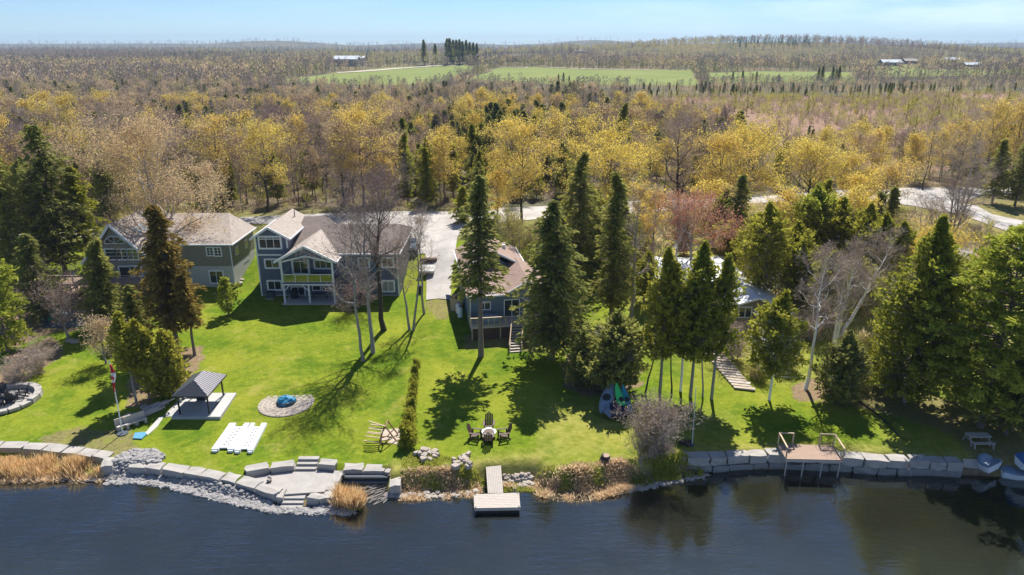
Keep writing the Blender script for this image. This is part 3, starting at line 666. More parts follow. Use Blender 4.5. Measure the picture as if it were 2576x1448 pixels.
# ---- centre
tree_at('spruce', 1210, 898, 443, 140, 'tall spruce with a long bare trunk in front of the small blue house', cb=.36, dens=1.2, mat='needle_spruce')
tree_at('spruce', 1390, 905, 505, 195, 'biggest spruce in the centre, right of the wooden stairs', cb=.08, dens=1.5)
tree_at('spruce', 1452, 720, 385, 120, 'tall spruce behind and right of the biggest centre spruce', cb=.1, dens=1.2)
tree_at('spruce', 1537, 815, 432, 115, 'narrow dark spruce left of the dead grey trunk', cb=.12, dens=1.3)
tree_at('spruce', 1492, 700, 520, 90, 'shorter spruce between the two tall centre spruces', cb=.1)
tree_at('cedar', 1545, 985, 790, 135, 'dark low cedar shading the kayaks', cb=.02, dens=1.5, mat='needle_spruce')
tree_at('cedar', 1475, 965, 840, 100, 'dark low cedar at the foot of the biggest centre spruce', cb=.02, dens=1.3, mat='needle_spruce')
tree_at('bare', 1588, 800, 455, 110, 'dead grey leaning tree behind the kayaks', cb=.3, nl=14, kids=(0, 5, 4, 3), r0=.24, tu=1605)
tree_at('spruce', 1165, 560, 470, 60, 'small olive spruce at the roadside behind the small blue house', cb=.05, mat='needle_cedar')
tree_at('cedar', 1660, 990, 630, 110, 'left one of the cedars above the rope pole', cb=.26, dens=1.3)
tree_at('cedar', 1737, 1000, 612, 115, 'tallest cedar of the group left of the plank steps', cb=.26, dens=1.2)
tree_at('cedar', 1712, 985, 700, 80, 'cedar with a pale bare trunk in the middle of its group', cb=.34, bark='bark_birch')
tree_at('cedar', 1790, 1005, 645, 85, 'thin cedar nearest the plank steps', cb=.34)
tree_at('cedar', 1935, 1007, 742, 125, 'olive cedar with a whitish bare trunk right of the plank steps', cb=.24, dens=1.3, bark='bark_birch')
tree_at('cedar', 1918, 745, 515, 130, 'olive cedar rising behind the metal-roofed house', cb=.08)
tree_at('cedar', 2035, 640, 470, 135, 'bright green cedar behind the metal-roofed house, nearest the road', cb=.05, mat='needle_pine', dens=1.2)
tree_at('cedar', 2100, 655, 500, 110, 'olive cedar right of the bright green cedar', cb=.05)
tree_at('cedar', 2160, 675, 515, 90, 'olive cedar left of the two small dark roadside conifers', cb=.05)
tree_at('spruce', 2232, 585, 470, 50, 'small dark conifer at the road bend', cb=.05)
tree_at('spruce', 2196, 590, 485, 50, 'small dark conifer left of its twin at the road bend', cb=.05)
tree_at('cedar', 2000, 760, 610, 90, 'olive cedar in shade behind the left white birch', cb=.1)
tree_at('cedar', 2075, 800, 640, 100, 'olive cedar standing between the two white birches', cb=.1)
tree_at('cedar', 1835, 640, 560, 80, 'dark green cedar just behind the red-budding tree', cb=.05)
tree_at('cedar', 2110, 1012, 842, 105, 'low dark cedar bush right of the front birch', cb=.02, dens=1.4, mat='needle_spruce')
tree_at('cedar', 2275, 1012, 545, 175, 'broad olive cedar reaching the ground left of the big pine', cb=.03, dens=1.5)
tree_at('cedar', 2215, 960, 780, 70, 'short cedar tucked against the broad olive cedar', cb=.05)
tree_at('pine', 2465, 1075, 575, 340, 'huge layered green pine on the right by the water', cb=.12, dens=1.9, size=1.05)
tree_at('pine', 2400, 1010, 760, 170, 'lower green pine in front of the broad olive cedar', cb=.05, dens=1.5)
tree_at('spruce', 2590, 1085, 640, 190, 'dark conifer cut off by the right edge of the photo', cb=.05, dens=1.3, mat='needle_pine')
tree_at('spruce', 2530, 1095, 900, 130, 'low dark spruce beside the garden bench', cb=.1, dens=1.2)
tree_at('budded', 1738, 665, 478, 195, 'red-budding tree behind the cedars', name='budding_tree', cb=.2, nl=16, kids=(0, 5, 5, 3), leaves=5500, lsize=.15, mat='bud_red', twigmat='twig_mauve')
tree_at('bare', 1698, 680, 500, 130, 'pale-branched bare tree left of the red-budding tree', cb=.25, nl=14, kids=(0, 5, 4, 3), bark='bark_birch', up=.5)
tree_at('bare', 2026, 980, 615, 130, 'front white birch standing on the shaded lawn', name='birch_tree', cb=.45, nl=16, kids=(0, 5, 5, 3), bark='bark_birch', twigmat='twig', r0=.19, twig=1.2)
tree_at('bare', 2092, 900, 590, 130, 'upright white birch behind the low cedar bush', name='birch_tree', cb=.35, nl=14, kids=(0, 5, 5, 3), bark='bark_birch', twigmat='twig', r0=.17, twig=1.2, stems=2)
tree_at('bare', 2112, 850, 568, 110, 'white birch leaning strongly to the right', name='birch_tree', cb=.45, nl=14, kids=(0, 5, 4, 3), bark='bark_birch', twigmat='twig', r0=.20, tu=2240, twig=1.2, up=.5)
tree_at('bare', 1640, 1150, 1003, 128, 'round leafless brown shrub by the water right of the kayaks', name='bare_bush', cb=.08, nl=16, kids=(0, 5, 5, 3), stems=3, vase=1, r0=.05, twigmat='twig', twig=1.2, cat='bush')
tree_at('budded', 1620, 1165, 1050, 90, 'yellow-green budding shrub at the foot of the round leafless shrub', name='budding_bush', cb=.05, nl=12, kids=(0, 5, 4, 2), stems=3, leaves=1400, lsize=.09, mat='bud_olive', r0=.04, cat='bush')
tree_at('bare', 1850, 905, 800, 110, 'leafless brown shrub in front of the grey house with the wide window', name='bare_bush', cb=.1, nl=14, kids=(0, 5, 5, 3), stems=2, vase=1, r0=.06, twig=1.3, cat='bush')
tree_at('budded', 2340, 690, 575, 150, 'golden flowering bush left of the huge pine top', name='golden_bush', cb=.05, nl=16, kids=(0, 5, 5, 2), stems=3, leaves=6500, lsize=.15, mat='leaf_gold', cat='bush')
tree_at('budded', 2260, 740, 620, 80, 'smaller golden bush beside the broad olive cedar', name='golden_bush', cb=.05, nl=10, kids=(0, 5, 5, 2), stems=3, leaves=2500, lsize=.15, mat='leaf_gold', cat='bush')
tree_at('bare', 2395, 590, 335, 150, 'big grey many-stemmed bare tree in the road bend', cb=.15, nl=16, kids=(0, 5, 5, 3), stems=3, r0=.18, vase=1)
tree_at('bare', 2310, 600, 480, 90, 'thin bare tree left of the many-stemmed one in the road bend', cb=.3, nl=10, kids=(0, 5, 4, 3), r0=.1)
for (u, v, t, w, lb) in [(1240, 690, 540, 70, 'young yellow-green tree nearest the small blue house roof'), (1290, 660, 525, 70, 'young yellow-green tree between the roadside spruce and the biggest spruce'), (1320, 700, 545, 60, 'young yellow-green tree against the biggest spruce')]:
    tree_at('budded', u, v, t, w, lb, name='budding_tree', cb=.08, nl=14, kids=(0, 4, 4, 2), stems=2, leaves=2400, lsize=.13, mat='bud_olive')
BK = np.random.default_rng(44)
spots = [(1600,640,560,60,'o'),(1640,700,600,70,'b'),(1565,720,590,70,'o'),(1620,760,640,70,'c'),(1960,600,520,60,'o'),(1985,690,590,70,'b'),(2060,720,620,70,'o'),(2140,760,650,90,'c'),(2190,800,690,80,'o'),
         (2215,640,560,60,'b'),(2270,610,545,60,'o'),(1870,600,535,60,'o'),(1940,560,505,50,'b'),(1470,640,560,55,'o'),(1520,620,545,50,'b'),(1360,640,560,60,'o'),(2160,610,530,50,'o'),(2350,560,500,60,'b'),(2450,600,560,60,'b'),(2480,640,585,70,'o'),(2040,860,800,60,'b'),(2170,900,845,60,'o'),(1990,840,780,60,'b'),(1780,820,760,60,'o'),(1735,860,800,50,'b'),(1975,930,890,50,'o'),(1900,950,915,50,'o'),(2150,980,940,50,'o')]
TXT = {'o': ('budding_bush', 'olive budding sapling in the thicket of the right-hand lots'), 'b': ('bare_bush', 'leafless brown sapling in the thicket of the right-hand lots'), 'c': ('cedar_tree', 'young cedar in the thicket of the right-hand lots')}
spots += [(1480,640,470,90,'c'),(1570,655,520,75,'c'),(1640,630,480,80,'y'),(1780,600,455,90,'y'),(1850,625,440,75,'s'),(1812,615,480,65,'c'),(1895,665,540,80,'c'),(1960,640,470,95,'y'),(2062,610,455,75,'c'),(2135,645,470,95,'y'),(2195,705,540,90,'c'),(2245,725,560,85,'c'),(1992,705,560,90,'c'),(1610,600,470,60,'y'),(1250,560,430,60,'y'),(1720,640,560,50,'s'),(2150,560,440,60,'y'),(1425,610,500,60,'c')]
TXT['y'] = ('budding_tree', 'yellow-green budding tree in the belt between the right-hand houses and the road'); TXT['s'] = ('spruce_tree', 'dark spruce in the belt between the right-hand houses and the road'); TXT['c'] = ('cedar_tree', 'olive cedar in the belt between the right-hand houses and the road')
for (u, v, t_, w_, k_) in spots:
    if k_ in 'ys' or (k_ == 'c' and v - t_ > 105):
        kk_ = {'y': 'budded', 's': 'spruce', 'c': 'cedar'}[k_]; kw_ = dict(name='budding_tree', cb=.25, nl=14, kids=(0, 5, 4, 3), leaves=2600, lsize=.17, mat='bud_yellow', cat='tree') if k_ == 'y' else dict(cb=.12, dens=.9)
        tree_at(kk_, u, v, t_, w_, TXT[k_][1], group=TXT[k_][1].replace('tree in', 'trees in').replace('cedar in', 'cedars in').replace('spruce in', 'spruces in'), **kw_); continue
    nm, lb = TXT[k_]
    if k_ == 'c': tree_at('cedar', u, v, t_, w_, 'young cedar in the thicket of the right-hand lots', group='young trees of the right-hand thicket', cb=.04, dens=.9)
    else: tree_at('budded' if k_ == 'o' else 'bare', u, v, t_, w_, lb, name=nm, group='young trees of the right-hand thicket', cb=.08, nl=12, kids=(0, 4, 4, 2), stems=2, leaves=1500 if k_ == 'o' else 0, lsize=.12, mat='bud_olive', cat='sapling', twig=1.3)
# hedge of small cedars between the two lawns
for i in range(10):
    f = i / 9; u = 1048 - 24 * f; v = 925 + 198 * f; p = PG(u, v)
    lab = ['far end of the little cedar hedge, by the bare tree shadows', None, None, None, None, None, None, None, None, 'bushiest cedar at the lake end of the little hedge, beside the stone slab'][i]
    k = 'hedge%d' % (i % 3)
    if k not in PROTO: PROTO[k] = (make_tree('hedge_cedar', conif(50 + i, 1.5, 1.15, .02, 'cedar', 1.2, .55), 'bark', ['needle_cedar']),); 
    place(k, p, i * 1.3, .56 + .42 * f ** 2 + .1 * (i % 2), (('small cedar at the ' + lab) if i == 0 else lab) if lab else 'small cedar inside the little hedge between the two lawns', 'small cedars of the hedge between the lawns')
    PROTO[k][0]['category'] = 'shrub'; 
for o in COL.objects:
    if o.name.startswith('hedge_cedar'): o['category'] = 'shrub'
tree_at('bare', 1622, 992, 780, 50, 'dark thin trunk leaning right under the cedars beside the kayaks', cb=.5, nl=7, kids=(0, 3, 3, 2), bark='bark_dark', r0=.10, tu=1672)
tree_at('bare', 1690, 990, 760, 40, 'thin dark trunk standing among the cedars, left of the pale trunk', cb=.5, nl=7, kids=(0, 3, 3, 2), bark='bark_dark', r0=.09, tu=1684)
tree_at('bare', 1768, 1000, 700, 50, 'thin grey trunk between the tallest cedar and the plank steps', cb=.5, nl=8, kids=(0, 3, 3, 2), r0=.09, tu=1790)
# ---- feature trees behind the road
KY = dict(nl=18, kids=(0, 5, 5, 3), leaves=9000, lsize=.16, mat='bud_yellow', name='budding_tree', bark='bark')
for (u, v, t, w, lb, m, n) in [
    (1312, 560, 292, 165, 'yellow budding tree alone at the roadside in the middle of the photo', 'bud_yellow', 9000),
    (1530, 560, 300, 235, 'widest golden budding tree behind the tallest centre spruces', 'bud_yellow', 13000),
    (1800, 560, 330, 140, 'yellow budding tree right of the big dark bare tree', 'bud_yellow', 7000),
    (1868, 545, 300, 190, 'large golden budding tree with a dark trunk left of the road gap', 'bud_yellow', 10000),
    (2022, 530, 350, 150, 'rounded golden budding tree right above the bright green cedar', 'bud_yellow', 8000),
    (2135, 525, 385, 120, 'low golden budding tree at the left of the pale road stretch', 'bud_yellow', 4500),
    (2225, 520, 400, 120, 'low orange-yellow budding tree over the pale road stretch', 'bud_yellow', 3500),
    (28, 520, 218, 100, 'golden tree top at the far left edge', 'bud_yellow', 6000),
    (190, 500, 228, 120, 'golden budding tree behind the tallest left spruce', 'bud_yellow', 5000),
    (560, 530, 285, 120, 'yellow-orange budding tree behind the beige roofs', 'bud_yellow', 5000),
    (672, 535, 300, 120, 'yellow budding tree above the slate-blue house gable', 'bud_yellow', 5000),
    (915, 520, 258, 170, 'tall yellow budding tree above the slate-blue house roof', 'bud_yellow', 8000),
    (860, 525, 300, 100, 'slim orange budding tree left of the tall yellow one', 'bud_orange', 4500),
    (2470, 470, 248, 90, 'golden budding tree above the right-hand roadside conifers', 'bud_yellow', 4500),
    (2545, 470, 255, 90, 'golden budding tree at the far right edge', 'bud_yellow', 4500),
    (2400, 470, 300, 90, 'pale yellow budding tree behind the grey many-stemmed one', 'bud_yellow', 2500)]:
    tree_at('budded', u, v, t, w, lb, name='budding_tree', cb=.3 if u not in (1530,) else .22, nl=18, kids=(0, 5, 5, 3), leaves=int(n * .85), lsize=.17, mat=m, bark='bark_dark', r0=.26, twigmat='twig', twig=1.5)
tree_at('bare', 1702, 540, 272, 150, 'big dark bare tree between two golden trees behind the road', cb=.2, nl=18, kids=(0, 6, 5, 3), bark='bark_dark', r0=.3, twig=1.3)
tree_at('bare', 330, 500, 258, 170, 'big dark bare tree above the arched-window house', cb=.2, nl=18, kids=(0, 6, 5, 3), bark='bark_dark', r0=.26, twig=1.3)
tree_at('bare', 2322, 480, 300, 60, 'slender bare tree standing over the wetland', cb=.4, nl=12, kids=(0, 4, 4, 3), bark='bark_dark', r0=.14)
tree_at('bare', 2420, 520, 270, 60, 'tall grey dead tree by the road bend', cb=.4, nl=12, kids=(0, 4, 4, 3), r0=.18)
tree_at('spruce', 2495, 512, 350, 62, 'dark blue-green spruce on the far side of the road bend', cb=.12)
tree_at('spruce', 2552, 520, 348, 80, 'dark spruce at the right edge beyond the road', cb=.12)
tree_at('spruce', 1560, 470, 258, 60, 'spruce top showing above the widest golden tree', cb=.2)
tree_at('spruce', 1023, 500, 330, 52, 'light green conifer behind the road above the bare trees', cb=.05, mat='needle_pine')
# ---------------------------------------------------------------- buildings
def window(root, u0, v0, u1, v1, y, n=1, name='window', rows=1, glass='glass', transom=False, fr=.11):
    """a framed window on the wall plane at distance y, filling a pixel box"""
    a = PY(u0, v1, y - .05); b = PY(u1, v0, y - .05); x0, x1, z0, z1 = a.x, b.x, a.z, b.z
    m = MB(); t = fr
    m.box(x0 - t * .4, x1 + t * .4, y - .10, y + .02, z0 - t * .5, z0 + t * .5); m.box(x0 - t * .4, x1 + t * .4, y - .10, y + .02, z1 - t * .5, z1 + t * .5)
    m.box(x0 - t * .5, x0 + t * .5, y - .094, y + .02, z0 + t * .5, z1 - t * .5); m.box(x1 - t * .5, x1 + t * .5, y - .094, y + .02, z0 + t * .5, z1 - t * .5)
    for i in range(1, n): x = x0 + (x1 - x0) * i / n; m.box(x - .035, x + .035, y - .085, y + .02, z0 + t * .5, z1 - t * .5)
    for i in range(1, rows): z = z0 + (z1 - z0) * i / rows; m.box(x0 + t * .5, x1 - t * .5, y - .075, y + .02, z - .025, z + .025)
    if transom: z = z1 - (z1 - z0) * .2; m.box(x0 + t * .5, x1 - t * .5, y - .078, y + .02, z - .05, z + .05)
    f = m.build(name, 'white_trim', root)
    MB().box(x0 + t * .3, x1 - t * .3, y - .05, y + .02, z0 + t * .3, z1 - t * .3).build('pane', glass, f); return f
def slab(m, p, t):  # roof plane from corner points, thickness downward
    return m.prism(p, (0, 0, -t))
def edges(m, pts, w=.16, h=.2, dz=.02):
    for i in range(len(pts) - 1): m.bar(Vector(pts[i]) + Vector((0, 0, dz)), Vector(pts[i + 1]) + Vector((0, 0, dz)), w, h)
    return m
# ======== the slate-blue house
def slate_house():
    yw = PG(760, 745).y; z0 = g(PG(760, 745).x, yw) - .3
    xl = PY(641, 600, yw).x; xr = PY(999.5, 650, yw).x; xt = PY(721.7, 600, yw).x; cx = (xl + xr) / 2
    h = thing('slate_blue_house', 'large slate-blue three-storey house with a covered balcony and brown and beige roofs', 'house', (cx, yw, z0 + .3))
    ze = PY(1003, 641, yw - .5).z + .1; zt = PY(721.7, 597, yw).z + .15          # eave heights
    yr = yw + 6.3; zr = PY(1005, 564, yr).z; sl = (zr - ze) / (yr - yw + .5); yb = yr + 6.3
    # walls
    m = MB(); m.prism([(xl + .02, yw, z0), (xr, yw, z0), (xr, yw, ze + sl * .5), (xl + .02, yw, ze + sl * .5)], (0, .25, 0))
    m.prism([(xr, yw + .25, z0), (xr, yb, z0), (xr, yb, ze), (xr, yw + .25, ze)], (-.25, 0, 0)); m.box(xt, xr - .3, yb - .25, yb - .02, z0, ze)
    m.build('wall', 'siding_slate', h)
    # tower: three storeys
    px, pz = PY(675.3, 570, yw).x, PY(675.3, 570, yw - .4).z - .12; zrear = PZ(719.4, 523.5, pz + .1); yrear = zrear.y
    m = MB(); m.prism([(xl, yw - .03, z0), (xt, yw - .03, z0), (xt, yw - .03, zt), (px, yw - .03, pz - .15), (xl, yw - .03, zt)], (0, .28, 0))
    m.prism([(xl, yw + .25, z0), (xl, yrear - .2, z0), (xl, yrear - .2, zt), (xl, yw + .25, zt)], (.25, 0, 0))
    m.prism([(xt, yw + .25, ze), (xt, yrear - .2, ze - 1), (xt, yrear - .2, zt), (xt, yw + .25, zt)], (-.25, 0, 0)); m.prism([(xl + .25, yrear - .45, z0), (xt - .25, yrear - .45, z0), (xt - .25, yrear - .45, zt), (px, yrear - .45, pz - .2), (xl + .25, yrear - .45, zt)], (0, .25, 0))
    m.build('tower_wall', 'siding_slate', h)
    ov = .45; s2 = (pz - zt) / (px - xl); el = zt - ov * s2
    P0 = Vector((px, yw - ov, pz)); P1 = Vector((px, yrear, pz)); m = MB()
    slab(m, [P0, P1, (xl - ov, yrear, el), (xl - ov, yw - ov, el)], .18)
    s3 = (pz - zt) / (xt - px); er = zt - ov * s3; slab(m, [(px + .001, yw - ov, pz), (xt + ov, yw - ov, er), (xt + ov, yrear, er), (px + .001, yrear, pz)], .18)
    tr = m.build('tower_roof', 'shingle_beige', h)
    m = MB(); edges(m, [(xl - ov - .05, yw - ov - .06, el - .1), (px, yw - ov - .06, pz - .1), (xt + ov + .05, yw - ov - .06, er - .1)], .1, .26); edges(m, [(xl - ov - .06, yw - ov, el - .1), (xl - ov - .06, yrear, el - .1)], .12, .18); edges(m, [(xt + ov + .06, yw - ov, er - .1), (xt + ov + .06, yrear, er - .1)], .12, .18); m.build('fascia', 'white_trim', tr)
    # main roof
    xm = xt - .05; xe = xr + .35; xh = PY(1006, 564, yr).x; x2 = PZ(800, 556, zr + .9).x; yr2 = yr + 1.9; zr2 = zr + 1.9 * sl
    m = MB(); slab(m, [(xm, yw - .5, ze), (xe, yw - .5, ze), (xh, yr, zr), (x2 + 1.6, yr, zr), (x2, yr2, zr2), (xm, yr2, zr2)], .18)
    slab(m, [(xe, yw - .5, ze), (xe, yb + .4, ze), (xh, yr, zr)], .18)
    slab(m, [(xh, yr + .001, zr), (xe, yb + .4, ze), (xm, yb + .4, ze), (xm, yr + .001, zr)], .18); slab(m, [(xm, yr2 + .001, zr2), (x2, yr2 + .001, zr2), (x2 + 1.6, yr + .004, zr + .005), (x2 + .5, yb, ze + .5), (xm, yb, ze + .5)], .12)
    rf = m.build('main_roof', 'shingle_brown', h)
    m = MB(); edges(m, [(xt, yw - .56, ze - .09), (xe, yw - .56, ze - .09)], .12, .18); edges(m, [(xe + .05, yw - .5, ze - .09), (xe + .05, yb + .4, ze - .09)], .1, .18); m.build('gutter', 'white_trim', rf)
    MB().cyl((px + 1.0, yrear - 2.5, pz - .6), (px + 1.0, yrear - 2.5, pz + .35), .06).build('vent_pipe', 'black_metal', tr)
    # trims
    m = MB(); w = .09
    m.box(xl - .03, xl + .14, yw - .07, yw - .04, z0, zt); m.box(xt - .14, xt + .03, yw - .07, yw - .04, ze + .6, zt); m.box(xr - .12, xr + .03, yw - .045, yw - .01, z0, ze); zb = PY(700, 641.7, yw).z; m.box(xl + .14, xt, yw - .068, yw - .04, zb - .1, zb + .1)
    m.build('corner_trim', 'white_trim', h)
    MB().box(xl + .02, xr - .02, yw - .06, yw - .031, z0, z0 + .5).build('foundation', 'foundation', h)
    # windows
    window(h, 653, 596, 705, 626, yw - .03, 3, transom=True, fr=.22); window(h, 668, 653, 701, 675, yw - .03, 2, fr=.2); window(h, 675, 707, 707, 730, yw - .03, 2, fr=.2)
    window(h, 738, 650, 774, 690, yw, 2, 'balcony_door', transom=True, fr=.26); window(h, 792, 650, 833, 676, yw, 3, fr=.2, transom=True)
    window(h, 735, 722, 766, 746, yw, 2, 'sliding_door', fr=.14); window(h, 787, 719, 806, 731, yw, 1); window(h, 811, 719, 828, 731, yw, 1)
    window(h, 903, 650, 928, 674, yw, 2, fr=.2); window(h, 961, 649, 989, 673, yw, 2, fr=.2)
    window(h, 962, 707, 991, 734, yw, 2, 'garden_door', glass='curtain', fr=.2)
    # covered balcony
    yd = PG(780, 765).y; za = z0 + .3; zd = PY(780, 712, yd).z; pxs = [PY(718.2, 765, yd).x, PY(780.7, 765, yd).x, PY(843.3, 765, yd).x]
    bl = link('balcony', None, h) if False else None
    m = MB(); m.box(pxs[0] - .15, pxs[2] + .15, yd - .1, yw - .1, zd - .28, zd); dk = m.build('balcony_deck', 'dark_steel', h)
    MB().box(pxs[0] - .2, pxs[2] + .2, yd - .16, yd - .101, zd - .30, zd - .12).build('deck_rim', 'white_trim', dk)
    for x in pxs:
        MB().box(x - .1, x + .1, yd - .08, yd + .1, za - .1, zd - .30).build('post', 'white_trim', h)
    m = MB()
    for x, s in ((pxs[0], 1), (pxs[1], -1), (pxs[1], 1), (pxs[2], -1)):
        if x == pxs[1] and s == 1: continue
        m.bar((x + s * .1, yd, zd - 1.0), (x + s * .75, yd, zd - .34), .1)
    m.build('brace', 'white_trim', h)
    zpe = PY(845, 658, yd - .4).z; 
    for x in (pxs[0] - .02, pxs[2] + .02): MB().box(x - .11, x + .11, yd - .09, yd + .12, zd, zpe + .1).build('upper_post', 'white_trim', h)
    zrl = PY(780, 691.5, yd).z; m = MB(); m.box(pxs[0], pxs[2], yd - .03, yd + .03, zrl - .04, zrl + .04); m.box(pxs[0], pxs[2], yd - .03, yd + .03, zd + .08, zd + .13)
    for k in range(5): x = pxs[0] + (pxs[2] - pxs[0]) * k / 4; m.box(x - .035, x + .035, yd - .033, yd + .033, zd + .001, zrl - .04)
    for x in (pxs[0], pxs[2]): m.box(x - .03, x + .03, yd + .1, yw - .1, zrl - .04, zrl + .04)
    rl = m.build('railing', 'white_trim', h)
    mg, nt, _, L = newmat('rail_glass'); MAT['rail_glass'] = mg
    gl = nt.nodes.new('ShaderNodeBsdfGlossy'); gl.inputs['Roughness'].default_value = .03; tb = nt.nodes.new('ShaderNodeBsdfTransparent'); tb.inputs[0].default_value = (.80, .84, .78, 1); mx = nt.nodes.new('ShaderNodeMixShader'); mx.inputs[0].default_value = .14; oo = nt.nodes.new('ShaderNodeOutputMaterial')
    L.new(tb.outputs[0], mx.inputs[1]); L.new(gl.outputs[0], mx.inputs[2]); L.new(mx.outputs[0], oo.inputs[0])
    MB().box(pxs[0] + .05, pxs[2] - .05, yd - .008, yd + .008, zd + .14, zrl - .05).build('glass_panel', 'rail_glass', rl)
    # porch roof
    pk = PY(762.2, 619.7, yd - .45); pl = PY(694, 661.4, yd - .45); pr = PY(845.6, 658, yd - .45); pl.x = pxs[0] - .75; ez = (pl.z + pr.z) / 2; cxp = (pxs[0] + pxs[2]) / 2 ; pk.x = cxp
    xl_, xr_ = cxp - (pr.x - cxp), pr.x; back = yw - .5 + (pk.z - ze) / sl; m = MB()
    slab(m, [(xl_, pk.y, ez), (cxp, pk.y, pk.z), (cxp, back, pk.z), (xl_, yw - .3, ez)], .16); slab(m, [(cxp + .001, pk.y, pk.z), (xr_, pk.y, ez), (xr_, yw - .3, ez), (cxp + .001, back, pk.z)], .16)
    pr_ = m.build('porch_roof', 'shingle_beige', h)
    m = MB(); edges(m, [(xl_ - .03, pk.y - .06, ez - .1), (cxp, pk.y - .06, pk.z - .1), (xr_ + .03, pk.y - .06, ez - .1)], .1, .26); edges(m, [(xr_ + .06, pk.y, ez - .08), (xr_ + .06, yw - .5, ez - .08)], .12, .16); m.build('fascia', 'white_trim', pr_)
    m = MB(); m.prism([(xl_ + .5, yd - .02, ez + .15), (xr_ - .5, yd - .02, ez + .15), (cxp, yd - .02, pk.z - .25)], (0, .12, 0)); m.build('gable_panel', 'siding_slate', pr_)
    a = PY(780 - 16, 645, yd); m = MB(); edges(m, [(pxs[0], yd - .08, ez - .15), (cxp, yd - .08, a.z), (pxs[2], yd - .08, ez - .15)], .08, .2); m.build('arch_beam', 'white_trim', pr_)
    MB().box(pxs[0] - .3, pxs[2] + .3, yd - .35, yw - .07, za - .3, za + .06).build('patio_slab', 'concrete', h)
    return yw, z0, h, pxs, yd, za, zd, xl
YW, HZ, SLATE, PXS, YD, ZA, ZD, XL = slate_house()
def boxy(name, label, cat, parts, loc, group=None):
    t = thing(name, label, cat, loc, group)
    for nm, mt, m in parts:
        for i, v in enumerate(m.v): m.v[i] = v + Vector(loc)
        m.build(nm, mt, t)
    return t
def at(loc, *pts): return [Vector(loc) + Vector(p) for p in pts]
# air conditioner, barbecue, patio furniture at the slate-blue house
p = Vector((XL + 1.4, YW - .75, 0)); p.z = g(p.x, p.y)
boxy('air_conditioner', 'dark outdoor air conditioner against the left base of the slate-blue house', 'air conditioner', [('casing', 'dark_steel', MB().box(-.42, .42, -.4, .4, .05, .85)), ('fan_grille', 'black_metal', MB().cyl((0, 0, .85), (0, 0, .9), .33, n=16)), ('pad', 'concrete', MB().box(-.5, .5, -.48, .48, -.1, .05))], p)
p = Vector((PXS[0] + .7, YW - 1.1, ZA + .06))
def barbecue(p, lab):
    return boxy('barbecue', lab, 'barbecue', [('cabinet', 'black_metal', MB().box(-.4, .4, -.28, .28, .1, .8)), ('lid', 'black_metal', MB().cyl((-.4, 0, .85), (.4, 0, .85), .27, n=12)), ('side_shelf', 'dark_steel', MB().box(-.8, -.41, -.25, .25, .76, .8).box(.41, .8, -.25, .25, .76, .8)), ('wheel', 'tyre', MB().cyl((-.45, .2, .1), (-.41, .2, .1), .1).cyl((.41, .2, .1), (.45, .2, .1), .1))], p)
barbecue(p, 'covered dark barbecue under the balcony of the slate-blue house')
def patio_table(p, lab):
    m = MB(); [m.box(sx * .8 - .03, sx * .8 + .03, sy * .35 - .03, sy * .35 + .03, 0, .7) for sx in (-1, 1) for sy in (-1, 1)]
    return boxy('patio_table', lab, 'table', [('tabletop', 'dark_steel', MB().box(-.9, .9, -.45, .45, .7, .74)), ('leg', 'black_metal', m)], p)
patio_table(Vector((PXS[1] + .9, YW - 1.3, ZA + .06)), 'dark patio table in the shade under the balcony')
patio_table(Vector((PXS[1] + .9, YW - 1.1, ZD)), 'dark table on the covered balcony')
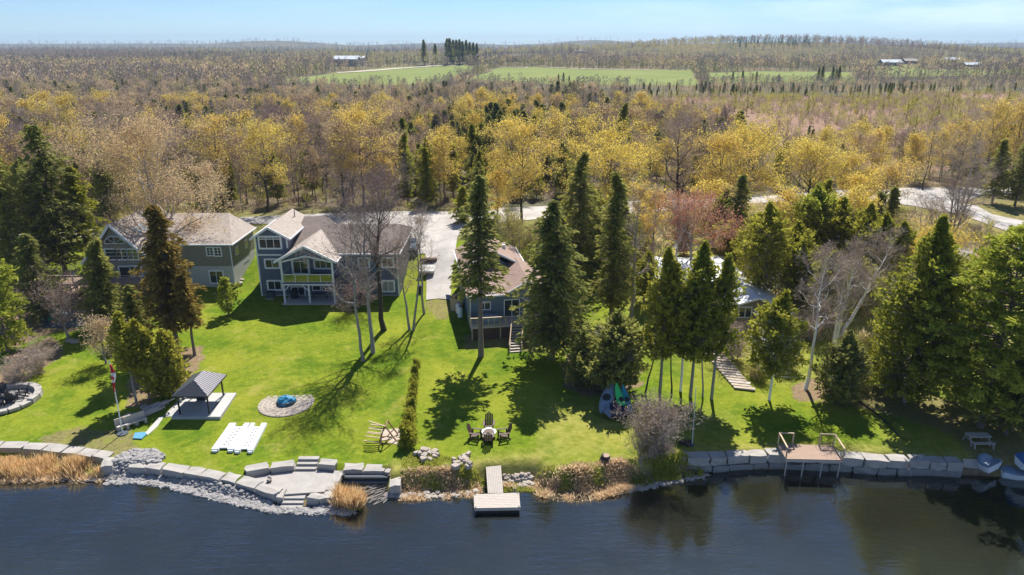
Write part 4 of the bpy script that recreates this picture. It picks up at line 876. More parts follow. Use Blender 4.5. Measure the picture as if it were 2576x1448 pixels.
# ======== the arched-window house with its wing
def arched_house():
    yw = PG(300, 752).y + 1.2; z0 = 1.9
    pk = PY(272.6, 565.6, yw - .5); L0 = PY(204.4, 664, yw - .5); Lm = PY(250, 602, yw - .5); R0 = PY(385, 660, yw - .5); rear = PZ(372.7, 511.4, pk.z); yb = rear.y
    h = thing('arched_window_house', 'taupe house with arched gable windows, a beige shingle roof and a side wing', 'house', ((L0.x + R0.x) / 2, yw, z0))
    m = MB(); m.prism([(L0.x + .9, yw, z0), (R0.x - .7, yw, z0), (R0.x - .7, yw, R0.z + .35), (pk.x, yw, pk.z - .25), (Lm.x + .15, yw, Lm.z - .25), (L0.x + .9, yw, L0.z + 1.0)], (0, .3, 0))
    m.box(R0.x - 1.0, R0.x - .7, yw + .3, yb - .3, z0, R0.z + .3); m.box(L0.x + .9, L0.x + 1.2, yw + .3, yb - .3, z0, L0.z + .9); m.box(L0.x + 1.2, R0.x - 1.0, yb - .6, yb - .3, z0, R0.z + 1); m.build('wall', 'siding_taupe', h)
    t = .2; m = MB(); slab(m, [(pk.x, pk.y, pk.z), (R0.x, pk.y, R0.z), (R0.x, yb, R0.z), (pk.x, yb, pk.z)][::-1], t); slab(m, [(pk.x - .001, pk.y, pk.z), (Lm.x, pk.y, Lm.z), (Lm.x, yb, Lm.z), (pk.x - .001, yb, pk.z)], t); slab(m, [(Lm.x - .001, pk.y, Lm.z), (L0.x, pk.y, L0.z), (L0.x, yb, L0.z), (Lm.x - .001, yb, Lm.z)], t)
    rf = m.build('roof', 'shingle_beige', h)
    m = MB(); o = -.07; edges(m, [(L0.x, pk.y + o, L0.z - .1), (Lm.x, pk.y + o, Lm.z - .1), (pk.x, pk.y + o, pk.z - .1), (R0.x, pk.y + o, R0.z - .1)], .1, .26); edges(m, [(R0.x + .06, pk.y, R0.z - .1), (R0.x + .06, yb, R0.z - .1)], .12, .18); m.build('fascia', 'white_trim', rf)
    # skylights lie in the right-hand slope
    sl = (R0.z - pk.z) / (R0.x - pk.x)
    for (u, v) in ((348, 580), (363, 572)):
        q = None
        for k in range(400):
            yy = pk.y + k * .04; c = PY(u, v, yy); zz = pk.z + sl * (c.x - pk.x)
            if c.z <= zz: q = c; break
        if q is None: continue
        dx = .34; m = MB(); m.prism([(q.x - dx, q.y - .95, q.z - sl * dx + .12), (q.x + dx, q.y - .95, q.z + sl * dx + .12), (q.x + dx, q.y + .2, q.z + sl * dx + .12), (q.x - dx, q.y + .2, q.z - sl * dx + .12)], (0, 0, -.14))
        s = m.build('skylight', 'skylight', rf)
    # dark shingle cross gable running to the wing
    xw = PY(583, 600, yw + 4).x; zc = pk.z - .3; ya = yw + 6.0
    # wing
    yv = PG(560, 722).y; ec = PY(583.3, 615.7, yv - .4); er = PZ(630.5, 572.6, ec.z); xs = PY(494, 640, yv).x
    pkz = PZ(576.3, 536.4, ec.z + 2.5); yr = er.y
    wx1 = ec.x - .4; zb = g(ec.x - 2, yv) - .3; zm = PY(560, 670, yv).z
    m = MB(); m.box(R0.x - .69, wx1, yv, yv + .3, zm, ec.z + .1); m.box(wx1 - .3, wx1, yv + .3, yr - .5, zm, ec.z + .1); m.box(R0.x - .69, wx1, yr - .5, yr - .2, zm, ec.z + .1); m.build('wing_wall', 'siding_olive', h)
    m = MB(); m.box(R0.x - .69, wx1 + .02, yv - .04, yv + .3, zb, zm - .003); m.box(wx1 - .3, wx1 + .02, yv + .3, yr - .5, zb, zm - .003); m.build('wing_foundation', 'concrete', h)
    A = Vector((pkz.x, pkz.y, pkz.z)); B = Vector((pk.x + 1, pkz.y, pkz.z)); e0 = Vector((ec.x, yv - .4, ec.z)); e1 = Vector((ec.x, yr, ec.z)); e2 = Vector((R0.x - .5, yv - .4, ec.z)); e3 = Vector((R0.x - .5, yr, ec.z)); A2 = Vector((R0.x - 3.2, A.y, A.z))
    m = MB(); slab(m, [A, A2, e2, e0], .16); slab(m, [e0, e1, A], .16); slab(m, [e1, e3, A2, A], .16); wr = m.build('wing_roof', 'shingle_beige', h)
    m = MB(); edges(m, [e2 + Vector((0, -.06, -.08)), e0 + Vector((.06, -.06, -.08)), e1 + Vector((.06, 0, -.08))], .12, .16); m.build('gutter', 'white_trim', wr)
    MB().box(wx1 - .1, wx1 + .03, yv - .065, yv - .042, zb, ec.z).build('corner_trim', 'white_trim', h)
    # main gable windows
    def archwin(u0, v0, u1, v1, flip):
        a = PY(u0, v1, yw); b = PY(u1, v0, yw); n = 8; cx_ = b.x if not flip else a.x; rx = b.x - a.x; rz_ = b.z - a.z
        arc = [Vector((cx_ + (-1 if not flip else 1) * rx * math.cos(k * math.pi / 2 / n), yw - .06, a.z + rz_ * math.sin(k * math.pi / 2 / n))) for k in range(n + 1)]
        m = MB(); 
        for i in range(n): m.bar(arc[i], arc[i + 1], .1, .13, up=(0, 1, 0))
        m.bar(Vector((cx_, yw - .06, a.z)), arc[-1], .1, .13, up=(0, 1, 0)); m.bar(Vector((cx_, yw - .058, a.z)), arc[0], .1, .13, up=(0, 1, 0)); m.bar(Vector((cx_, yw - .05, a.z)), arc[n // 2], .05, .06, up=(0, 1, 0))
        f = m.build('arched_window', 'white_trim', h); pts = [Vector((cx_, yw - .03, a.z))] + [Vector((q.x, yw - .03, q.z)) for q in arc]
        MB().prism(pts, (0, .05, 0)).build('pane', 'glass', f)
    archwin(264, 595, 285, 613, False); archwin(289, 595, 312, 613, True)
    window(h, 268, 627, 290, 654, yw, 1, rows=3, fr=.16); window(h, 295, 627, 317, 654, yw, 2, rows=3, fr=.16); window(h, 323, 627, 345, 654, yw, 2, rows=3, fr=.16)
    window(h, 303, 671, 326, 700, yw, 1, 'glass_door', fr=.16); window(h, 330, 670, 354, 696, yw, 2, rows=3, fr=.16)
    window(h, 521, 623, 535, 644, yv, 2, rows=3, fr=.13); window(h, 540, 623, 555, 645, yv, 2, rows=3, fr=.13); window(h, 530, 682, 560, 713, yv - .05, 2, 'patio_door', fr=.16)
    for i, (u, z_) in enumerate([(592, 0), (607, 0)]):
        yy = yv + 1.8 + i * 3.4; zc_ = (zm + ec.z) / 2 + .1; m = MB(); m.box(wx1 - .02, wx1 + .06, yy - .5, yy + .5, zc_ - .6, zc_ + .6); f = m.build('window', 'white_trim', h); MB().box(wx1, wx1 + .08, yy - .38, yy + .38, zc_ - .48, zc_ + .48).build('pane', 'glass', f)
    # raised deck
    zk = PY(330, 715, yw - 2.6).z; m = MB(); m.box(L0.x - 3.0, R0.x - .8, yw - 2.6, yw - .02, zk - .2, zk); dk = m.build('deck', 'wood_deck', h)
    m = MB()
    for k in range(9): x = L0.x - 3 + (R0.x - .8 - L0.x + 3) * k / 8; m.box(x - .05, x + .05, yw - 2.58, yw - 2.48, zk, zk + 1.0)
    m.box(L0.x - 3, R0.x - .8, yw - 2.6, yw - 2.46, zk + 1.0, zk + 1.08); m.box(L0.x - 3, R0.x - .8, yw - 2.56, yw - 2.5, zk + .15, zk + .2); m.build('railing', 'wood_deck', dk)
    m = MB(); [m.box(x - .08, x + .08, yw - 2.5, yw - 2.34, z0 - .5, zk - .2) for x in (L0.x - 2.8, pk.x, R0.x - 1.1)]; m.build('post', 'wood_dark', dk)
    return yw, L0, zk
YA, LA, ZK = arched_house()
p = Vector(PG(150, 752)); 
t = thing('wooden_terrace', 'raised plank terrace with railings left of the arched-window house', 'deck', p)
MB().box(p.x - 2.6, p.x + 2.3, p.y, p.y + 5.0, p.z + .5, p.z + .75).build('planks', 'wood_deck', t)
m = MB(); [m.box(p.x - 2.6 + i * .6, p.x - 2.5 + i * .6, p.y + .03, p.y + .13, p.z - .3, p.z + 1.7) for i in range(9)]; m.box(p.x - 2.6, p.x + 2.4, p.y + .0, p.y + .16, p.z + 1.7, p.z + 1.78); [m.box(p.x + 2.2, p.x + 2.3, p.y + .4 + i * .8, p.y + .5 + i * .8, p.z + .75, p.z + 1.7) for i in range(6)]; m.box(p.x + 2.18, p.x + 2.32, p.y + .2, p.y + 5, p.z + 1.7, p.z + 1.77); m.build('railing', 'wood_tan', t)
p2 = Vector((p.x + .9, p.y + 2.2, p.z + .75)); boxy('parasol', 'closed blue parasol on the plank terrace left of the arched-window house', 'parasol', [('pole', 'white_trim', MB().cyl((0, 0, 0), (0, 0, 2.5), .03)), ('canopy', 'blue_cloth', MB().cyl((0, 0, .8), (0, 0, 1.3), .30, .22, 7).cyl((0, 0, 1.3), (0, 0, 2.45), .22, .05, 7)), ('base', 'black_metal', MB().cyl((0, 0, 0), (0, 0, .08), .3))], p2)
p3 = PG(160, 765)
for i, (u, v) in enumerate([(156, 747), (169, 747)]):
    q = PG(u, v + 8); boxy('planter_box', ['left', 'right'][i] + ' of two pale wooden planter boxes below the plank terrace', 'planter', [('box', 'wood_tan', MB().box(-.42, .42, -.3, .3, 0, .6)), ('soil', 'mulch', MB().box(-.38, .38, -.26, .26, .6, .63))], q)
tag(drape('dark_terrace', flatpoly([(100, 800), (118, 783), (235, 783), (240, 812), (200, 824), (110, 826)]), .06, 'dark_steel', 1.5, None), 'dark paved terrace under the green chair', 'terrace')
# ======== the small blue house
def blue_cottage():
    zg = g(-4, 79); fl = PY(1184, 826, 79.5)
    q = PG(1184, 836); p = Vector((q.x, q.y, 0)); p.z = g(p.x, p.y) - .1
    h = thing('small_blue_house', 'small blue house with reddish-brown roofs, a wooden deck and stairs', 'house', p); a = R(9)
    ex = Vector((math.cos(a), math.sin(a), 0)); ey = Vector((-math.sin(a), math.cos(a), 0))
    def W(x, y, z): return p + ex * x + ey * y + Vector((0, 0, z))
    def bx(m, x0, x1, y0, y1, z0, z1): return m.hexa([W(x0, y0, z0), W(x1, y0, z0), W(x1, y1, z0), W(x0, y1, z0), W(x0, y0, z1), W(x1, y0, z1), W(x1, y1, z1), W(x0, y1, z1)])
    w = 8.6; d1 = 8.5; d2 = 15.0; fz = 1.65; ze = 4.6; 
    m = MB(); bx(m, 0, w, 0, .25, .3, ze); bx(m, 0, .25, .25, d2, .3, ze); bx(m, w - .25, w, .25, d1, .3, ze); bx(m, .25, 7, d2 - .25, d2, .3, ze); bx(m, 6.75, 7, d1, d2 - .25, .3, ze + 1); bx(m, .25, w - .25, d1 - .25, d1, 2.0, ze)
    m.prism([W(w - 4.4, .02, ze), W(w, .02, ze), W(w - 2.2, .02, ze + 1.25)], ey * .2); m.prism([W(0, d1 - 1, ze), W(7, d1 - 1, ze), W(3.5, d1 - 1, ze + 1.9)], ey * .2); m.build('wall', 'siding_blue', h)
    m = MB(); bx(m, .02, w - .02, .03, d1, -.6, .299); m.build('foundation', 'foundation', h)
    # low front roof, gable over the door, upper rear roof
    m = MB(); slab(m, [W(-.45, -.5, ze - .1), W(w - 4.3, -.5, ze - .1), W(w - 4.3, d1 - .8, ze + 1.1), W(-.45, d1 - .8, ze + 1.1)], .16)
    gx = w - 2.2; slab(m, [W(gx, -.6, ze + 1.45), W(gx, d1, ze + 1.45), W(gx - 2.6, d1, ze), W(gx - 2.6, -.6, ze)], .16); slab(m, [W(gx, -.6, ze + 1.45), W(gx + 2.7, -.6, ze), W(gx + 2.7, d1, ze), W(gx, d1, ze + 1.45)], .16)
    r1 = m.build('front_roof', 'shingle_red', h); m = MB(); edges(m, [W(gx - 2.6, -.66, ze - .08), W(gx, -.66, ze + 1.37), W(gx + 2.7, -.66, ze - .08)], .1, .2); edges(m, [W(-.45, -.56, ze - .17), W(w - 4.6, -.56, ze - .17)], .12, .16); m.build('gutter', 'white_trim', r1)
    zu = ze + .7; m = MB(); slab(m, [W(3.5, d1 - 1.6, zu + 2.1), W(3.5, d2 + .4, zu + 2.1), W(-.5, d2 + .4, zu), W(-.5, d1 - 1.6, zu)], .16); slab(m, [W(3.5, d1 - 1.6, zu + 2.1), W(7.5, d1 - 1.6, zu), W(7.5, d2 + .4, zu), W(3.5, d2 + .4, zu + 2.1)], .16)
    r2 = m.build('rear_roof', 'shingle_red', h); m = MB(); edges(m, [W(-.5, d1 - 1.66, zu - .1), W(3.5, d1 - 1.66, zu + 2.0), W(7.5, d1 - 1.66, zu - .1)], .1, .2); edges(m, [W(7.56, d1 - 1.6, zu - .08), W(7.56, d2 + .4, zu - .08)], .1, .16); edges(m, [W(-.56, d1 - 1.6, zu - .08), W(-.56, d2 + .4, zu - .08)], .1, .16); m.build('fascia', 'white_trim', r2)
    m = MB(); bx(m, 5.2, 5.6, 11, 11.4, zu + .8, zu + 1.6); m.build('vent', 'white_trim', r2)
    def wn(x0, x1, z0, z1, n, nm):
        m = MB(); bx(m, x0, x1, -.07, 0, z0, z0 + .1); bx(m, x0, x1, -.07, 0, z1 - .1, z1); bx(m, x0, x0 + .1, -.066, 0, z0 + .1, z1 - .1); bx(m, x1 - .1, x1, -.066, 0, z0 + .1, z1 - .1)
        for k in range(1, n): xx = x0 + (x1 - x0) * k / n; bx(m, xx - .04, xx + .04, -.06, 0, z0 + .1, z1 - .1)
        f = m.build(nm, 'white_trim', h); m = MB(); bx(m, x0 + .08, x1 - .08, -.035, .01, z0 + .08, z1 - .08); m.build('pane', 'glass', f)
    wn(3.75, 5.55, fz, fz + 2.1, 2, 'patio_door'); wn(.9, 2.3, fz + 1.0, fz + 2.0, 2, 'window')
    m = MB(); bx(m, -.02, .07, -.12, -.02, .6, ze); m.build('downspout', 'white_trim', h)
    # deck
    m = MB(); bx(m, -.2, 9.2, -2.3, -.12, fz - .25, fz - .02); dk = m.build('deck', 'wood_weathered', h)
    m = MB()
    for k in range(7): x = -.15 + k * .62; bx(m, x, x + .07, -2.28, -2.2, fz - .02, fz + .9)
    bx(m, -.2, 3.9, -2.32, -2.16, fz + .9, fz + .98); bx(m, -.2, 3.9, -2.26, -2.22, fz + .1, fz + .16); bx(m, -.2, -.12, -2.15, -.15, fz + .2, fz + .98); bx(m, 5.6, 9.2, -2.32, -2.16, fz + .9, fz + .98)
    for k in range(5): x = 5.6 + k * .85; bx(m, x, x + .07, -2.28, -2.2, fz - .02, fz + .9)
    m.build('railing', 'wood_tan', dk)
    m = MB(); [bx(m, x, x + .12, -2.2, -2.08, -.8, fz - .25) for x in (-.1, 3.0, 6.2, 9.0)]; m.build('post', 'wood_tan', dk)
    m = MB(); bx(m, -.1, 9.1, -2.05, -2.0, -.3, fz - .3); m.build('lattice', 'wood_dark', dk)
    # stairs
    st = [PZ(1271, 826, 0)]; bot = PG(1297, 888); loc = bot - p; by = loc.dot(ey); bxx = loc.dot(ex); top = (4.35, -2.35, fz - .05); n = 10; zb = loc.z
    m = MB()
    for k in range(n):
        f = (k + .5) / n; x = top[0] + (bxx - .6 - top[0]) * f; y = top[1] + (by - top[1]) * f; z = top[2] + (zb - top[2]) * f; bx(m, x, x + 1.2, y - .17, y + .13, z - .03, z + .03)
    s = m.build('stairs', 'wood_weathered', dk); m = MB()
    for o in (-.05, 1.22):
        A = W(top[0] + o, top[1], top[2]); B = W(bxx - .6 + o, by, zb); m.bar(A, B, .08, .25); m.bar(A + Vector((0, 0, .9)), B + Vector((0, 0, .9)), .1, .08); [m.bar(A.lerp(B, t_), A.lerp(B, t_) + Vector((0, 0, .9)), .08) for t_ in (.02, .5, .98)]
    m.build('handrail', 'wood_tan', s)
    q = W(1.6, -1.2, fz - .02); return q, a, W
QB, AB, WB = blue_cottage()
q = WB(2.0, -1.2, 1.65); boxy('covered_table', 'pale covered table on the deck of the small blue house', 'table', [('cover', 'blue_tarp', MB().rock((0, 0, .4), 1.9, 1.1, .8, 0, .06, .15, 3)), ('leg', 'black_metal', MB().box(-.7, -.64, -.3, -.24, 0, .1).box(.64, .7, -.3, -.24, 0, .1))], q)
for i, (dx, dy) in enumerate([(-.8, 4.2), (-.9, 5.5)]):
    q = WB(dx, dy, 0); q.z = g(q.x, q.y); boxy('propane_tank', ['white tank standing against the left wall of the small blue house', 'second white tank, nearer the driveway, by the small blue house'][i], 'tank', [('body', 'plastic_white', MB().cyl((0, 0, .1), (0, 0, 1.15), .3, .3, 14).cyl((0, 0, 1.15), (0, 0, 1.3), .3, .12, 14)), ('valve', 'dark_steel', MB().cyl((0, 0, 1.3), (0, 0, 1.42), .07))], q)
q = WB(-.9, 7.2, 0); q.z = g(q.x, q.y)
m = MB(); rr = random.Random(4); [m.cyl((rr.uniform(-.5, .5), -.9, .15 + .2 * k), (rr.uniform(-.5, .5), .9, .15 + .2 * k), .1) for k in range(6)]; [m.cyl((x, -.9, .12), (x, .9, .12), .12) for x in (-.45, -.2, .05, .3)]
boxy('firewood_pile', 'orange-brown firewood pile by the left wall of the small blue house', 'firewood', [('log', 'wood_rust', m), ('rack', 'wood_tan', MB().box(-.7, .7, -.95, -.88, 0, 1.5).box(-.7, .7, .88, .95, 0, 1.5))], q)
# ======== the metal-roofed grey house
def metal_house():
    q = PG(1866, 812); yw = q.y; z0 = q.z - .2; h = thing('metal_roofed_house', 'grey house with a pale metal roof hidden among the cedars', 'house', (q.x, yw, z0))
    x0 = PY(1833, 790, yw).x; x1 = PY(1985, 790, yw).x; pk = PY(1909.5, 750.5, yw - .4); el = PY(1829, 774, yw - .4); ez = el.z; xr = 2 * pk.x - el.x
    m = MB(); m.prism([(x0, yw, z0), (xr - .4, yw, z0), (xr - .4, yw, ez + .15), (pk.x, yw, pk.z - .15), (x0, yw, ez + .15)], (0, .25, 0)); yb = yw + 16; m.box(x0, x0 + .25, yw + .25, yb, z0, ez + .1); m.box(xr - .65, xr - .4, yw + .25, yb, z0, ez + .1); m.box(x0 - 7, x0 - .01, yw + 5, yw + 5.25, z0 + 1, ez + .5); m.box(x0 - 7, x0 - 6.75, yw + 5.25, yb, z0 + 1, ez + .5); m.build('wall', 'siding_olive', h)
    m = MB(); slab(m, [(pk.x, yw - .5, pk.z), (pk.x, yb, pk.z), (el.x, yb, ez), (el.x, yw - .5, ez)], .1); slab(m, [(pk.x, yw - .5, pk.z), (xr, yw - .5, ez), (xr, yb, ez), (pk.x, yb, pk.z)], .1)
    rp = PY(1780, 640, yw + 14); zr = rp.z
    slab(m, [(x0 - 7.4, yw + 4.6, ez + .45), (x0 + .5, yw + 4.6, ez + .45), (pk.x, yw + 10, zr - .3), (x0 - 6, yw + 13, zr)], .1); slab(m, [(x0 - 6, yw + 13.001, zr), (pk.x, yw + 10.001, zr - .3), (pk.x + 3, yb + 3, ez), (x0 - 7, yb + 3, ez)], .1)
    rf = m.build('roof', 'metal_roof', h)
    m = MB(); edges(m, [(el.x, yw - .55, ez - .05), (pk.x, yw - .55, pk.z - .05), (xr, yw - .55, ez - .05)], .08, .2); m.build('fascia', 'white_trim', rf)
    window(h, 1841, 773, 1892, 799, yw, 3, fr=.1)
    m = MB(); zk = PY(2005, 812, yw).z; m.box(xr - .35, xr + 5.5, yw - 1, yw + 3, zk - .2, zk); dk = m.build('deck', 'wood_weathered', h); m = MB()
    for k in range(8): x = xr - .3 + k * .8; m.box(x, x + .08, yw - .98, yw - .9, zk, zk + 1)
    m.box(xr - .3, xr + 5.5, yw - 1, yw - .86, zk + 1, zk + 1.07); m.build('railing', 'wood_tan', dk)
    m = MB(); [m.box(x, x + .14, yw - .9, yw - .76, z0 - 1.5, zk - .2) for x in (xr, xr + 2.7, xr + 5.2)]; m.build('post', 'wood_dark', dk)
metal_house()
# ======== vehicles
def car(p, rz, lab, body='car_blue'):
    t = thing('parked_car', lab, 'car', (0, 0, 0))
    L, w = 4.5, 1.82; prof = [(-L/2, .35), (-L/2, .78), (-L/2 + .25, .92), (-.95, 1.0), (-.55, 1.02), (1.6, 1.05), (L/2 - .1, 1.0), (L/2, .8), (L/2, .35)]
    m = MB(); m.prism([(-w/2, a, b) for a, b in prof], (w, 0, 0)); b_ = m.build('body', body, t)
    mod = b_.modifiers.new('bevel', 'BEVEL'); mod.width = .09; mod.segments = 2
    gh = [(-.95, 1.0), (-.3, 1.5), (1.25, 1.52), (1.95, 1.04)]; iw = .12
    m = MB(); bot = [(-w/2 + .04, -1.0), (w/2 - .04, -1.0), (w/2 - .04, 2.0), (-w/2 + .04, 2.0)]; top = [(-w/2 + .25, -.3), (w/2 - .25, -.3), (w/2 - .25, 1.3), (-w/2 + .25, 1.3)]
    m.hexa([(x, y, .98) for x, y in bot] + [(x, y, 1.46) for x, y in top]); m.build('cabin_glass', 'car_glass', t)
    m = MB(); m.box(-w/2 + .22, w/2 - .22, -.34, 1.34, 1.462, 1.52); m.build('car_roof', body, t)
    for sx in (-1, 1):
        for yy in (-1.4, 1.4):
            wh = MB().cyl((sx * w/2 - .11, yy, .33), (sx * w/2 + .11, yy, .33), .33, n=16).build('wheel', 'tyre', t); MB().cyl((sx * (w/2 + .105), yy, .33), (sx * (w/2 + .12), yy, .33), .2, n=12).build('rim', 'chrome', wh)
        MB().box(sx * .7 - .15, sx * .7 + .15, -L/2 - .02, -L/2 + .05, .62, .76).build('headlight', 'chrome', t); MB().box(sx * .75 - .12, sx * .75 + .12, L/2 - .05, L/2 + .02, .7, .85).build('tail_light', 'lamp_red', t)
        MB().box(sx * (w/2 + .1) - .09, sx * (w/2 + .1) + .09, -.75, -.62, 1.0, 1.13).build('mirror', body, t)
    MB().box(-.6, .6, -L/2 - .03, -L/2 + .02, .42, .6).build('grille', 'plastic_black', t)
    t.location = p; t.rotation_euler = (0, 0, rz); return t
p = PG(1036, 632); car(p + Vector((0, 0, .06)), R(3), 'dark blue car parked beside the slate-blue house, windscreen toward the lake')
p = PG(2600, 648); car(p + Vector((0, 0, .06)), R(60), 'blue car cut off by the right edge, beyond the huge pine', 'blue_tarp')
p = PG(1079, 668); boxy('concrete_ramp', 'pale concrete pad at the left edge of the gravel driveway', 'pad', [('slab', 'concrete', MB().box(-1.0, 1.0, -3, 1, -.2, .1)), ('kerb', 'concrete', MB().box(-1.1, -1.0, -3, 1, -.2, .25))], p)
p = PG(1080, 660); boxy('timber_planter', 'dark timber planter at the head of the driveway pad', 'planter', [('box', 'wood_dark', MB().box(-1.1, 1.1, -.35, .35, 0, .55)), ('soil', 'mulch', MB().box(-1.0, 1.0, -.28, .28, .55, .6))], p)
p = PG(1058, 736); boxy('wheelie_bin', 'black wheeled bin in the grass between the slate-blue house and the driveway', 'bin', [('body', 'plastic_black', MB().hexa([(-.25, -.28, .05), (.25, -.28, .05), (.25, .28, .05), (-.25, .28, .05), (-.3, -.36, .95), (.3, -.36, .95), (.3, .36, .95), (-.3, .36, .95)])), ('lid', 'plastic_black', MB().box(-.32, .32, -.38, .38, .95, 1.02)), ('wheel', 'tyre', MB().cyl((-.3, .28, .1), (-.24, .28, .1), .1).cyl((.24, .28, .1), (.3, .28, .1), .1))], p)
p = Vector((PY(594, 700, 92).x + .9, 92, 0)); p.z = g(p.x, p.y)
boxy('hot_tub', 'dark square tub outside the side wall of the beige-roofed wing', 'tub', [('shell', 'wood_dark', MB().box(-.8, .8, -.8, .8, 0, .9)), ('lid', 'dark_steel', MB().box(-.85, .85, -.85, .85, .9, 1.0))], p)
p = PG(590, 716); m = MB(); rr = random.Random(3); [m.rock((rr.uniform(-.9, .9), rr.uniform(-1.5, 1.5), .15), rr.uniform(.3, .7), rr.uniform(.3, .6), .4, rr.random() * 3) for _ in range(14)]
boxy('rock_border', 'low border of rocks at the corner of the beige-roofed wing', 'rocks', [('stone', 'boulder', m)], p)
FARM = []
# far farm buildings
def farmhouse(u, v, y, w, d, hh, lab, wall='white_trim', roof='metal_roof', name='farm_building'):
    b = PY(u, v, y); FARM.append((b.x, y, w, d)); h = thing(name, lab, 'building', b)
    MB().box(b.x - w/2, b.x + w/2, b.y, b.y + d, b.z - 8, b.z + hh).build('wall', wall, h)
    m = MB(); slab(m, [(b.x - w/2 - .6, b.y - .6, b.z + hh - .1), (b.x + w/2 + .6, b.y - .6, b.z + hh - .1), (b.x + w/2 + .6, b.y + d/2, b.z + hh + d * .22), (b.x - w/2 - .6, b.y + d/2, b.z + hh + d * .22)], .4); slab(m, [(b.x - w/2 - .6, b.y + d/2, b.z + hh + d * .22), (b.x + w/2 + .6, b.y + d/2, b.z + hh + d * .22), (b.x + w/2 + .6, b.y + d + .6, b.z + hh - .1), (b.x - w/2 - .6, b.y + d + .6, b.z + hh - .1)], .4)
    m.build('roof', roof, h); m = MB()
    for k in range(4): x = b.x - w/2 + w * (k + .5) / 4; m.box(x - .8, x + .8, b.y - .08, b.y + .1, b.z + hh * .3, b.z + hh * .7)
    m.build('window', 'glass', h)
farmhouse(870, 166, 930, 30, 18, 8, 'grey-roofed farm building left of the far green fields', 'foundation', 'metal_roof')
farmhouse(903, 165, 960, 14, 12, 9, 'small pale building beside the grey-roofed farm building', 'foundation', 'metal_roof')
farmhouse(1290, 152, 1080, 20, 12, 6, 'long low building above the middle green field', 'siding_taupe', 'shingle_brown')
farmhouse(1465, 141, 1300, 26, 16, 7, 'pale blue house among the trees right of the spruce grove', 'siding_taupe', 'shingle_brown')
farmhouse(2245, 168, 900, 24, 14, 5, 'long low grey building above the right-hand green field', 'foundation', 'metal_roof')
farmhouse(2292, 164, 940, 16, 12, 5, 'second low building above the right-hand green field', 'foundation', 'shingle_beige')
farmhouse(2395, 160, 1000, 22, 12, 5, 'pale-roofed bungalow among conifers at the right', 'foundation', 'metal_roof')
farmhouse(2450, 172, 900, 20, 12, 4, 'blue-grey roofed building at the right end of the fields', 'siding_taupe', 'metal_roof')
# ---------------------------------------------------------------- lakeside things
def onto(u, v, z=None): return PG(u, v) if z is None else PZ(u, v, z)
rnd = random.Random(12)
# gazebo on its concrete platform
def gazebo():
    zb = PG(500, 1055).z + .28
    A, B, C_, D = PZ(431, 1049, zb), PZ(553.6, 1049, zb), PZ(595, 989, zb), PZ(478, 989, zb)
    t = thing('concrete_platform', 'pale concrete platform under the gazebo', 'platform', ((A + B + C_ + D) / 4) - Vector((0, 0, .28)))
    MB().prism([A, B, C_, D], (0, 0, -.6)).build('slab', 'concrete', t); m = MB(); e = (C_ - B).normalized()
    m.prism([B + Vector((-1.15, .1, .012)), B + Vector((-.95, .1, .012)), C_ + Vector((-.95, -.1, .012)), C_ + Vector((-1.15, -.1, .012))], (0, 0, -.02)); m.build('joint', 'dark_steel', t)
    z = zb + .01; f0, f1, b1 = PZ(453.5, 1043, z), PZ(527.2, 1041.3, z), PZ(562, 994.6, z); b0 = f0 + (b1 - f1)
    hgt = PY(527.2, 993, f1.y).z - z; c = (f0 + b1) / 2; g_ = thing('gazebo', 'dark metal gazebo with a hipped roof over the barbecue', 'gazebo', (c.x, c.y, z))
    for q in (f0, f1, b1, b0):
        MB().box(q.x - .06, q.x + .06, q.y - .06, q.y + .06, z, z + hgt).build('post', 'black_metal', g_)
    o = .3; x0, x1, y0, y1 = f0.x - o, f1.x + o, f0.y - o, b1.y + o; ze = z + hgt + .05; zr = ze + 1.0; xm = (x0 + x1) / 2; yr0, yr1 = y0 + (y1 - y0) * .28, y0 + (y1 - y0) * .72
    R0_, R1_ = Vector((xm, yr0, zr)), Vector((xm, yr1, zr)); c0, c1, c2, c3 = [Vector(v) for v in ((x0, y0, ze), (x1, y0, ze), (x1, y1, ze), (x0, y1, ze))]
    sh = (x1 - x0) * .12
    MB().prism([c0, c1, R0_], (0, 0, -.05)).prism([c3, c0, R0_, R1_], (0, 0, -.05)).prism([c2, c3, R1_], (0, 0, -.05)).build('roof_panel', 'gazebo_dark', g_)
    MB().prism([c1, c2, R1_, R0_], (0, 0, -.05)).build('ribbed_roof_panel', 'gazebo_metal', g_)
    m = MB(); n = 16
    for k in range(n + 1):
        f = k / n; yy = y0 + (y1 - y0) * f; ft = 1 if yr0 <= yy <= yr1 else ((yy - y0) / (yr0 - y0) if yy < yr0 else (y1 - yy) / (y1 - yr1)); m.bar((x1, yy, ze + .02), (x1 + (xm - x1) * ft, yy, ze + (zr - ze) * ft + .02), .05, .05) if ft > .02 else None
    m.build('roof_rib', 'gazebo_metal', g_)
    m = MB(); edges(m, [c0, c1, c2, c3, c0], .08, .1, -.04); m.build('eave_beam', 'black_metal', g_)
    barbecue(PZ(509, 1006, z), 'black barbecue standing under the gazebo')
    pt = PZ(497, 1003, z); patio_table(pt + Vector((-.2, 1.0, 0)), 'dark table at the back of the gazebo platform')
gazebo()
def slabset(name, label, polys, mat, th=.12, cat='path', dz=.05):
    t = None
    for i, pl in enumerate(polys):
        P_ = [PG(u, v) + Vector((0, 0, dz)) for u, v in pl]
        if t is None: t = thing(name, label, cat, sum(P_, Vector()) / len(P_) )
        MB().prism(P_, (0, 0, -th)).build('slab', mat, t)
    return t
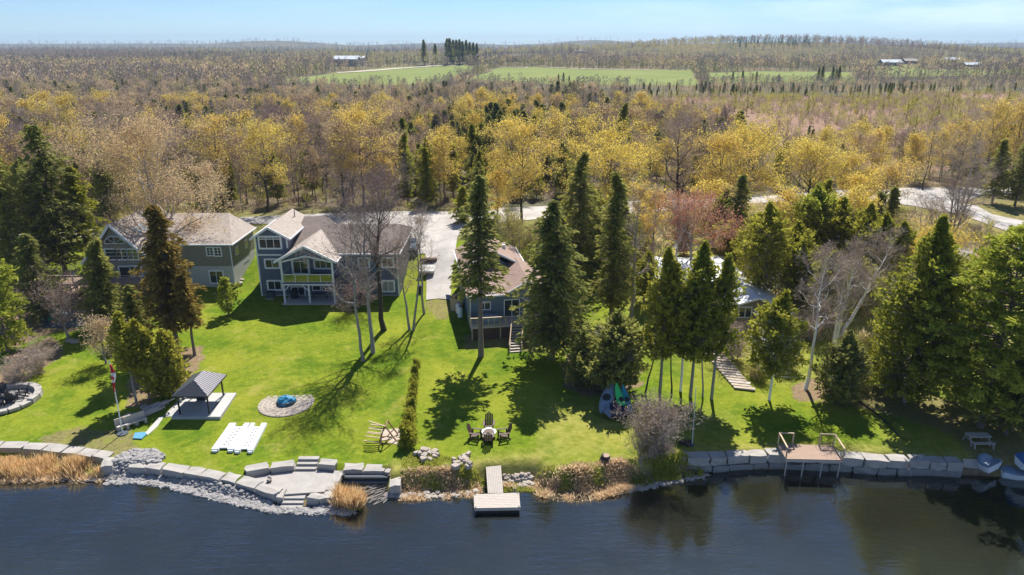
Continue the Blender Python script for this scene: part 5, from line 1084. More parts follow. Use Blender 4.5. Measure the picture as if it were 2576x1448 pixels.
slabset('slab_path', 'pale slab path sloping along the left side of the gazebo platform', [[(412, 1049), (424, 1050), (470, 1000), (458, 998)], [(426, 1049), (431, 1050), (476, 998), (472, 998)], [(372, 1096), (396, 1075), (412, 1050), (402, 1050), (366, 1090)]], 'concrete')
# flagstone circle and covered fire pit
def circle_patio():
    c = PG(720.4, 1015.4); rx = (PG(788, 1015) - PG(652, 1015)).length / 2
    t = thing('flagstone_circle', 'round tan flagstone patio on the middle lawn', 'patio', c)
    m = MB(); rr = random.Random(8)
    MB().cyl(c + Vector((0, 0, -.1)), c + Vector((0, 0, .03)), rx, n=40).build('mortar', 'flagstone', t)
    for ring in range(6):
        r0, r1 = rx * ring / 6, rx * (ring + 1) / 6; n = max(3, ring * 5 + 4); of = rr.random()
        for k in range(n):
            a0, a1 = (k + of) * 2 * math.pi / n, (k + 1 + of) * 2 * math.pi / n; g0 = .045 / max(r1, .3); j = lambda: rr.uniform(.0, .045)
            m.prism([c + Vector((math.cos(a) * r, math.sin(a) * r, .05)) for a, r in ((a0 + g0 + j() / 2, r0 + .05 + j()), (a0 + g0, r1 - .02 - j()), ((a0 + a1) / 2, r1 - j()), (a1 - g0, r1 - .03 - j()), (a1 - g0, r0 + .05 + j()))], (0, 0, -.06))
    m.build('flagstone', 'stone_pale' if False else 'boulder', t)
    f = thing('covered_fire_pit', 'fire pit under a crumpled blue cover in the centre of the flagstone circle', 'fire pit', c)
    m = MB(); [m.rock((c.x + math.cos(k * .52) * .62, c.y + math.sin(k * .52) * .62, c.z + .2), .34, .3, .34, k * .52, .1) for k in range(12)]; m.build('stone_ring', 'dark_steel', f)
    bmv = MB(); n = 16; rows = [(.88, .18), (.80, .42), (.6, .58), (.32, .74), (.0, .80)]; vs = []; fs = []
    for i, (r_, z_) in enumerate(rows):
        for k in range(n): a = k * 2 * math.pi / n; q = r_ * (1 + .14 * math.sin(3 * a + i) + rr.uniform(-.07, .07)); vs.append(c + Vector((math.cos(a) * q, math.sin(a) * q * .8, z_ + rr.uniform(-.05, .05))))
    for i in range(len(rows) - 1):
        for k in range(n): fs.append((i * n + k, i * n + (k + 1) % n, (i + 1) * n + (k + 1) % n, (i + 1) * n + k))
    bmv.add(vs, fs); bmv.build('cover', 'blue_cover', f)
circle_patio()
# floating dock sections drying on the lawn
def dock_sections():
    zg = PG(605, 1105).z
    for s, (fu0, fu1, nu0, nu1, lab) in enumerate([(581, 630, 533, 590, 'left white plastic floating dock section lying on the lawn'), (631, 679, 591, 637, 'right white plastic floating dock section lying on the lawn')]):
        a = PZ(nu0, 1138 + s * 3, zg); b = PZ(nu1, 1140 + s * 3, zg); d = PZ(fu1, 1072, zg); x0, x1, y0, y1 = a.x, b.x - .05, a.y, d.y; sk = PZ(fu0, 1070, zg).x - a.x
        t = thing('floating_dock_section', lab, 'dock section', ((x0 + x1) / 2, (y0 + y1) / 2, zg), 'white dock sections on the lawn'); w = (x1 - x0)
        def pr(m, f0, f1, ya, yb, za, zb):
            def q(f, yy, zz): return Vector((x0 + w * f + sk * (yy - y0) / (y1 - y0), yy, zg + zz))
            return m.hexa([q(f0, ya, za), q(f1, ya, za), q(f1, yb, za), q(f0, yb, za), q(f0, ya, zb), q(f1, ya, zb), q(f1, yb, zb), q(f0, yb, zb)])
        for f0, f1 in ((0, .30), (.70, 1.0)):
            fl = pr(pr(MB(), f0, f1, y0, y1 - .0, .02, .30), f0 + .04, f1 - .04, y0 - .15, y0 - .001, .04, .22).build('float', 'plastic_white', t)
        m = MB(); pr(m, .301, .699, y0 + .35, y1 - .5, .10, .22); pn = m.build('panel', 'plastic_white', t)
        m = MB()
        for k in range(6): yy = y0 + .7 + (y1 - y0 - 1.7) * k / 5; pr(m, .36, .47, yy, yy + .14, .2, .226); pr(m, .55, .63, yy + .06, yy + .24, .2, .227)
        m.build('slot', 'plastic_black', pn)
dock_sections()
# Adirondack chairs
def adirondack(name, mat, lab, grp, cat='chair'):
    t = thing(name, lab, cat, (0, 0, 0), grp)
    m = MB()
    for k in range(5): y = -.28 + k * .12; m.box(-.26, .26, y, y + .1, .40 - k * .035, .42 - k * .035)
    m.build('seat', mat, t); m = MB()
    for k in range(5):
        x = -.24 + k * .12; hh = .62 + .14 * (1 - abs(k - 2) / 2); m.bar((x, .27, .22), (x, .27 + .36 * hh / .7, .22 + .95 * hh / .76), .1, .025, up=(0, 1, 0))
    m.build('backrest', mat, t)
    for sx in (-1, 1):
        m = MB(); m.box(sx * .36 - .07, sx * .36 + .07, -.38, .38, .58, .61); m.build('armrest', mat, t)
        MB().box(sx * .31 - .03, sx * .31 + .03, -.34, -.24, 0, .58).build('leg', mat, t); m = MB(); m.bar((sx * .28, -.3, .36), (sx * .28, .5, .04), .04, .12); m.bar((sx * .31, .32, .58), (sx * .31, .32, .1), .05, .08); m.build('leg', mat, t)
    return t
PROTO['adk'] = (adirondack('garden_chair', 'wood_dark', 'x', 'wooden chairs round the little table'),)
grp = 'wooden chairs round the little table'
for (u, v, rz, lab) in [(1230, 1082, 0, 'dark wooden chair on the far side of the little white-rimmed table, facing the lake'), (1229, 1112, 180, 'dark wooden chair on the lake side of the white-rimmed table'), (1197, 1104, 75, 'dark wooden chair left of the little white-rimmed table'), (1266, 1104, -75, 'dark wooden chair right of the little white-rimmed table, touching the tree shadow')]:
    place('adk', PG(u, v), R(rz) , 1.15, lab, grp)
p = PG(1230, 1098); m = MB(); n = 20
t = thing('fire_table', 'little oval table with a white rim between four dark wooden chairs', 'table', p)
m.cyl(p + Vector((0, 0, .40)), p + Vector((0, 0, .46)), .62, n=20); m.build('rim', 'plastic_white', t); MB().cyl(p + Vector((0, 0, .461)), p + Vector((0, 0, .475)), .42, n=20).build('tray', 'wood_dark', t); MB().cyl(p, p + Vector((0, 0, .40)), .28, .34, 12).build('base', 'dark_steel', t)
PROTO['adkg'] = (adirondack('garden_chair', 'green_plastic', 'green plastic garden chair on the dark terrace beside the spreading bare tree', None),)
place('adkg', PG(136, 812), R(20), 1.15)
# tipped swing frame on its stone slab
slabset('stone_slab', 'two tan concrete slabs beside the lake end of the little hedge', [[(957, 1111), (960, 1082), (990, 1081), (996, 1079), (1009, 1080), (1006, 1102)], [(975, 1115), (985, 1105), (1007, 1103), (1010, 1121), (1000, 1120)]], 'flagstone', cat='slab')
def swing():
    p = PG(965, 1117); t = thing('tipped_swing', 'wooden swing chair frame tipped on its side on the tan slabs', 'swing', p); mt = 'wood_rust'
    def B_(m, a, b, w=.09): return m.bar(p + Vector(a), p + Vector(b), w)
    for y in (0, 1.0):
        m = MB(); B_(m, (-.35, y, .05), (1.15, y, .12)); B_(m, (1.15, y, .12), (.25, y, 1.6)); B_(m, (.25, y, 1.6), (-.1, y, .95)); B_(m, (-.1, y, .95), (-.35, y, .05)); B_(m, (.1, y, .06), (.75, y, .8), .07); m.build('side_frame', mt, t)
    m = MB(); B_(m, (.25, -.05, 1.6), (.25, 1.05, 1.6)); B_(m, (1.15, -.05, .12), (1.15, 1.05, .12)); m.build('crossbar', mt, t)
    for k in range(7):
        f = k / 6; a = Vector((-.4, .05 + .9 * (k % 2), .1)).lerp(Vector((.1, .1 + .8 * (k % 2), 1.35)), f); m = MB(); m.bar(p + a, p + a + Vector((-1.25, .12, .10 - .05 * f)), .09, .05); m.build('slat', 'wood_tan', t)
    m = MB(); m.bar(p + Vector((.25, .2, 1.5)), p + Vector((-1.2, .6, 1.75)), .1, .06); m.build('armrest', 'wood_tan', t)
swing()
# ---- stone walls built of armour stone
def wall_blocks(name, label, pts, z1, depth=.9, zbot=-.4, blk=1.6, courses=1, mat='stone_pale', cat='stone wall', seed=1):
    """pts: world (x, y) along the front edge"""
    rr = random.Random(seed); c = Vector((sum(p[0] for p in pts) / len(pts), sum(p[1] for p in pts) / len(pts), 0)); t = thing(name, label, cat, c)
    H = z1 - zbot
    for cs in range(courses):
        m = MB(); zb = zbot + H * cs / courses; zt = zbot + H * (cs + 1) / courses; ofs = .5 * blk * (cs % 2)
        acc = [Vector((p[0], p[1], 0)) for p in pts]; L = [0]
        for i in range(len(acc) - 1): L.append(L[-1] + (acc[i + 1] - acc[i]).length)
        def pt(s):
            s = min(max(s, 0), L[-1])
            for i in range(len(acc) - 1):
                if s <= L[i + 1]: return acc[i].lerp(acc[i + 1], (s - L[i]) / max(1e-6, L[i + 1] - L[i]))
            return acc[-1]
        s = -ofs
        while s < L[-1] - .2:
            l = blk * rr.uniform(.75, 1.25); a, b = max(s, 0), min(s + l, L[-1]); s += l
            if b - a < .25: continue
            A, B = pt(a), pt(b); d = B - A; le = d.length; rz = math.atan2(d.y, d.x); nrm = Vector((-d.y, d.x, 0)).normalized()
            q = (A + B) / 2 + nrm * (depth / 2 + .06 * (courses - 1 - cs) * 0 + rr.uniform(-.05, .05) + (.0 if cs == courses - 1 else -.04))
            m.rock((q.x, q.y, (zb + zt) / 2 + rr.uniform(-.05, .05)), le * .965, depth * rr.uniform(.95, 1.1), (zt - zb) * 1.02, rz, .12, .12, rr.random())
        m.build('cap_stone' if cs == courses - 1 else 'lower_stone', mat if cs == courses - 1 else 'stone', t)
    return t
def W2(px, z): return [tuple(PZ(u, v, z).xy) for u, v in px]
wall_blocks('stone_retaining_wall', 'pale stone retaining wall behind the reeds at the left edge', W2([(-200, 1128), (-80, 1127), (0, 1128), (80, 1129), (156, 1139), (192, 1143), (239, 1150), (272, 1157)], .8), .82, 1.0, -.1, 1.7, 2, seed=2)
e = PZ(280, 1176, .8); wall_blocks('stone_retaining_wall', 'short end block of the left stone wall beside the rock slope', [(e.x, e.y), (PZ(292, 1150, .8).x, PZ(292, 1150, .8).y)], .95, .8, -.3, 2.4, 1, seed=9)
wall_blocks('stone_retaining_wall', 'long curving pale stone wall above the rock slope left of the stone terrace', W2([(318, 1176), (376, 1177), (420, 1184), (459, 1192), (531, 1202), (570, 1211), (606, 1218), (634, 1227), (666, 1240), (690, 1246)], .76), .78, .95, .1, 1.7, 1, seed=3)
# sunken stone terrace
def terrace():
    z = .5; P_ = [PZ(u, v, z) for u, v in [(585, 1224), (618, 1203), (655, 1196), (722, 1188), (800, 1184), (850, 1190), (862, 1186), (858, 1200), (842, 1236), (775, 1240), (715, 1244), (702, 1246), (660, 1243), (618, 1228)]]
    t = thing('stone_terrace', 'pale paved stone terrace with steps down to the water', 'terrace', sum(P_, Vector()) / len(P_)); MB().prism(P_, (0, 0, -1.2)).build('paving', 'stone_pale', t)
    a, b = PZ(744, 1183, z), PZ(796, 1183, z)
    m = MB(); [m.box(a.x, b.x, a.y - .1 + .42 * k, a.y + .32 + .42 * k, z - .1, z + .17 * (k + 1)) for k in range(3)]; m.build('upper_step', 'stone_pale', t)
    m = MB(); a, b = PZ(714, 1242, z), PZ(769, 1242, z)
    for k in range(4): m.box(a.x - .1 * k * 0, b.x, a.y - .38 * (k + 1) - .02, a.y - .38 * k + .02, -.5, z - .13 * (k + 1))
    m.build('lower_step', 'stone_pale', t)
terrace()
wall_blocks('stone_terrace_wall', 'raised stone kerb on the lawn side of the stone terrace, left of its steps', W2([(618, 1203), (652, 1195), (690, 1189), (722, 1186), (742, 1184)], .5), 1.0, .8, .2, 1.7, 1, seed=5)
wall_blocks('stone_terrace_wall', 'raised stone kerb on the lawn side of the stone terrace, right of its steps', W2([(798, 1183), (826, 1184), (851, 1186)], .5), 1.0, .8, .2, 1.3, 1, seed=6)
wall_blocks('stone_terrace_wall', 'stone blocks at the lake edge of the terrace, right of the steps to the water', W2([(771, 1262), (800, 1266), (832, 1266), (846, 1240), (858, 1212), (864, 1194)], .3), .62, .7, -.5, 1.1, 1, seed=7)
wall_blocks('stone_terrace_wall', 'single stone block at the lake edge, left of the steps to the water', W2([(694, 1258), (712, 1258)], .4), .66, .9, -.5, 1.6, 1, seed=8)
for i, (u, v) in enumerate([(679, 1212), (677, 1220)]):
    p = PZ(u, v, .5); boxy('lantern', ['upper of two small lanterns on the stone terrace', 'lower of two small lanterns on the stone terrace'][i], 'lantern', [('body', 'wood_dark', MB().cyl((0, 0, 0), (0, 0, .4), .14, .14, 8)), ('cap', 'stone_pale', MB().cyl((0, 0, .4), (0, 0, .5), .17, .08, 8))], p)
# boat slip
a, b = PZ(866, 1216, .1), PZ(980, 1216, .1)
t = thing('boat_slip_gate', 'dark blue metal gate across the little boat slip right of the terrace', 'gate', ((a + b) / 2).to_tuple()[:2] + (0,))
m = MB(); m.box(a.x, b.x, a.y, a.y + .12, -.3, .72); m.build('panel', 'dark_steel', t); m = MB(); m.box(a.x, b.x, a.y - .1, a.y - .001, .58, .70); m.cyl((a.x, a.y - .15, .28), (b.x, a.y - .15, .28), .14, n=10); m.build('rail', 'dark_steel', t); m = MB(); [m.box(x - .08, x + .08, a.y - .13, a.y + .2, -.4, .85) for x in (a.x, b.x)]; m.build('post', 'black_metal', t)
wall_blocks('boulder_row', 'row of pale boulders above the boat slip gate', W2([(862, 1192), (900, 1191), (940, 1191), (982, 1194)], .72), 1.0, .9, .4, 1.6, 1, seed=11)
wall_blocks('stone_pier', 'short stone pier on the right side of the boat slip', W2([(981, 1240), (983, 1198)], .3)[::1], .85, -.85, -.4, 1.5, 1, seed=12)
# dock
def dock():
    z = .55; t = thing('wooden_dock', 'T-shaped weathered wooden dock reaching into the lake', 'dock', PZ(1248, 1241, 0))
    a, b = PZ(1222, 1170, z + .4), PZ(1260, 1170, z + .4); c, d = PZ(1227, 1241, z - .0), PZ(1266, 1241, z)
    def planks(P0, P1, P2, P3, n, nm):  # P0-P1 near edge, P3-P2 far edge; planks run left-right or along
        m = MB()
        for k in range(n):
            f0, f1 = k / n + .006, (k + 1) / n - .006; m.prism([P0.lerp(P3, f0), P1.lerp(P2, f0), P1.lerp(P2, f1), P0.lerp(P3, f1)], (0, 0, -.05))
        return m.build(nm, 'wood_weathered', t)
    w = planks(d, Vector((b.x, b.y, b.z)), Vector((a.x, a.y, a.z)), c, 9, 'walkway')
    m = MB(); m.prism([c + Vector((.05, 0, -.051)), d + Vector((-.05, 0, -.051)), b + Vector((-.05, 0, -.051)), a + Vector((.05, 0, -.051))], (0, 0, -.16)); m.build('walkway_frame', 'wood_dark', w)
    e0, e1, e2, e3 = PZ(1193, 1279, z - .02), PZ(1309, 1277, z - .02), PZ(1306, 1240, z - .02), PZ(1191.5, 1244, z - .02)
    pl = planks(e0, e1, e2, e3, 9, 'platform'); m = MB(); o = Vector((0, 0, -.051)); m.prism([e0 + o, e1 + o, e2 + o, e3 + o], (0, 0, -.2)); m.build('platform_frame', 'wood_weathered', pl)
    m = MB(); ct = (e0 + e1 + e2 + e3) / 4; m.prism([ct + (q - ct) * .93 + Vector((0, 0, -.26)) for q in (e0, e1, e2, e3)], (0, 0, -.45)); m.build('float', 'plastic_black', pl)
    m = MB(); [m.cyl(q.lerp(ct, .06) + Vector((0, 0, .06)), q.lerp(ct, .06) + Vector((0, 0, -1.8)), .05) for q in (e0, e1, e2, e3)]; m.build('dock_post', 'dark_steel', pl)
dock()
# flagpole with flag
def flagpole():
    p = PG(309, 1092); tz = PY(275, 911, p.y).z; top = Vector((PY(275, 911, p.y).x, p.y, tz)); t = thing('flagpole', 'white flagpole flying a red and white maple leaf flag, left of the log benches', 'flagpole', p)
    pl = MB().cyl(p, top, .05, .035, 8).build('pole', 'white_trim', t); MB().cyl(top, top + Vector((0, 0, .12)), .07, .02, 8).build('finial', 'chrome', pl)
    # limp flag hanging down the pole: three folded bands
    d = (p - top).normalized(); n = 14; Wd, Hd = .55, 2.5; cols = [[], [], []]
    P_ = lambda i, j: top + d * (.25 + Hd * j / n) + Vector((-.02 + (i / 6) * (.20 + .14 * math.sin(j * .35)) , -.05 + .10 * math.sin(i * 1.9 + j * .5), 0))
    for band, (j0, j1) in enumerate(((0, 4), (4, 9), (9, 14))):
        m = MB(); vs = []; fs = []; J = j1 - j0 + 1
        for i in range(7):
            for j in range(j0, j1 + 1): vs.append(P_(i, j))
        for i in range(6):
            for j in range(J - 1): fs.append((i * J + j, (i + 1) * J + j, (i + 1) * J + j + 1, i * J + j + 1))
        m.add(vs, fs); b = m.build('flag_' + ['hoist_stripe', 'white_field', 'fly_stripe'][band], ['flag_red', 'flag_white', 'flag_red'][band], t)
        sol = b.modifiers.new('s', 'SOLIDIFY'); sol.thickness = .012
    # maple leaf lying in the white field
    c = P_(3, 6.5) + Vector((0, -.16, 0)); lf = [(0, .30), (.06, .17), (.14, .21), (.11, .05), (.22, .12), (.24, .05), (.33, .05), (.27, -.04), (.29, -.09), (.12, -.17), (.15, -.22), (.02, -.20), (.02, -.32), (-.02, -.32), (-.02, -.20), (-.15, -.22), (-.12, -.17), (-.29, -.09), (-.27, -.04), (-.33, .05), (-.24, .05), (-.22, .12), (-.11, .05), (-.14, .21), (-.06, .17)]
    MB().prism([c + Vector((b_ * .6, 0, -a_ * .6)) for a_, b_ in lf], (0, .012, 0)).build('maple_leaf', 'flag_red', t)
    MB().cyl(p + Vector((0, 0, -.1)), p + Vector((0, 0, .08)), .45, n=12).build('base', 'dark_steel', t)
flagpole()
p = PG(1741, 1122); tp = PY(1751, 974, p.y); t = thing('rope_pole', 'slim pale pole standing near the right stone wall', 'pole', p); MB().cyl(p, tp, .04, .03, 8).build('pole', 'metal_roof', t); MB().cyl(p + Vector((0, 0, -.05)), p + Vector((0, 0, .2)), .22, .14, 10).build('base', 'dark_steel', t)
m = MB(); rr = random.Random(5); [m.rock((rr.uniform(-.4, .4), rr.uniform(-.3, .3), .12), .4, .3, .3, rr.random() * 3) for _ in range(6)]; p = PG(1726, 1118); boxy('stick_pile', 'small dark heap beside the slim pale pole', 'heap', [('lump', 'wood_dark', m)], p)
# log benches and covered woodpile left of the gazebo
def bench(u, v, rz, lab, L=1.7):
    p = PG(u, v); t = thing('timber_bench', lab, 'bench', (0, 0, 0)); MB().box(-L/2, L/2, -.28, .28, .36, .46).build('seat', 'wood_weathered', t); MB().box(-L/2, L/2, .22, .30, .461, 1.0).build('backrest', 'wood_weathered', t)
    for s in (-1, 1): MB().box(s * (L/2 - .12) - .1, s * (L/2 - .12) + .1, -.28, .28, 0, .36).build('leg', 'wood_weathered', t)
    t.location = p; t.rotation_euler = (0, 0, R(rz))
bench(321, 1076, 48, 'left of the two weathered timber benches by the flagpole'); bench(343, 1070, 48, 'right of the two weathered timber benches by the flagpole')
p = PG(372, 1040); t = thing('log_pile', 'stack of grey logs and stones between the benches and the cedars', 'log pile', p); m = MB(); rr = random.Random(6)
for k in range(16): a = Vector((rr.uniform(-.5, .5) + k * .06, rr.uniform(-.9, .3) + k * .08, .12 + .06 * (k % 5))); m.cyl(p + a + Vector((-.5, -.6, 0)), p + a + Vector((.4, .6, .05)), rr.uniform(.08, .15), n=8)
m.build('log', 'wood_weathered', t); m = MB(); [m.rock(p + Vector((rr.uniform(-1.4, .4), rr.uniform(-1.9, .8), .15)), .6, .4, .4, rr.random() * 3) for _ in range(10)]; m.build('stone', 'boulder', t)
slabset('paddle_board', 'light blue board lying on the grass beside the timber benches', [[(335, 1106), (340, 1092), (366, 1090), (369, 1096), (357, 1107)]], 'blue_board', .1, 'board', .12)
# left fire circle
def fire_circle():
    c = PG(12, 1010); t = thing('stone_fire_circle', 'raised stone fire circle with a low stone rim at the left edge', 'fire circle', c); rx = 2.7
    MB().cyl(c + Vector((0, 0, -.2)), c + Vector((0, 0, .06)), rx, n=36).build('paving', 'stone_pale', t); m = MB()
    for k in range(18):
        a = k * 2 * math.pi / 18; m.rock(c + Vector((math.cos(a) * rx, math.sin(a) * rx, .2)), .6, .9, .62 if math.sin(a) > -.2 else .3, a, .05, .1)
    m.build('rim_stone', 'stone_pale', t); m = MB()
    for k in range(10): a = k * .628; m.rock(c + Vector((math.cos(a) * .7, math.sin(a) * .7, .2)), .35, .3, .3, a, .1)
    m.build('fire_ring', 'dark_steel', t)
fire_circle(); PROTO['adkb'] = (adirondack('garden_chair', 'black_metal', 'x', 'black chairs on the stone fire circle'),)
for (u, v, rz, lab) in [(8, 1002, 20, 'black garden chair at the back of the stone fire circle'), (32, 1012, 200, 'black garden chair in the middle of the stone fire circle'), (58, 1000, -70, 'black garden chair at the right rim of the stone fire circle'), (4, 1022, 110, 'black garden chair on the stone fire circle, nearest the lake')]: place('adkb', PG(u, v) + Vector((0, 0, .1)), R(rz), 1.1, lab, 'black chairs on the stone fire circle')
p = PG(99, 902); boxy('boulder', 'large pale flat boulder in the garden bed above the fire circle', 'boulder', [('stone', 'stone_pale', MB().rock((0, 0, .15), 1.3, 1.0, .6, .3, .12, .7, 5))], p)
for i, (u, v) in enumerate([(176, 860), (190, 862), (86, 888), (60, 906)]):
    p = PG(u, v); boxy('boulder', ['flat stone under the spreading bare tree, left of its twin', 'flat stone under the spreading bare tree, right of its twin', 'small stone on the upper edge of the garden bed', 'small stone left of the large pale boulder'][i], 'boulder', [('stone', 'boulder', MB().rock((0, 0, .1), .9, .6, .4, .3 * i, .12, .6, 5 + i))], p)
# kayaks and tarp pile
def kayaks():
    p = PG(1550, 1048); t = thing('kayak', 'bright green kayak leaning in the pile beside the round leafless shrub', 'kayak', p)
    def hull(name, mat, a, b, w, h, T, z):
        m = MB(); a = p + Vector(a); b = p + Vector(b); n = 12; d = b - a; sd = d.cross(Vector((0, 0, 1))).normalized(); up = sd.cross(d).normalized(); vs = []; fs = []
        for i in range(n + 1):
            f = i / n; r_ = math.sin(math.pi * min(max(f, .02), .98)) ** .6; c = a.lerp(b, f) + up * .25 * (2 * f - 1) ** 2
            for k in range(8): q = k * math.pi / 4; vs.append(c + sd * math.cos(q) * w * r_ / 2 + up * math.sin(q) * h * r_ / 2)
        for i in range(n):
            for k in range(8): fs.append((i * 8 + k, i * 8 + (k + 1) % 8, (i + 1) * 8 + (k + 1) % 8, (i + 1) * 8 + k))
        m.add(vs, fs + [tuple(range(8)), tuple(range(n * 8, n * 8 + 8))[::-1]]); o = m.build(name, mat, T, True); c = a.lerp(b, .5) + up * h * .36; m = MB(); m.cyl(c - d * .0, c + up * .1, w * .3, w * .3, 12); m.build('cockpit', 'plastic_black', o)
    hull('hull', 'green_kayak', (.75, -.5, .3), (.05, 1.6, 2.3), .75, .38, t, 0)
    t2 = thing('kayak', 'teal kayak lying right against the bright green one', 'kayak', p + Vector((1, 0, 0))); hull('hull', 'teal_kayak', (1.25, -.3, .3), (.65, 1.7, 2.1), .75, .38, t2, 0)
    t3 = thing('tarp_covered_boat', 'small boat under a blue-grey tarp, left of the green kayak', 'boat', p + Vector((-1, 0, 0))); hull('tarp', 'blue_tarp', (-1.35, -.3, .35), (-.1, 2.2, 2.0), 1.25, .7, t3, 0); m = MB(); m.prism([p + Vector(q) for q in ((-1.2, -.9, .9), (-.7, -1.1, .5), (-.2, -.2, .8), (-.7, .1, 1.2))], (0, 0, -.05)); m.build('tarp_flap', 'blue_tarp', t3)
    t4 = thing('boat_trailer', 'dark boat trailer under the kayaks and tarp', 'trailer', p + Vector((.1, 0, 0))); m = MB(); m.bar(p + Vector((-.7, -.9, .35)), p + Vector((-.5, 1.6, .5)), .1); m.bar(p + Vector((.9, -.9, .35)), p + Vector((.5, 1.6, .5)), .1); m.bar(p + Vector((-.8, .2, .4)), p + Vector((1.0, .2, .4)), .12); m.bar(p + Vector((.1, -1.3, .3)), p + Vector((0, 1.6, .5)), .1); m.build('frame', 'black_metal', t4)
    MB().rock(p + Vector((.1, .2, .65)), 1.5, 2.2, .9, .1, .12, .4, 3).build('cloth', 'navy_cloth', t4); MB().cyl(p + Vector((-.9, .2, .3)), p + Vector((-.72, .2, .3)), .3, n=14).build('wheel', 'tyre', t4); MB().cyl(p + Vector((.95, .2, .3)), p + Vector((1.1, .2, .3)), .3, n=14).build('wheel', 'tyre', t4)
kayaks()
p = PG(1520, 1163); boxy('tree_stump', 'dark tree stump near the water right of the dock', 'stump', [('wood', 'bark_dark', MB().cyl((0, 0, -.2), (.1, 0, .6), .5, .34, 9)), ('cut_top', 'wood_deck', MB().cyl((.1, 0, .6), (.1, 0, .62), .3, .3, 9))], p)
for i, (u, v, n) in enumerate([(1080, 1148, 16), (1165, 1168, 14)]):
    p = PG(u, v); m = MB(); rr = random.Random(30 + i); [m.rock((rr.gauss(0, .45), rr.gauss(0, .5), .1 + rr.random() * .2), rr.uniform(.3, .6), rr.uniform(.25, .5), .35, rr.random() * 3) for _ in range(n)]
    boxy('rock_pile', ['pale rock heap at the lake end of the little hedge', 'round rock heap in the grass left of the dock'][i], 'rocks', [('stone', 'boulder', m)], p)
# right stone wall, deck, steps, bench, boats
wall_blocks('stone_retaining_wall', 'long two-course stone wall along the right shore', W2([(1655, 1152), (1765, 1157), (1811, 1154), (1880, 1150), (1960, 1147), (2020, 1148), (2120, 1154), (2220, 1161), (2330, 1164), (2425, 1168)], 1.2), 1.24, 1.0, -.16, 1.6, 2, seed=21)
def deck():
    z = 1.62; bl, br, fr_, fl = PZ(1957, 1117, z), PZ(2096, 1121, z), PZ(2120, 1158, z), PZ(1977, 1155, z)
    t = thing('lakeside_deck', 'brown wooden deck with railings on the right stone wall', 'deck', (bl + br + fr_ + fl) / 4); m = MB()
    for k in range(12): f0, f1 = k / 12 + .004, (k + 1) / 12 - .004; m.prism([fl.lerp(bl, f0), fr_.lerp(br, f0), fr_.lerp(br, f1), fl.lerp(bl, f1)], (0, 0, -.06))
    d = m.build('planks', 'wood_deck', t); m = MB(); o = Vector((0, 0, -.061)); m.prism([fl + o, fr_ + o, br + o, bl + o], (0, 0, -.2)); m.build('joists', 'wood_weathered', t)
    m = MB(); H = Vector((0, 0, 1.0))
    for q in (bl, br, fr_, fl, bl.lerp(br, .26), br.lerp(bl, .26)): m.bar(q, q + H, .09)
    m.build('rail_post', 'wood_tan', t); m = MB(); m.bar(bl + H, fl + H, .12, .06); m.bar(bl + H + Vector((0, 0, .001)), bl.lerp(br, .26) + H, .12, .06); m.bar(br + H, fr_ + H, .12, .06); m.bar(br + H + Vector((0, 0, .001)), br.lerp(bl, .26) + H, .12, .06); m.build('handrail', 'wood_tan', t)
    m = MB(); [m.bar(br.lerp(fr_, 0) + Vector((0, 0, .18)), br.lerp(bl, .26) + Vector((0, 0, .18)), .06)]; m.build('toe_rail', 'wood_dark', t)
    m = MB(); [m.cyl(fl.lerp(fr_, f) + Vector((0, .1, -.2)), fl.lerp(fr_, f) + Vector((0, .1, -2.3)), .05) for f in (.03, .33, .66, .97)]; m.build('support_post', 'wood_weathered', t)
deck()
t = None
for k in range(18):
    f = k / 17; u = 1772 + 100 * f ** 1.05; v = 860 + 120 * f; a, b = PG(u - 27, v - 3), PG(u + 25, v + 3)
    if t is None: t = thing('plank_steps', 'flight of pale plank steps climbing the bank beside the cedars', 'steps', PG(1830, 930))
    z = (a.z + b.z) / 2 + .2; m = MB(); m.prism([Vector((a.x, a.y - .24, z)), Vector((b.x, b.y - .24, z)), Vector((b.x + rnd.uniform(-.2, .2), b.y + .14, z + .03)), Vector((a.x, a.y + .14, z))], (0, 0, -.14)); m.build('step', 'flagstone' if k % 3 else 'wood_weathered', t)
p = PG(2465, 1122); t = thing('picnic_bench', 'weathered bench in the shade behind the covered boat', 'bench', p); MB().box(p.x - .9, p.x + .9, p.y + .1, p.y + .8, p.z + .7, p.z + .76).build('tabletop', 'wood_weathered', t); MB().box(p.x - .9, p.x + .9, p.y - .5, p.y - .2, p.z + .42, p.z + .47).build('seat', 'wood_weathered', t)
for s in (-1, 1): m = MB(); x = p.x + s * .75; m.bar((x, p.y - .4, p.z + .4), (x, p.y - .55, p.z), .08); m.bar((x, p.y + .3, p.z + .7), (x, p.y - .1, p.z), .08); m.bar((x, p.y + .7, p.z + .7), (x, p.y + 1.0, p.z), .08); m.bar((x, p.y - .35, p.z + .4), (x, p.y + .6, p.z + .42), .08); m.build('leg', 'wood_weathered', t)
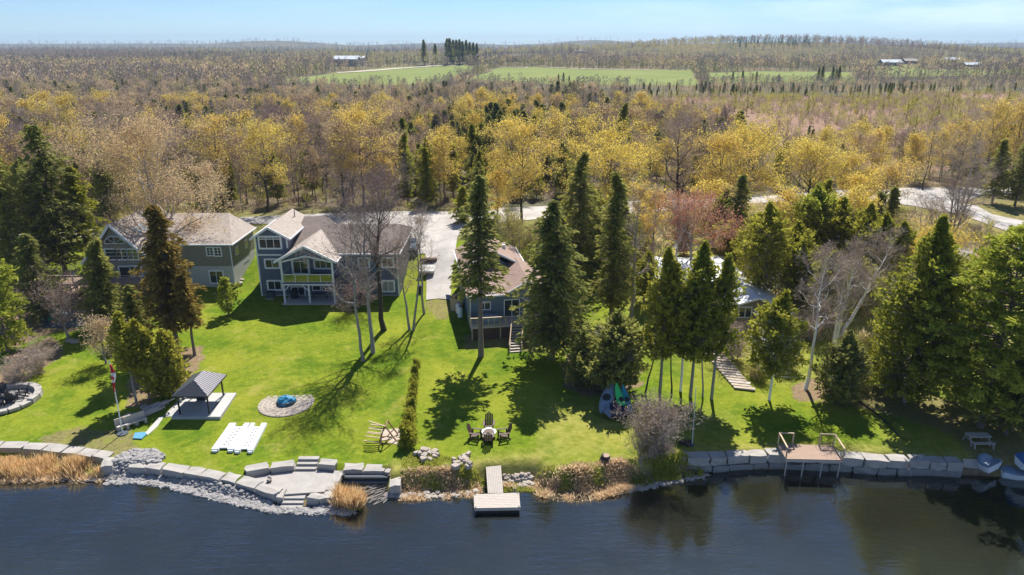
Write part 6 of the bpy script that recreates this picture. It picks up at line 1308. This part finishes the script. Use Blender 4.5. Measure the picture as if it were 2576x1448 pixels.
def boat(name, lab, pts, prof, mat, hullmat='plastic_white', z=0):
    """tarp-covered boat: centre line stations (x, y, half width, top height)"""
    t = thing(name, lab, 'boat', (pts[0][0], pts[0][1], z)); m = MB(); vs = []; fs = []; k_ = 7; n = len(pts)
    for i, (x, y, w, hh) in enumerate(pts):
        a = pts[max(0, i - 1)]; b = pts[min(n - 1, i + 1)]; d = Vector((b[0] - a[0], b[1] - a[1], 0)).normalized(); sd = Vector((-d.y, d.x, 0))
        for k in range(k_): q = math.pi * k / (k_ - 1); vs.append(Vector((x, y, z)) + sd * math.cos(q) * w + Vector((0, 0, .45 + hh * math.sin(q) ** .7)))
    for i in range(n - 1):
        for k in range(k_ - 1): fs.append((i * k_ + k, i * k_ + k + 1, (i + 1) * k_ + k + 1, (i + 1) * k_ + k))
    m.add(vs, fs + [tuple(range(k_)), tuple(range((n - 1) * k_, n * k_))]); m.build('tarp', mat, t)
    m = MB(); vs = []; fs = []
    for i, (x, y, w, hh) in enumerate(pts):
        a = pts[max(0, i - 1)]; b = pts[min(n - 1, i + 1)]; d = Vector((b[0] - a[0], b[1] - a[1], 0)).normalized(); sd = Vector((-d.y, d.x, 0)); c = Vector((x, y, z))
        vs += [c + sd * w * 1.03 + Vector((0, 0, .5)), c + sd * w * .7 + Vector((0, 0, -.1)), c - sd * w * .7 + Vector((0, 0, -.1)), c - sd * w * 1.03 + Vector((0, 0, .5))]
    for i in range(n - 1): fs += [(i * 4 + k, (i + 1) * 4 + k, (i + 1) * 4 + k + 1, i * 4 + k + 1) for k in range(3)]
    m.add(vs, fs + [(0, 1, 2, 3), tuple(range(n * 4 - 1, n * 4 - 5, -1))]); m.build('hull', hullmat, t); return t
a, b = PZ(2462, 1146, 1.2), PZ(2500, 1186, .5)
boat('covered_boat', 'long boat under a blue-grey tarp at the right end of the stone wall', [(a.x + (b.x - a.x) * f, a.y + (b.y - a.y) * f, .12 + .95 * math.sin(math.pi * (.05 + .62 * f)), .12 + .42 * math.sin(math.pi * min(1, f * 1.6 + .1)) * (1 - f)) for f in [i / 8 for i in range(9)]], None, 'blue_tarp', z=.6)
a, b = PZ(2518, 1184, .4), PZ(2588, 1190, .4)
boat('covered_boat', 'low flat boat under a blue-grey tarp right of the long covered boat', [(a.x + (b.x - a.x) * f, a.y + (b.y - a.y) * f, .5 + .3 * math.sin(math.pi * f), .15 + .12 * math.sin(f * 6)) for f in [i / 6 for i in range(7)]], None, 'blue_tarp', z=.05)
a, b = PZ(2562, 1168, 1.3), PZ(2640, 1172, 1.3)
boat('covered_boat', 'boat under a brighter blue tarp cut off by the right edge', [(a.x + (b.x - a.x) * f, a.y + (b.y - a.y) * f, .4 + .5 * math.sin(math.pi * min(1, f + .2) / 1.2), .4 + .1 * math.sin(f * 5)) for f in [i / 6 for i in range(7)]], None, 'blue_cloth', z=1.2)
slabset('small_dock', 'small pale dock at the right end of the long stone wall', [[(2421, 1172), (2466, 1176), (2462, 1168), (2420, 1164)], [(2420, 1182), (2472, 1187), (2468, 1179), (2420, 1175)]], 'wood_weathered', .2, 'dock', .35)
# fallen bare branch on the right lawn
pts = [PG(u, v) + Vector((0, 0, .08)) for u, v in [(2140, 990), (2165, 1015), (2205, 1043), (2235, 1070), (2262, 1100), (2290, 1115)]]; m = MB()
t = thing('fallen_branch', 'long dark fallen branch lying on the right lawn', 'branch', pts[2])
for i in range(5): m.cyl(pts[i], pts[i + 1], .11 - i * .018, .11 - (i + 1) * .018, 6)
m.cyl(pts[2], pts[2] + Vector((.6, -.5, .2)), .05, .02, 5); m.cyl(pts[3], pts[3] + Vector((.7, .5, .3)), .05, .02, 5); m.build('stem', 'bark_dark', t)
# ---- riprap: uncountable broken stone
def stones(name, label, areas, n, smin, smax, mat, seed):
    r = np.random.default_rng(seed); base = MB(); base.rock((0, 0, 0), 2, 2, 2, 0, .18, .45, 1); bv = np.array([list(v) for v in base.v]); bf = np.array(base.f); Vs = []; Fs = []; b = 0
    for poly, cnt in areas:
        P_ = np.array(poly); lo, hi = P_.min(0), P_.max(0); q = r.uniform(lo, hi, (cnt * 4, 2)); q = q[inpoly(q[:, 0], q[:, 1], poly)][:cnt]; z = G(q[:, 0], q[:, 1])
        for (x, y), zz in zip(q, z):
            s = r.uniform(smin, smax); S = np.array([s * r.uniform(.7, 1.4), s * r.uniform(.7, 1.2), s * r.uniform(.5, .9)]) / 2; a = r.random() * 6.28; v = bv * S + r.normal(size=bv.shape) * s * .04; c, sn = math.cos(a), math.sin(a)
            v = np.stack([v[:, 0] * c - v[:, 1] * sn, v[:, 0] * sn + v[:, 1] * c, v[:, 2]], 1) + np.array([x, y, max(zz, -.15) + s * .12 + r.random() * .12]); Vs.append(v); Fs.append(bf + b); b += len(v)
    o = link(name, fastmesh(name, np.concatenate(Vs), np.concatenate(Fs), [mat])); o['kind'] = 'stuff'; tag(o, label, 'rocks'); return o
stones('riprap', 'broken pale rock covering the slope below the curving stone wall', [
    (W2([(262, 1205), (285, 1165), (330, 1143), (385, 1140), (415, 1158), (400, 1172), (330, 1178), (314, 1190), (306, 1206)], .5), 700),
    (W2([(314, 1188), (316, 1206), (420, 1220), (560, 1255), (680, 1281), (800, 1286), (855, 1283), (848, 1266), (770, 1272), (700, 1268), (666, 1254), (606, 1236), (531, 1216), (420, 1200)], .3), 2900),
    (W2([(980, 1242), (1010, 1248), (1012, 1238), (985, 1232)], .2), 60)], 0, .16, .40, 'riprap', 4)
stones('shore_rubble', 'small rocks and debris scattered along the natural bank', [(W2([(1260, 1218), (1340, 1214), (1345, 1200), (1330, 1192), (1262, 1196)], .4), 150), (W2([(1560, 1228), (1780, 1192), (1780, 1202), (1560, 1240)], .05), 90), (W2([(1010, 1246), (1200, 1238), (1200, 1228), (1010, 1236)], .3), 110), (W2([(805, 1286), (860, 1260), (900, 1292), (830, 1294)], .1), 90)], 0, .15, .45, 'boulder', 5)
# ---- reeds, dry grass, driftwood
def blades(name, label, areas, mat, seed, wid=.03, lean=.25, cat='reeds'):
    r = np.random.default_rng(seed); C = []; A = []; 
    for poly, n, h0, h1 in areas:
        P_ = np.array(poly); q = r.uniform(P_.min(0), P_.max(0), (n * 4, 2)); q = q[inpoly(q[:, 0], q[:, 1], poly)]; cl = vnoise(q[:, 0], q[:, 1], .9, seed); q = q[r.random(len(q)) < np.clip(cl * 2.4 - .65, .06, 1)][:n]; z = np.maximum(G(q[:, 0], q[:, 1]), -.1); h = r.uniform(h0, h1, len(q)) * (.35 + 1.2 * vnoise(q[:, 0], q[:, 1], 1.4, seed + 3))
        d = np.stack([r.normal(size=len(q)) * lean, r.normal(size=len(q)) * lean, np.ones(len(q))], 1); d /= np.linalg.norm(d, axis=1, keepdims=True); a = d * h[:, None] / 2; C.append(np.stack([q[:, 0], q[:, 1], z], 1) + a); A.append(a)
    C = np.concatenate(C); A = np.concatenate(A); s = np.cross(A, unit(r, len(A))); s /= np.linalg.norm(s, axis=1, keepdims=True); V, F = cards(C, A, s * wid); o = link(name, fastmesh(name, V, F, [mat], None, np.repeat(r.random(len(C)), 4))); o['kind'] = 'stuff'; tag(o, label, cat); return o
blades('dry_reeds', 'golden dry reeds in front of the left stone wall and by the boat slip', [(W2([(-60, 1200), (-60, 1160), (5, 1158), (60, 1160), (150, 1168), (220, 1176), (258, 1192), (256, 1204), (200, 1208), (100, 1208)], .1), 5200, .55, 1.15), (W2([(842, 1285), (850, 1250), (880, 1238), (912, 1252), (915, 1280), (890, 1290)], .0), 1700, .8, 1.5)], 'reed_gold', 6)
blades('green_reeds', 'yellow-green reeds at the left end of the right stone wall', [(W2([(1632, 1210), (1640, 1185), (1700, 1175), (1762, 1180), (1768, 1196), (1700, 1206)], .2), 3600, .4, .8), (W2([(875, 1288), (885, 1262), (912, 1262), (912, 1288)], .0), 500, .7, 1.3)], 'reed_green', 7)
blades('bank_grass', 'matted tan dead grass along the natural bank on both sides of the dock', [
    (W2([(1008, 1246), (1010, 1205), (1060, 1195), (1200, 1205), (1212, 1222), (1195, 1238), (1100, 1246)], .5), 6000, .2, .5),
    (W2([(1262, 1214), (1268, 1200), (1340, 1200), (1440, 1196), (1560, 1180), (1640, 1188), (1625, 1212), (1560, 1230), (1500, 1246), (1430, 1250), (1360, 1238), (1340, 1216)], .5), 9500, .2, .5),
    (W2([(-60, 1208), (0, 1200), (250, 1202), (262, 1214), (0, 1216)], .05), 1200, .3, .7), (W2([(1560, 1232), (1640, 1212), (1770, 1190), (1780, 1198), (1640, 1222)], .05), 900, .25, .55)], 'dead_grass', 8, .035, .7, 'dead grass')
blades('rough_grass', 'longer green grass between the lawn and the natural bank', [(W2([(1008, 1200), (1010, 1160), (1060, 1130), (1220, 1180), (1260, 1190), (1262, 1200), (1200, 1212), (1060, 1200)], 1.2), 5200, .15, .35), (W2([(1268, 1204), (1270, 1180), (1400, 1170), (1560, 1165), (1640, 1170), (1650, 1190), (1560, 1190), (1440, 1204)], 1.2), 6500, .15, .35)], 'reed_green', 9, .03, .5, 'grass')
m = MB(); rr = random.Random(9); c = PZ(930, 1245, .05)
for k in range(70): q = PZ(rr.uniform(868, 975), rr.uniform(1222, 1272), .03); q.z = .02 + rr.random() * .12; an = R(rr.gauss(38, 12)); l = rr.uniform(.5, 1.6); m.cyl(q, q + Vector((math.cos(an) * l, math.sin(an) * l, rr.uniform(-.05, .1))), .03, .02, 5)
for k in range(26): q = PZ(rr.uniform(810, 860), rr.uniform(1274, 1290), .03); an = rr.random() * 3; m.cyl(q, q + Vector((math.cos(an) * .8, math.sin(an) * .4, .1)), .05, .03, 5)
for k in range(50): q = PZ(rr.uniform(0, 255), rr.uniform(1202, 1212), .05); an = rr.gauss(.3, .5); m.cyl(q, q + Vector((math.cos(an) * 1.1, math.sin(an) * .5, rr.uniform(-.05, .3))), .04, .02, 5)
for k in range(40): q = PZ(rr.uniform(1560, 1770), 0, .05) if False else PZ(1560 + k * 5.3, 1238 - k * 1.05 + rr.uniform(-3, 3), .05); an = rr.gauss(.4, .6); m.cyl(q, q + Vector((math.cos(an) * .7, math.sin(an) * .4, .08)), .035, .02, 5)
o = m.build('driftwood', 'wood_weathered'); o['kind'] = 'stuff'; tag(o, 'pale driftwood sticks and reed litter washed up on the shore', 'driftwood')
# ---------------------------------------------------------------- the wood beyond the road
FR = np.random.default_rng(5)
def far_variants(kind, n, lod):
    out = []
    for i in range(n):
        r = np.random.default_rng(900 + i * 7 + lod)
        if kind == 'bare' or kind == 'bud' or kind == 'orange':
            if lod == 1:
                tr, cr = decid(300 + i * 13, 13, 6.5, cb=.3, nl=9, kids=(0, 4, 3), leaves=(0 if kind == 'bare' else 420), lsize=.30, twig=2.2, spreadleaf=.5)
                V = np.concatenate([tr[0], cr[0]]); F = np.concatenate([tr[1], cr[1] + len(tr[0])]); mi = np.concatenate([np.zeros(len(tr[1]), int), cr[2] + 1]); ti = np.concatenate([tr[2], cr[3]])
                out.append((V, F, mi, ti))
            else:
                k = 60; a = r.random(k) * 6.28; z = 3 + 10 * r.random(k) ** .8; R_ = 3.6 * np.sin(np.pi * (z - 2.2) / 11.6) ** .6 * r.random(k) ** .5
                C = np.stack([np.cos(a) * R_, np.sin(a) * R_, z], 1); A = unit(r, k) * r.uniform(.5, 1.0, (k, 1)) * np.array([.7, .7, 1.2]); B = np.cross(A, unit(r, k)) * .55
                V, F = cards(C, A, B); m = np.full(k, 1 if kind == 'bare' else 2); 
                if kind != 'bare': m[: k // 4] = 1
                V2, F2 = tubes([[0, 0, -.5, r.normal() * .4, r.normal() * .4, 9, .18, .06]], 3)
                out.append((np.concatenate([V2, V]), np.concatenate([F2, F + len(V2)]), np.concatenate([np.zeros(len(F2), int), m]), np.concatenate([np.zeros(len(V2)), np.repeat(r.random(k), 4)])))
        elif kind == 'con':
            if lod == 1:
                tr, cr = conif(300 + i, 12, 4.6, .08, 'spruce', .5, 1.9)
                out.append((np.concatenate([tr[0], cr[0]]), np.concatenate([tr[1], cr[1] + len(tr[0])]), np.concatenate([np.zeros(len(tr[1]), int), cr[2] + 1]), np.concatenate([tr[2], cr[3]])))
            else:
                k = 60; z = 1 + 11 * r.random(k); a = r.random(k) * 6.28; R_ = 2.5 * (1 - z / 12.6) * (.45 + .55 * r.random(k)); C = np.stack([np.cos(a) * R_, np.sin(a) * R_, z], 1)
                A = np.stack([np.cos(a), np.sin(a), -.25 + 0 * a], 1) * (.35 + .55 * (1 - z / 12.6))[:, None]; B = np.stack([-np.sin(a), np.cos(a), .3 * r.normal(size=k)], 1) * (.25 + .55 * (1 - z / 12.6))[:, None]
                V, F = cards(C, A, B); V2, F2 = tubes([[0, 0, -.5, 0, 0, 12.4, .2, .05]], 3)
                out.append((np.concatenate([V2, V]), np.concatenate([F2, F + len(V2)]), np.concatenate([np.zeros(len(F2), int), np.ones(k, int)]), np.concatenate([np.zeros(len(V2)), np.repeat(r.random(k), 4)])))
        elif kind == 'shrub':
            k = 70 if lod == 1 else 26; a = r.random(k) * 6.28; R_ = 1.3 * r.random(k) ** .5; z = .2 + 1.9 * r.random(k); C = np.stack([np.cos(a) * R_ * (.4 + z / 2.4), np.sin(a) * R_ * (.4 + z / 2.4), z], 1)
            A = (unit(r, k) * .25 + np.stack([np.cos(a) * .3, np.sin(a) * .3, 0 * a + .7], 1)) * .7; B = np.cross(A, unit(r, k)) * (.10 if lod == 1 else .22)
            V, F = cards(C, A, B); out.append((V, F, np.ones(k, int), np.repeat(r.random(k), 4)))
    return out
def merged(name, variants, pts, rz, sc, mats, kind='stuff', label=None, cat=None, hue=True, r=FR):
    if len(pts) == 0: return None
    vid = r.integers(0, len(variants), len(pts)); Vs = []; Fs = []; Ms = []; Ts = []; base = 0
    for k, (V, F, mi, ti) in enumerate(variants):
        ix = np.where(vid == k)[0]
        if len(ix) == 0: continue
        c, s = np.cos(rz[ix])[:, None], np.sin(rz[ix])[:, None]; S = sc[ix][:, None]; sh = S * r.uniform(.85, 1.2, (len(ix), 1))
        X = (V[None, :, 0] * c - V[None, :, 1] * s) * sh + pts[ix, 0][:, None]; Y = (V[None, :, 0] * s + V[None, :, 1] * c) * sh + pts[ix, 1][:, None]; Z = V[None, :, 2] * S + pts[ix, 2][:, None]
        Vs.append(np.stack([X, Y, Z], -1).reshape(-1, 3)); n = len(V)
        Fs.append((F[None] + base + np.arange(len(ix))[:, None, None] * n).reshape(-1, 4)); base += n * len(ix)
        Ms.append(np.tile(mi, len(ix))); off = r.random(len(ix))[:, None]; Ts.append(np.clip(ti[None] * .5 + off * .55, 0, 1).ravel())
    me = fastmesh(name, np.concatenate(Vs), np.concatenate(Fs), mats, np.concatenate(Ms), np.concatenate(Ts)); o = link(name, me); o['kind'] = kind
    tag(o, label, cat); return o
def scatter(y0, y1, gap, r=FR, jit=.85):
    P = []; y = y0
    while y < y1:
        gp = gap * (1 if y < 500 else 1 + (y - 500) / 900); hw = .76 * y + 16; n = int(2 * hw / gp)
        x = -hw + (np.arange(n) + r.uniform(-jit, jit, n) * .5 + .5) * gp; P.append(np.stack([x, y + r.uniform(-jit, jit, n) * gp * .5], 1)); y += gp
    return np.concatenate(P)
P = scatter(118, 960, 5.2)
rd = np.array(ROAD)
def near_road(x, y, m):
    k = inpoly(x, y, ROAD)
    for dx, dy in ((m, 0), (-m, 0), (0, m), (0, -m)): k |= inpoly(x + dx, y + dy, ROAD)
    return k
keep = ~near_road(P[:, 0], P[:, 1], 3.2)
yr = np.interp(P[:, 0], *np.array(sorted([(p.x, p.y) for p in (PG(u, v) for u, v in [(-100,600),(300,572),(600,546),(760,538),(1170,526),(1380,517),(1900,493),(2100,478),(2457,470),(2700,470)])])).T)
keep &= P[:, 1] > yr + 3
for Fp in FIELDS: keep &= ~inpoly(P[:, 0], P[:, 1], Fp)
for bx_, by_, bw_, bd_ in FARM: keep &= ~((np.abs(P[:, 0] - bx_ * P[:, 1] / by_) < bw_ * .5 + 4) & (P[:, 1] > by_ - 70) & (P[:, 1] < by_ + bd_ + 4))
P = P[keep]; x, y = P[:, 0], P[:, 1]
wet = inpoly(x + 14 * (vnoise(x, y, 25, 30) - .5), y, WET)
u1 = FR.random(len(P)); nz1 = vnoise(x, y, 38, 31); nz2 = vnoise(x, y, 22, 32)
side = x / (.73 * y)
open_r = sm(.1, .5, side) * sm(170, 230, y) * (y < 620)         # the low wood on the right
pc = .20 + .30 * sm(.52, .8, nz1) + .14 * sm(400, 700, y) * (vnoise(x, y, 90, 34) > .55) + .10 * (y < 200)
pc = pc + .30 * ((x / y > -.17) & (x / y < .06) & (y < 230)) + .10 * (y < 260)
py = .07 + .20 * sm(.55, .8, nz2) * (y < 330) + .35 * (y > 700) * (vnoise(x, y, 110, 35) > .45)
po = .08 + .10 * (nz2 < .35)
kind = np.where(u1 < pc, 2, np.where(u1 < pc + py, 1, np.where(u1 < pc + py + po, 3, 0)))
thin = (wet & (FR.random(len(P)) > .10)) | ((FR.random(len(P)) < .35) & (y > 260)) 
P = P[~thin]; kind = kind[~thin]; wet_k = wet[~thin]; open_r = open_r[~thin]; x, y = P[:, 0], P[:, 1]; side = side[~thin]
Z = G(x, y); rz = FR.random(len(P)) * 6.28
hh = FR.uniform(.75, 1.2, len(P)) * np.where(y < 260, 1.0, .82) * (1 - .45 * open_r) * np.where(wet_k, .55, 1)
hh *= np.where(y < 150, np.where(side > -.1, .78, .95), 1) * np.where(kind == 2, .88, 1)
hh = np.where(y > 600, hh * 1.15, hh)
infront = np.zeros(len(P), bool)
for k_ in (1.02, 1.08, 1.15, 1.22, 1.3, 1.4):
    for Fp in (FIELD1, FIELD2): infront |= inpoly(x * k_, y * k_, Fp)
hh = np.where(infront, hh * .62, hh); kind = np.where(infront & (kind != 2), 0, kind)
order = np.argsort(y); P3 = np.stack([x, y, Z], 1)
LIM = {0: 215, 1: 190, 2: 175, 3: 160}
KN = {0: ('bare_tree', 'bark', 'twig', 'bud_brown', 'leafless grey-brown tree in the wood beyond the road', 'leafless trees of the wood beyond the road'),
      1: ('budding_tree', 'bark', 'twig', 'bud_yellow', 'yellow-green budding tree in the wood beyond the road', 'yellow-green budding trees of the wood beyond the road'),
      3: ('budding_tree', 'bark', 'twig_mauve', 'bud_orange', 'orange-brown budding tree in the wood beyond the road', 'orange-brown budding trees of the wood beyond the road'),
      2: ('wild_conifer', 'bark', None, 'needle_spruce', 'dark conifer growing wild in the wood beyond the road', 'dark conifers of the wood beyond the road')}
def mkf(k, i):
    nm, bark, tw, mt, lab, grp = KN[k]
    if k == 2:
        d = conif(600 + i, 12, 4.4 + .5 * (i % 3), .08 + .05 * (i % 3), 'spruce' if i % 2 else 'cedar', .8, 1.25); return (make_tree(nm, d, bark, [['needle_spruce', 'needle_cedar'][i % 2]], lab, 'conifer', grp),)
    d = decid(700 + k * 31 + i, 13, 5.2 + .8 * (i % 3), cb=.3 + .06 * (i % 3), nl=13, kids=(0, 5, 4, 2), leaves={0: 0, 1: 1900, 3: 1200}[k], lsize=.19, twig=1.9, r0=.15, spreadleaf=.4, topfrac=.95)
    return (make_tree(nm, d, ['bark', 'bark_grey', 'bark_dark', 'bark'][i % 4], [[tw, 'twig_mauve'][i % 2], mt], lab, 'tree', grp),)
rest = []
cnt = {0: 0, 1: 0, 2: 0, 3: 0}
NV = 6
for i in order:
    k = int(kind[i])
    if infront[i] and FR.random() < .45: continue
    if cnt[k] < LIM[k] and y[i] < 330:
        v = cnt[k] % NV; key = 'f%d_%d' % (k, v)
        if key not in PROTO: PROTO[key] = mkf(k, v)
        s = hh[i] * 1.0; place(key, P3[i], rz[i], (s * FR.uniform(.85, 1.15), s * FR.uniform(.85, 1.15), s)); cnt[k] += 1
    else: rest.append(i)
rest = np.array(rest); yy = y[rest]
SM = {0: ['bark', 'twig', 'bud_brown'], 1: ['bark', 'twig', 'bud_mid'], 2: ['bark', 'needle_spruce'], 3: ['bark', 'twig_mauve', 'bud_orange']}
WN = {0: ('bare_wood', 'leafless grey-brown trees filling the middle distance', 'wood'), 1: ('budding_wood', 'yellow-green budding trees scattered in the middle distance', 'wood'), 2: ('conifer_wood', 'dark conifers scattered in the middle distance', 'wood'), 3: ('orange_budding_wood', 'orange-brown budding trees of the middle distance', 'wood')}
KK = {0: 'bare', 1: 'bud', 2: 'con', 3: 'orange'}
for k in range(4):
    a = rest[(kind[rest] == k) & (yy < 470)]; b = rest[(kind[rest] == k) & (yy >= 470)]
    o1 = merged(WN[k][0], far_variants(KK[k], 5, 1), P3[a], rz[a], hh[a], SM[k], label=WN[k][1], cat=WN[k][2])
    m2 = list(SM[k]); 
    o2 = merged(WN[k][0], far_variants(KK[k], 5, 2), P3[b], rz[b], hh[b], m2, label='distant ' + WN[k][1].replace('middle distance', 'ground round the fields'), cat=WN[k][2])
# wetland shrubs
Q = scatter(140, 560, 2.6); m = inpoly(Q[:, 0], Q[:, 1], WET) & (FR.random(len(Q)) < np.clip(.35 + 1.1 * (vnoise(Q[:, 0], Q[:, 1], 16, 41) - .4), .08, 1)); Q = Q[m]
kk = FR.random(len(Q)); zz = G(Q[:, 0], Q[:, 1]); Q3 = np.stack([Q[:, 0], Q[:, 1], zz], 1); rr_ = FR.random(len(Q)) * 6.28; ss = FR.uniform(.5, 1.5, len(Q))
a = kk < .55; merged('wetland_shrubs', far_variants('shrub', 5, 1), Q3[a], rr_[a], ss[a], ['bark', 'bud_brown'], label='reddish-brown shrubs covering the open wetland', cat='shrubs')
a = (kk >= .55) & (kk < .88); merged('olive_shrubs', far_variants('shrub', 5, 1), Q3[a], rr_[a], ss[a] * 1.15, ['bark', 'bud_olive'], label='olive shrubs scattered over the wetland', cat='shrubs')
a = kk >= .88; merged('small_wetland_conifers', far_variants('con', 4, 2), Q3[a], rr_[a], ss[a] * .42, ['bark', 'needle_cedar'], label='knee-high to man-high conifers dotted over the wetland', cat='conifers')
# undergrowth at the roadside
Q = np.stack([FR.uniform(-110, 150, 4200), FR.uniform(100, 190, 4200)], 1)
ye = np.interp(Q[:, 0], *np.array(sorted([(p.x, p.y) for p in (PG(u, v) for u, v in [(-100,600),(300,572),(600,546),(760,538),(1170,526),(1380,517),(1900,493),(2100,478),(2457,470),(2700,470)])])).T)
m = (Q[:, 1] > ye + 1.0) & (np.abs(Q[:, 0]) < .76 * Q[:, 1] + 15) & (Q[:, 1] < ye + 45); Q = Q[m]; Q3 = np.stack([Q[:, 0], Q[:, 1], G(Q[:, 0], Q[:, 1])], 1); n = len(Q)
kk = FR.random(n); rr_ = FR.random(n) * 6.28; ss = FR.uniform(.3, .95, n)
a = kk < .5; merged('roadside_undergrowth', far_variants('shrub', 5, 1), Q3[a], rr_[a], ss[a], ['bark', 'bud_brown'], label='brown undergrowth below the trees beyond the road', cat='undergrowth')
a = kk >= .5; merged('green_undergrowth', far_variants('shrub', 5, 1), Q3[a], rr_[a], ss[a], ['bark', 'bud_olive'], label='yellow-green undergrowth along the far side of the road', cat='undergrowth')
THK = flatpoly([(1470,570),(1560,555),(1900,518),(2060,510),(2180,508),(2318,530),(2429,556),(2540,600),(2560,640),(2400,720),(2230,830),(2160,900),(1990,860),(1940,760),(1900,640),(1700,600),(1640,700),(1560,760),(1500,700)])
Q = np.stack([FR.uniform(5, 110, 3000), FR.uniform(62, 140, 3000)], 1); m = inpoly(Q[:, 0], Q[:, 1], THK) & ~near_road(Q[:, 0], Q[:, 1], .8) & (FR.random(len(Q)) < .25 + vnoise(Q[:, 0], Q[:, 1], 6, 77)); Q = Q[m]; Q3 = np.stack([Q[:, 0], Q[:, 1], G(Q[:, 0], Q[:, 1])], 1); n = len(Q); kk = FR.random(n); rr_ = FR.random(n) * 6.28; ss = FR.uniform(.25, .9, n)
a = kk < .5; merged('thicket', far_variants('shrub', 5, 1), Q3[a], rr_[a], ss[a], ['bark', 'dead_grass'], label='tan brush covering the ground of the right-hand lots below the road', cat='brush')
a = kk >= .5; merged('green_thicket', far_variants('shrub', 5, 1), Q3[a], rr_[a], ss[a], ['bark', 'bud_olive'], label='olive brush covering the ground of the right-hand lots below the road', cat='brush')
# ---- the far country
Q = np.concatenate([scatter(930, 2100, 9.0, jit=.95), scatter(2100, 5900, 13.0, jit=.95)])
gp = FR.random(len(Q)); x, y = Q[:, 0], Q[:, 1]
z = G(x, y); n1 = vnoise(x, y, 150, 51); n2 = vnoise(x, y, 240, 52); n3 = vnoise(x, y, 300, 53)
m = gp < np.where(y < 2100, .95, .62); openf = (n3 > .74) & (y > 1100) & ~((x > 150) & (x < 900) & (y < 1900)); m &= ~openf
for bx_, by_, bw_, bd_ in FARM: m &= ~((np.abs(x - bx_ * y / by_) < bw_ * .5 + 4) & (y > by_ - 110) & (y < by_ + bd_ + 4))
Q = Q[m]; x, y, z, n1, n2 = x[m], y[m], z[m], n1[m], n2[m]; n = len(Q)
right = (x > 120) & (y < 1900)
kk = np.where(n1 + FR.normal(size=n) * .05 + right * -.12 > .56, 2, np.where(n2 + FR.normal(size=n) * .08 + right * .20 > .58, 1, 0))
sc = FR.uniform(.85, 1.25, n) * (1 + (y - 900) / 5200) * np.where(right & (y < 1500), .8, 1); rr_ = FR.random(n) * 6.28; Q3 = np.stack([x, y, z], 1)
for k, (nm, vk, mats, lab) in enumerate([('far_bare_wood', 'bare', ['bark', 'wood_far_bare', 'wood_far_bare'], 'brownish leafless woods reaching to the horizon'),
                          ('far_budding_wood', 'bud', ['bark', 'wood_far_bare', 'wood_far_yellow'], 'yellow-green budding woods on the far rise'),
                          ('far_conifer_wood', 'con', ['bark', 'wood_far_green'], 'dark conifer woods toward the horizon')]):
    a = kk == k; merged(nm, far_variants(vk, 4, 2), Q3[a], rr_[a], sc[a], mats, label=lab, cat='woodland')
print('forest', cnt, len(rest), n)
# tall spruces beside the far field, each a thing
PROTO['farspruce'] = (make_tree('field_spruce', conif(77, 22, 7.5, .12, 'spruce', .7, 2.0), 'bark', ['needle_spruce']),)
def far_tree(key, u, vt, y_, hb, lab, grp):
    b = G(np.array([(u - CU) / CF * y_]), np.array([y_]))[0]; top = PY(u, vt, y_); s = (top.z - b) / hb; place(key, (top.x, y_, b), u * .7, (s * 1.1, s * 1.1, s), lab, grp)['category'] = 'conifer'
for i, (u, vt) in enumerate([(1065, 100), (1094, 110), (1124, 97), (1131, 96), (1140, 100), (1148, 100), (1156, 99), (1163, 104), (1172, 101), (1181, 106), (1190, 107), (1199, 109)]):
    far_tree('farspruce', u, vt, 980 + (i * 37 % 50), 22, 'lone tall spruce left of the spruce grove on the horizon' if i == 0 else 'small lone spruce between the tall lone spruce and the grove' if i == 1 else 'tall dark spruce in the grove standing above the far green fields', None if i < 2 else 'tall spruces of the grove above the far green fields')
for (u, vt) in [(1405, 186), (1418, 183), (1432, 190)]: far_tree('farspruce', u, vt, 560, 22, 'dark spruce in the clump before the middle green field', 'dark spruces in front of the middle green field')
for (u, vt) in [(2062, 170), (2072, 166), (2098, 168), (2106, 172), (2114, 166), (1845, 180), (1870, 178), (1895, 184), (1905, 180), (1960, 186)]: far_tree('farspruce', u, vt, 560 + (u % 7) * 6, 22, 'slender spruce in front of the right-hand far field', 'slender spruces in front of the right-hand far field')
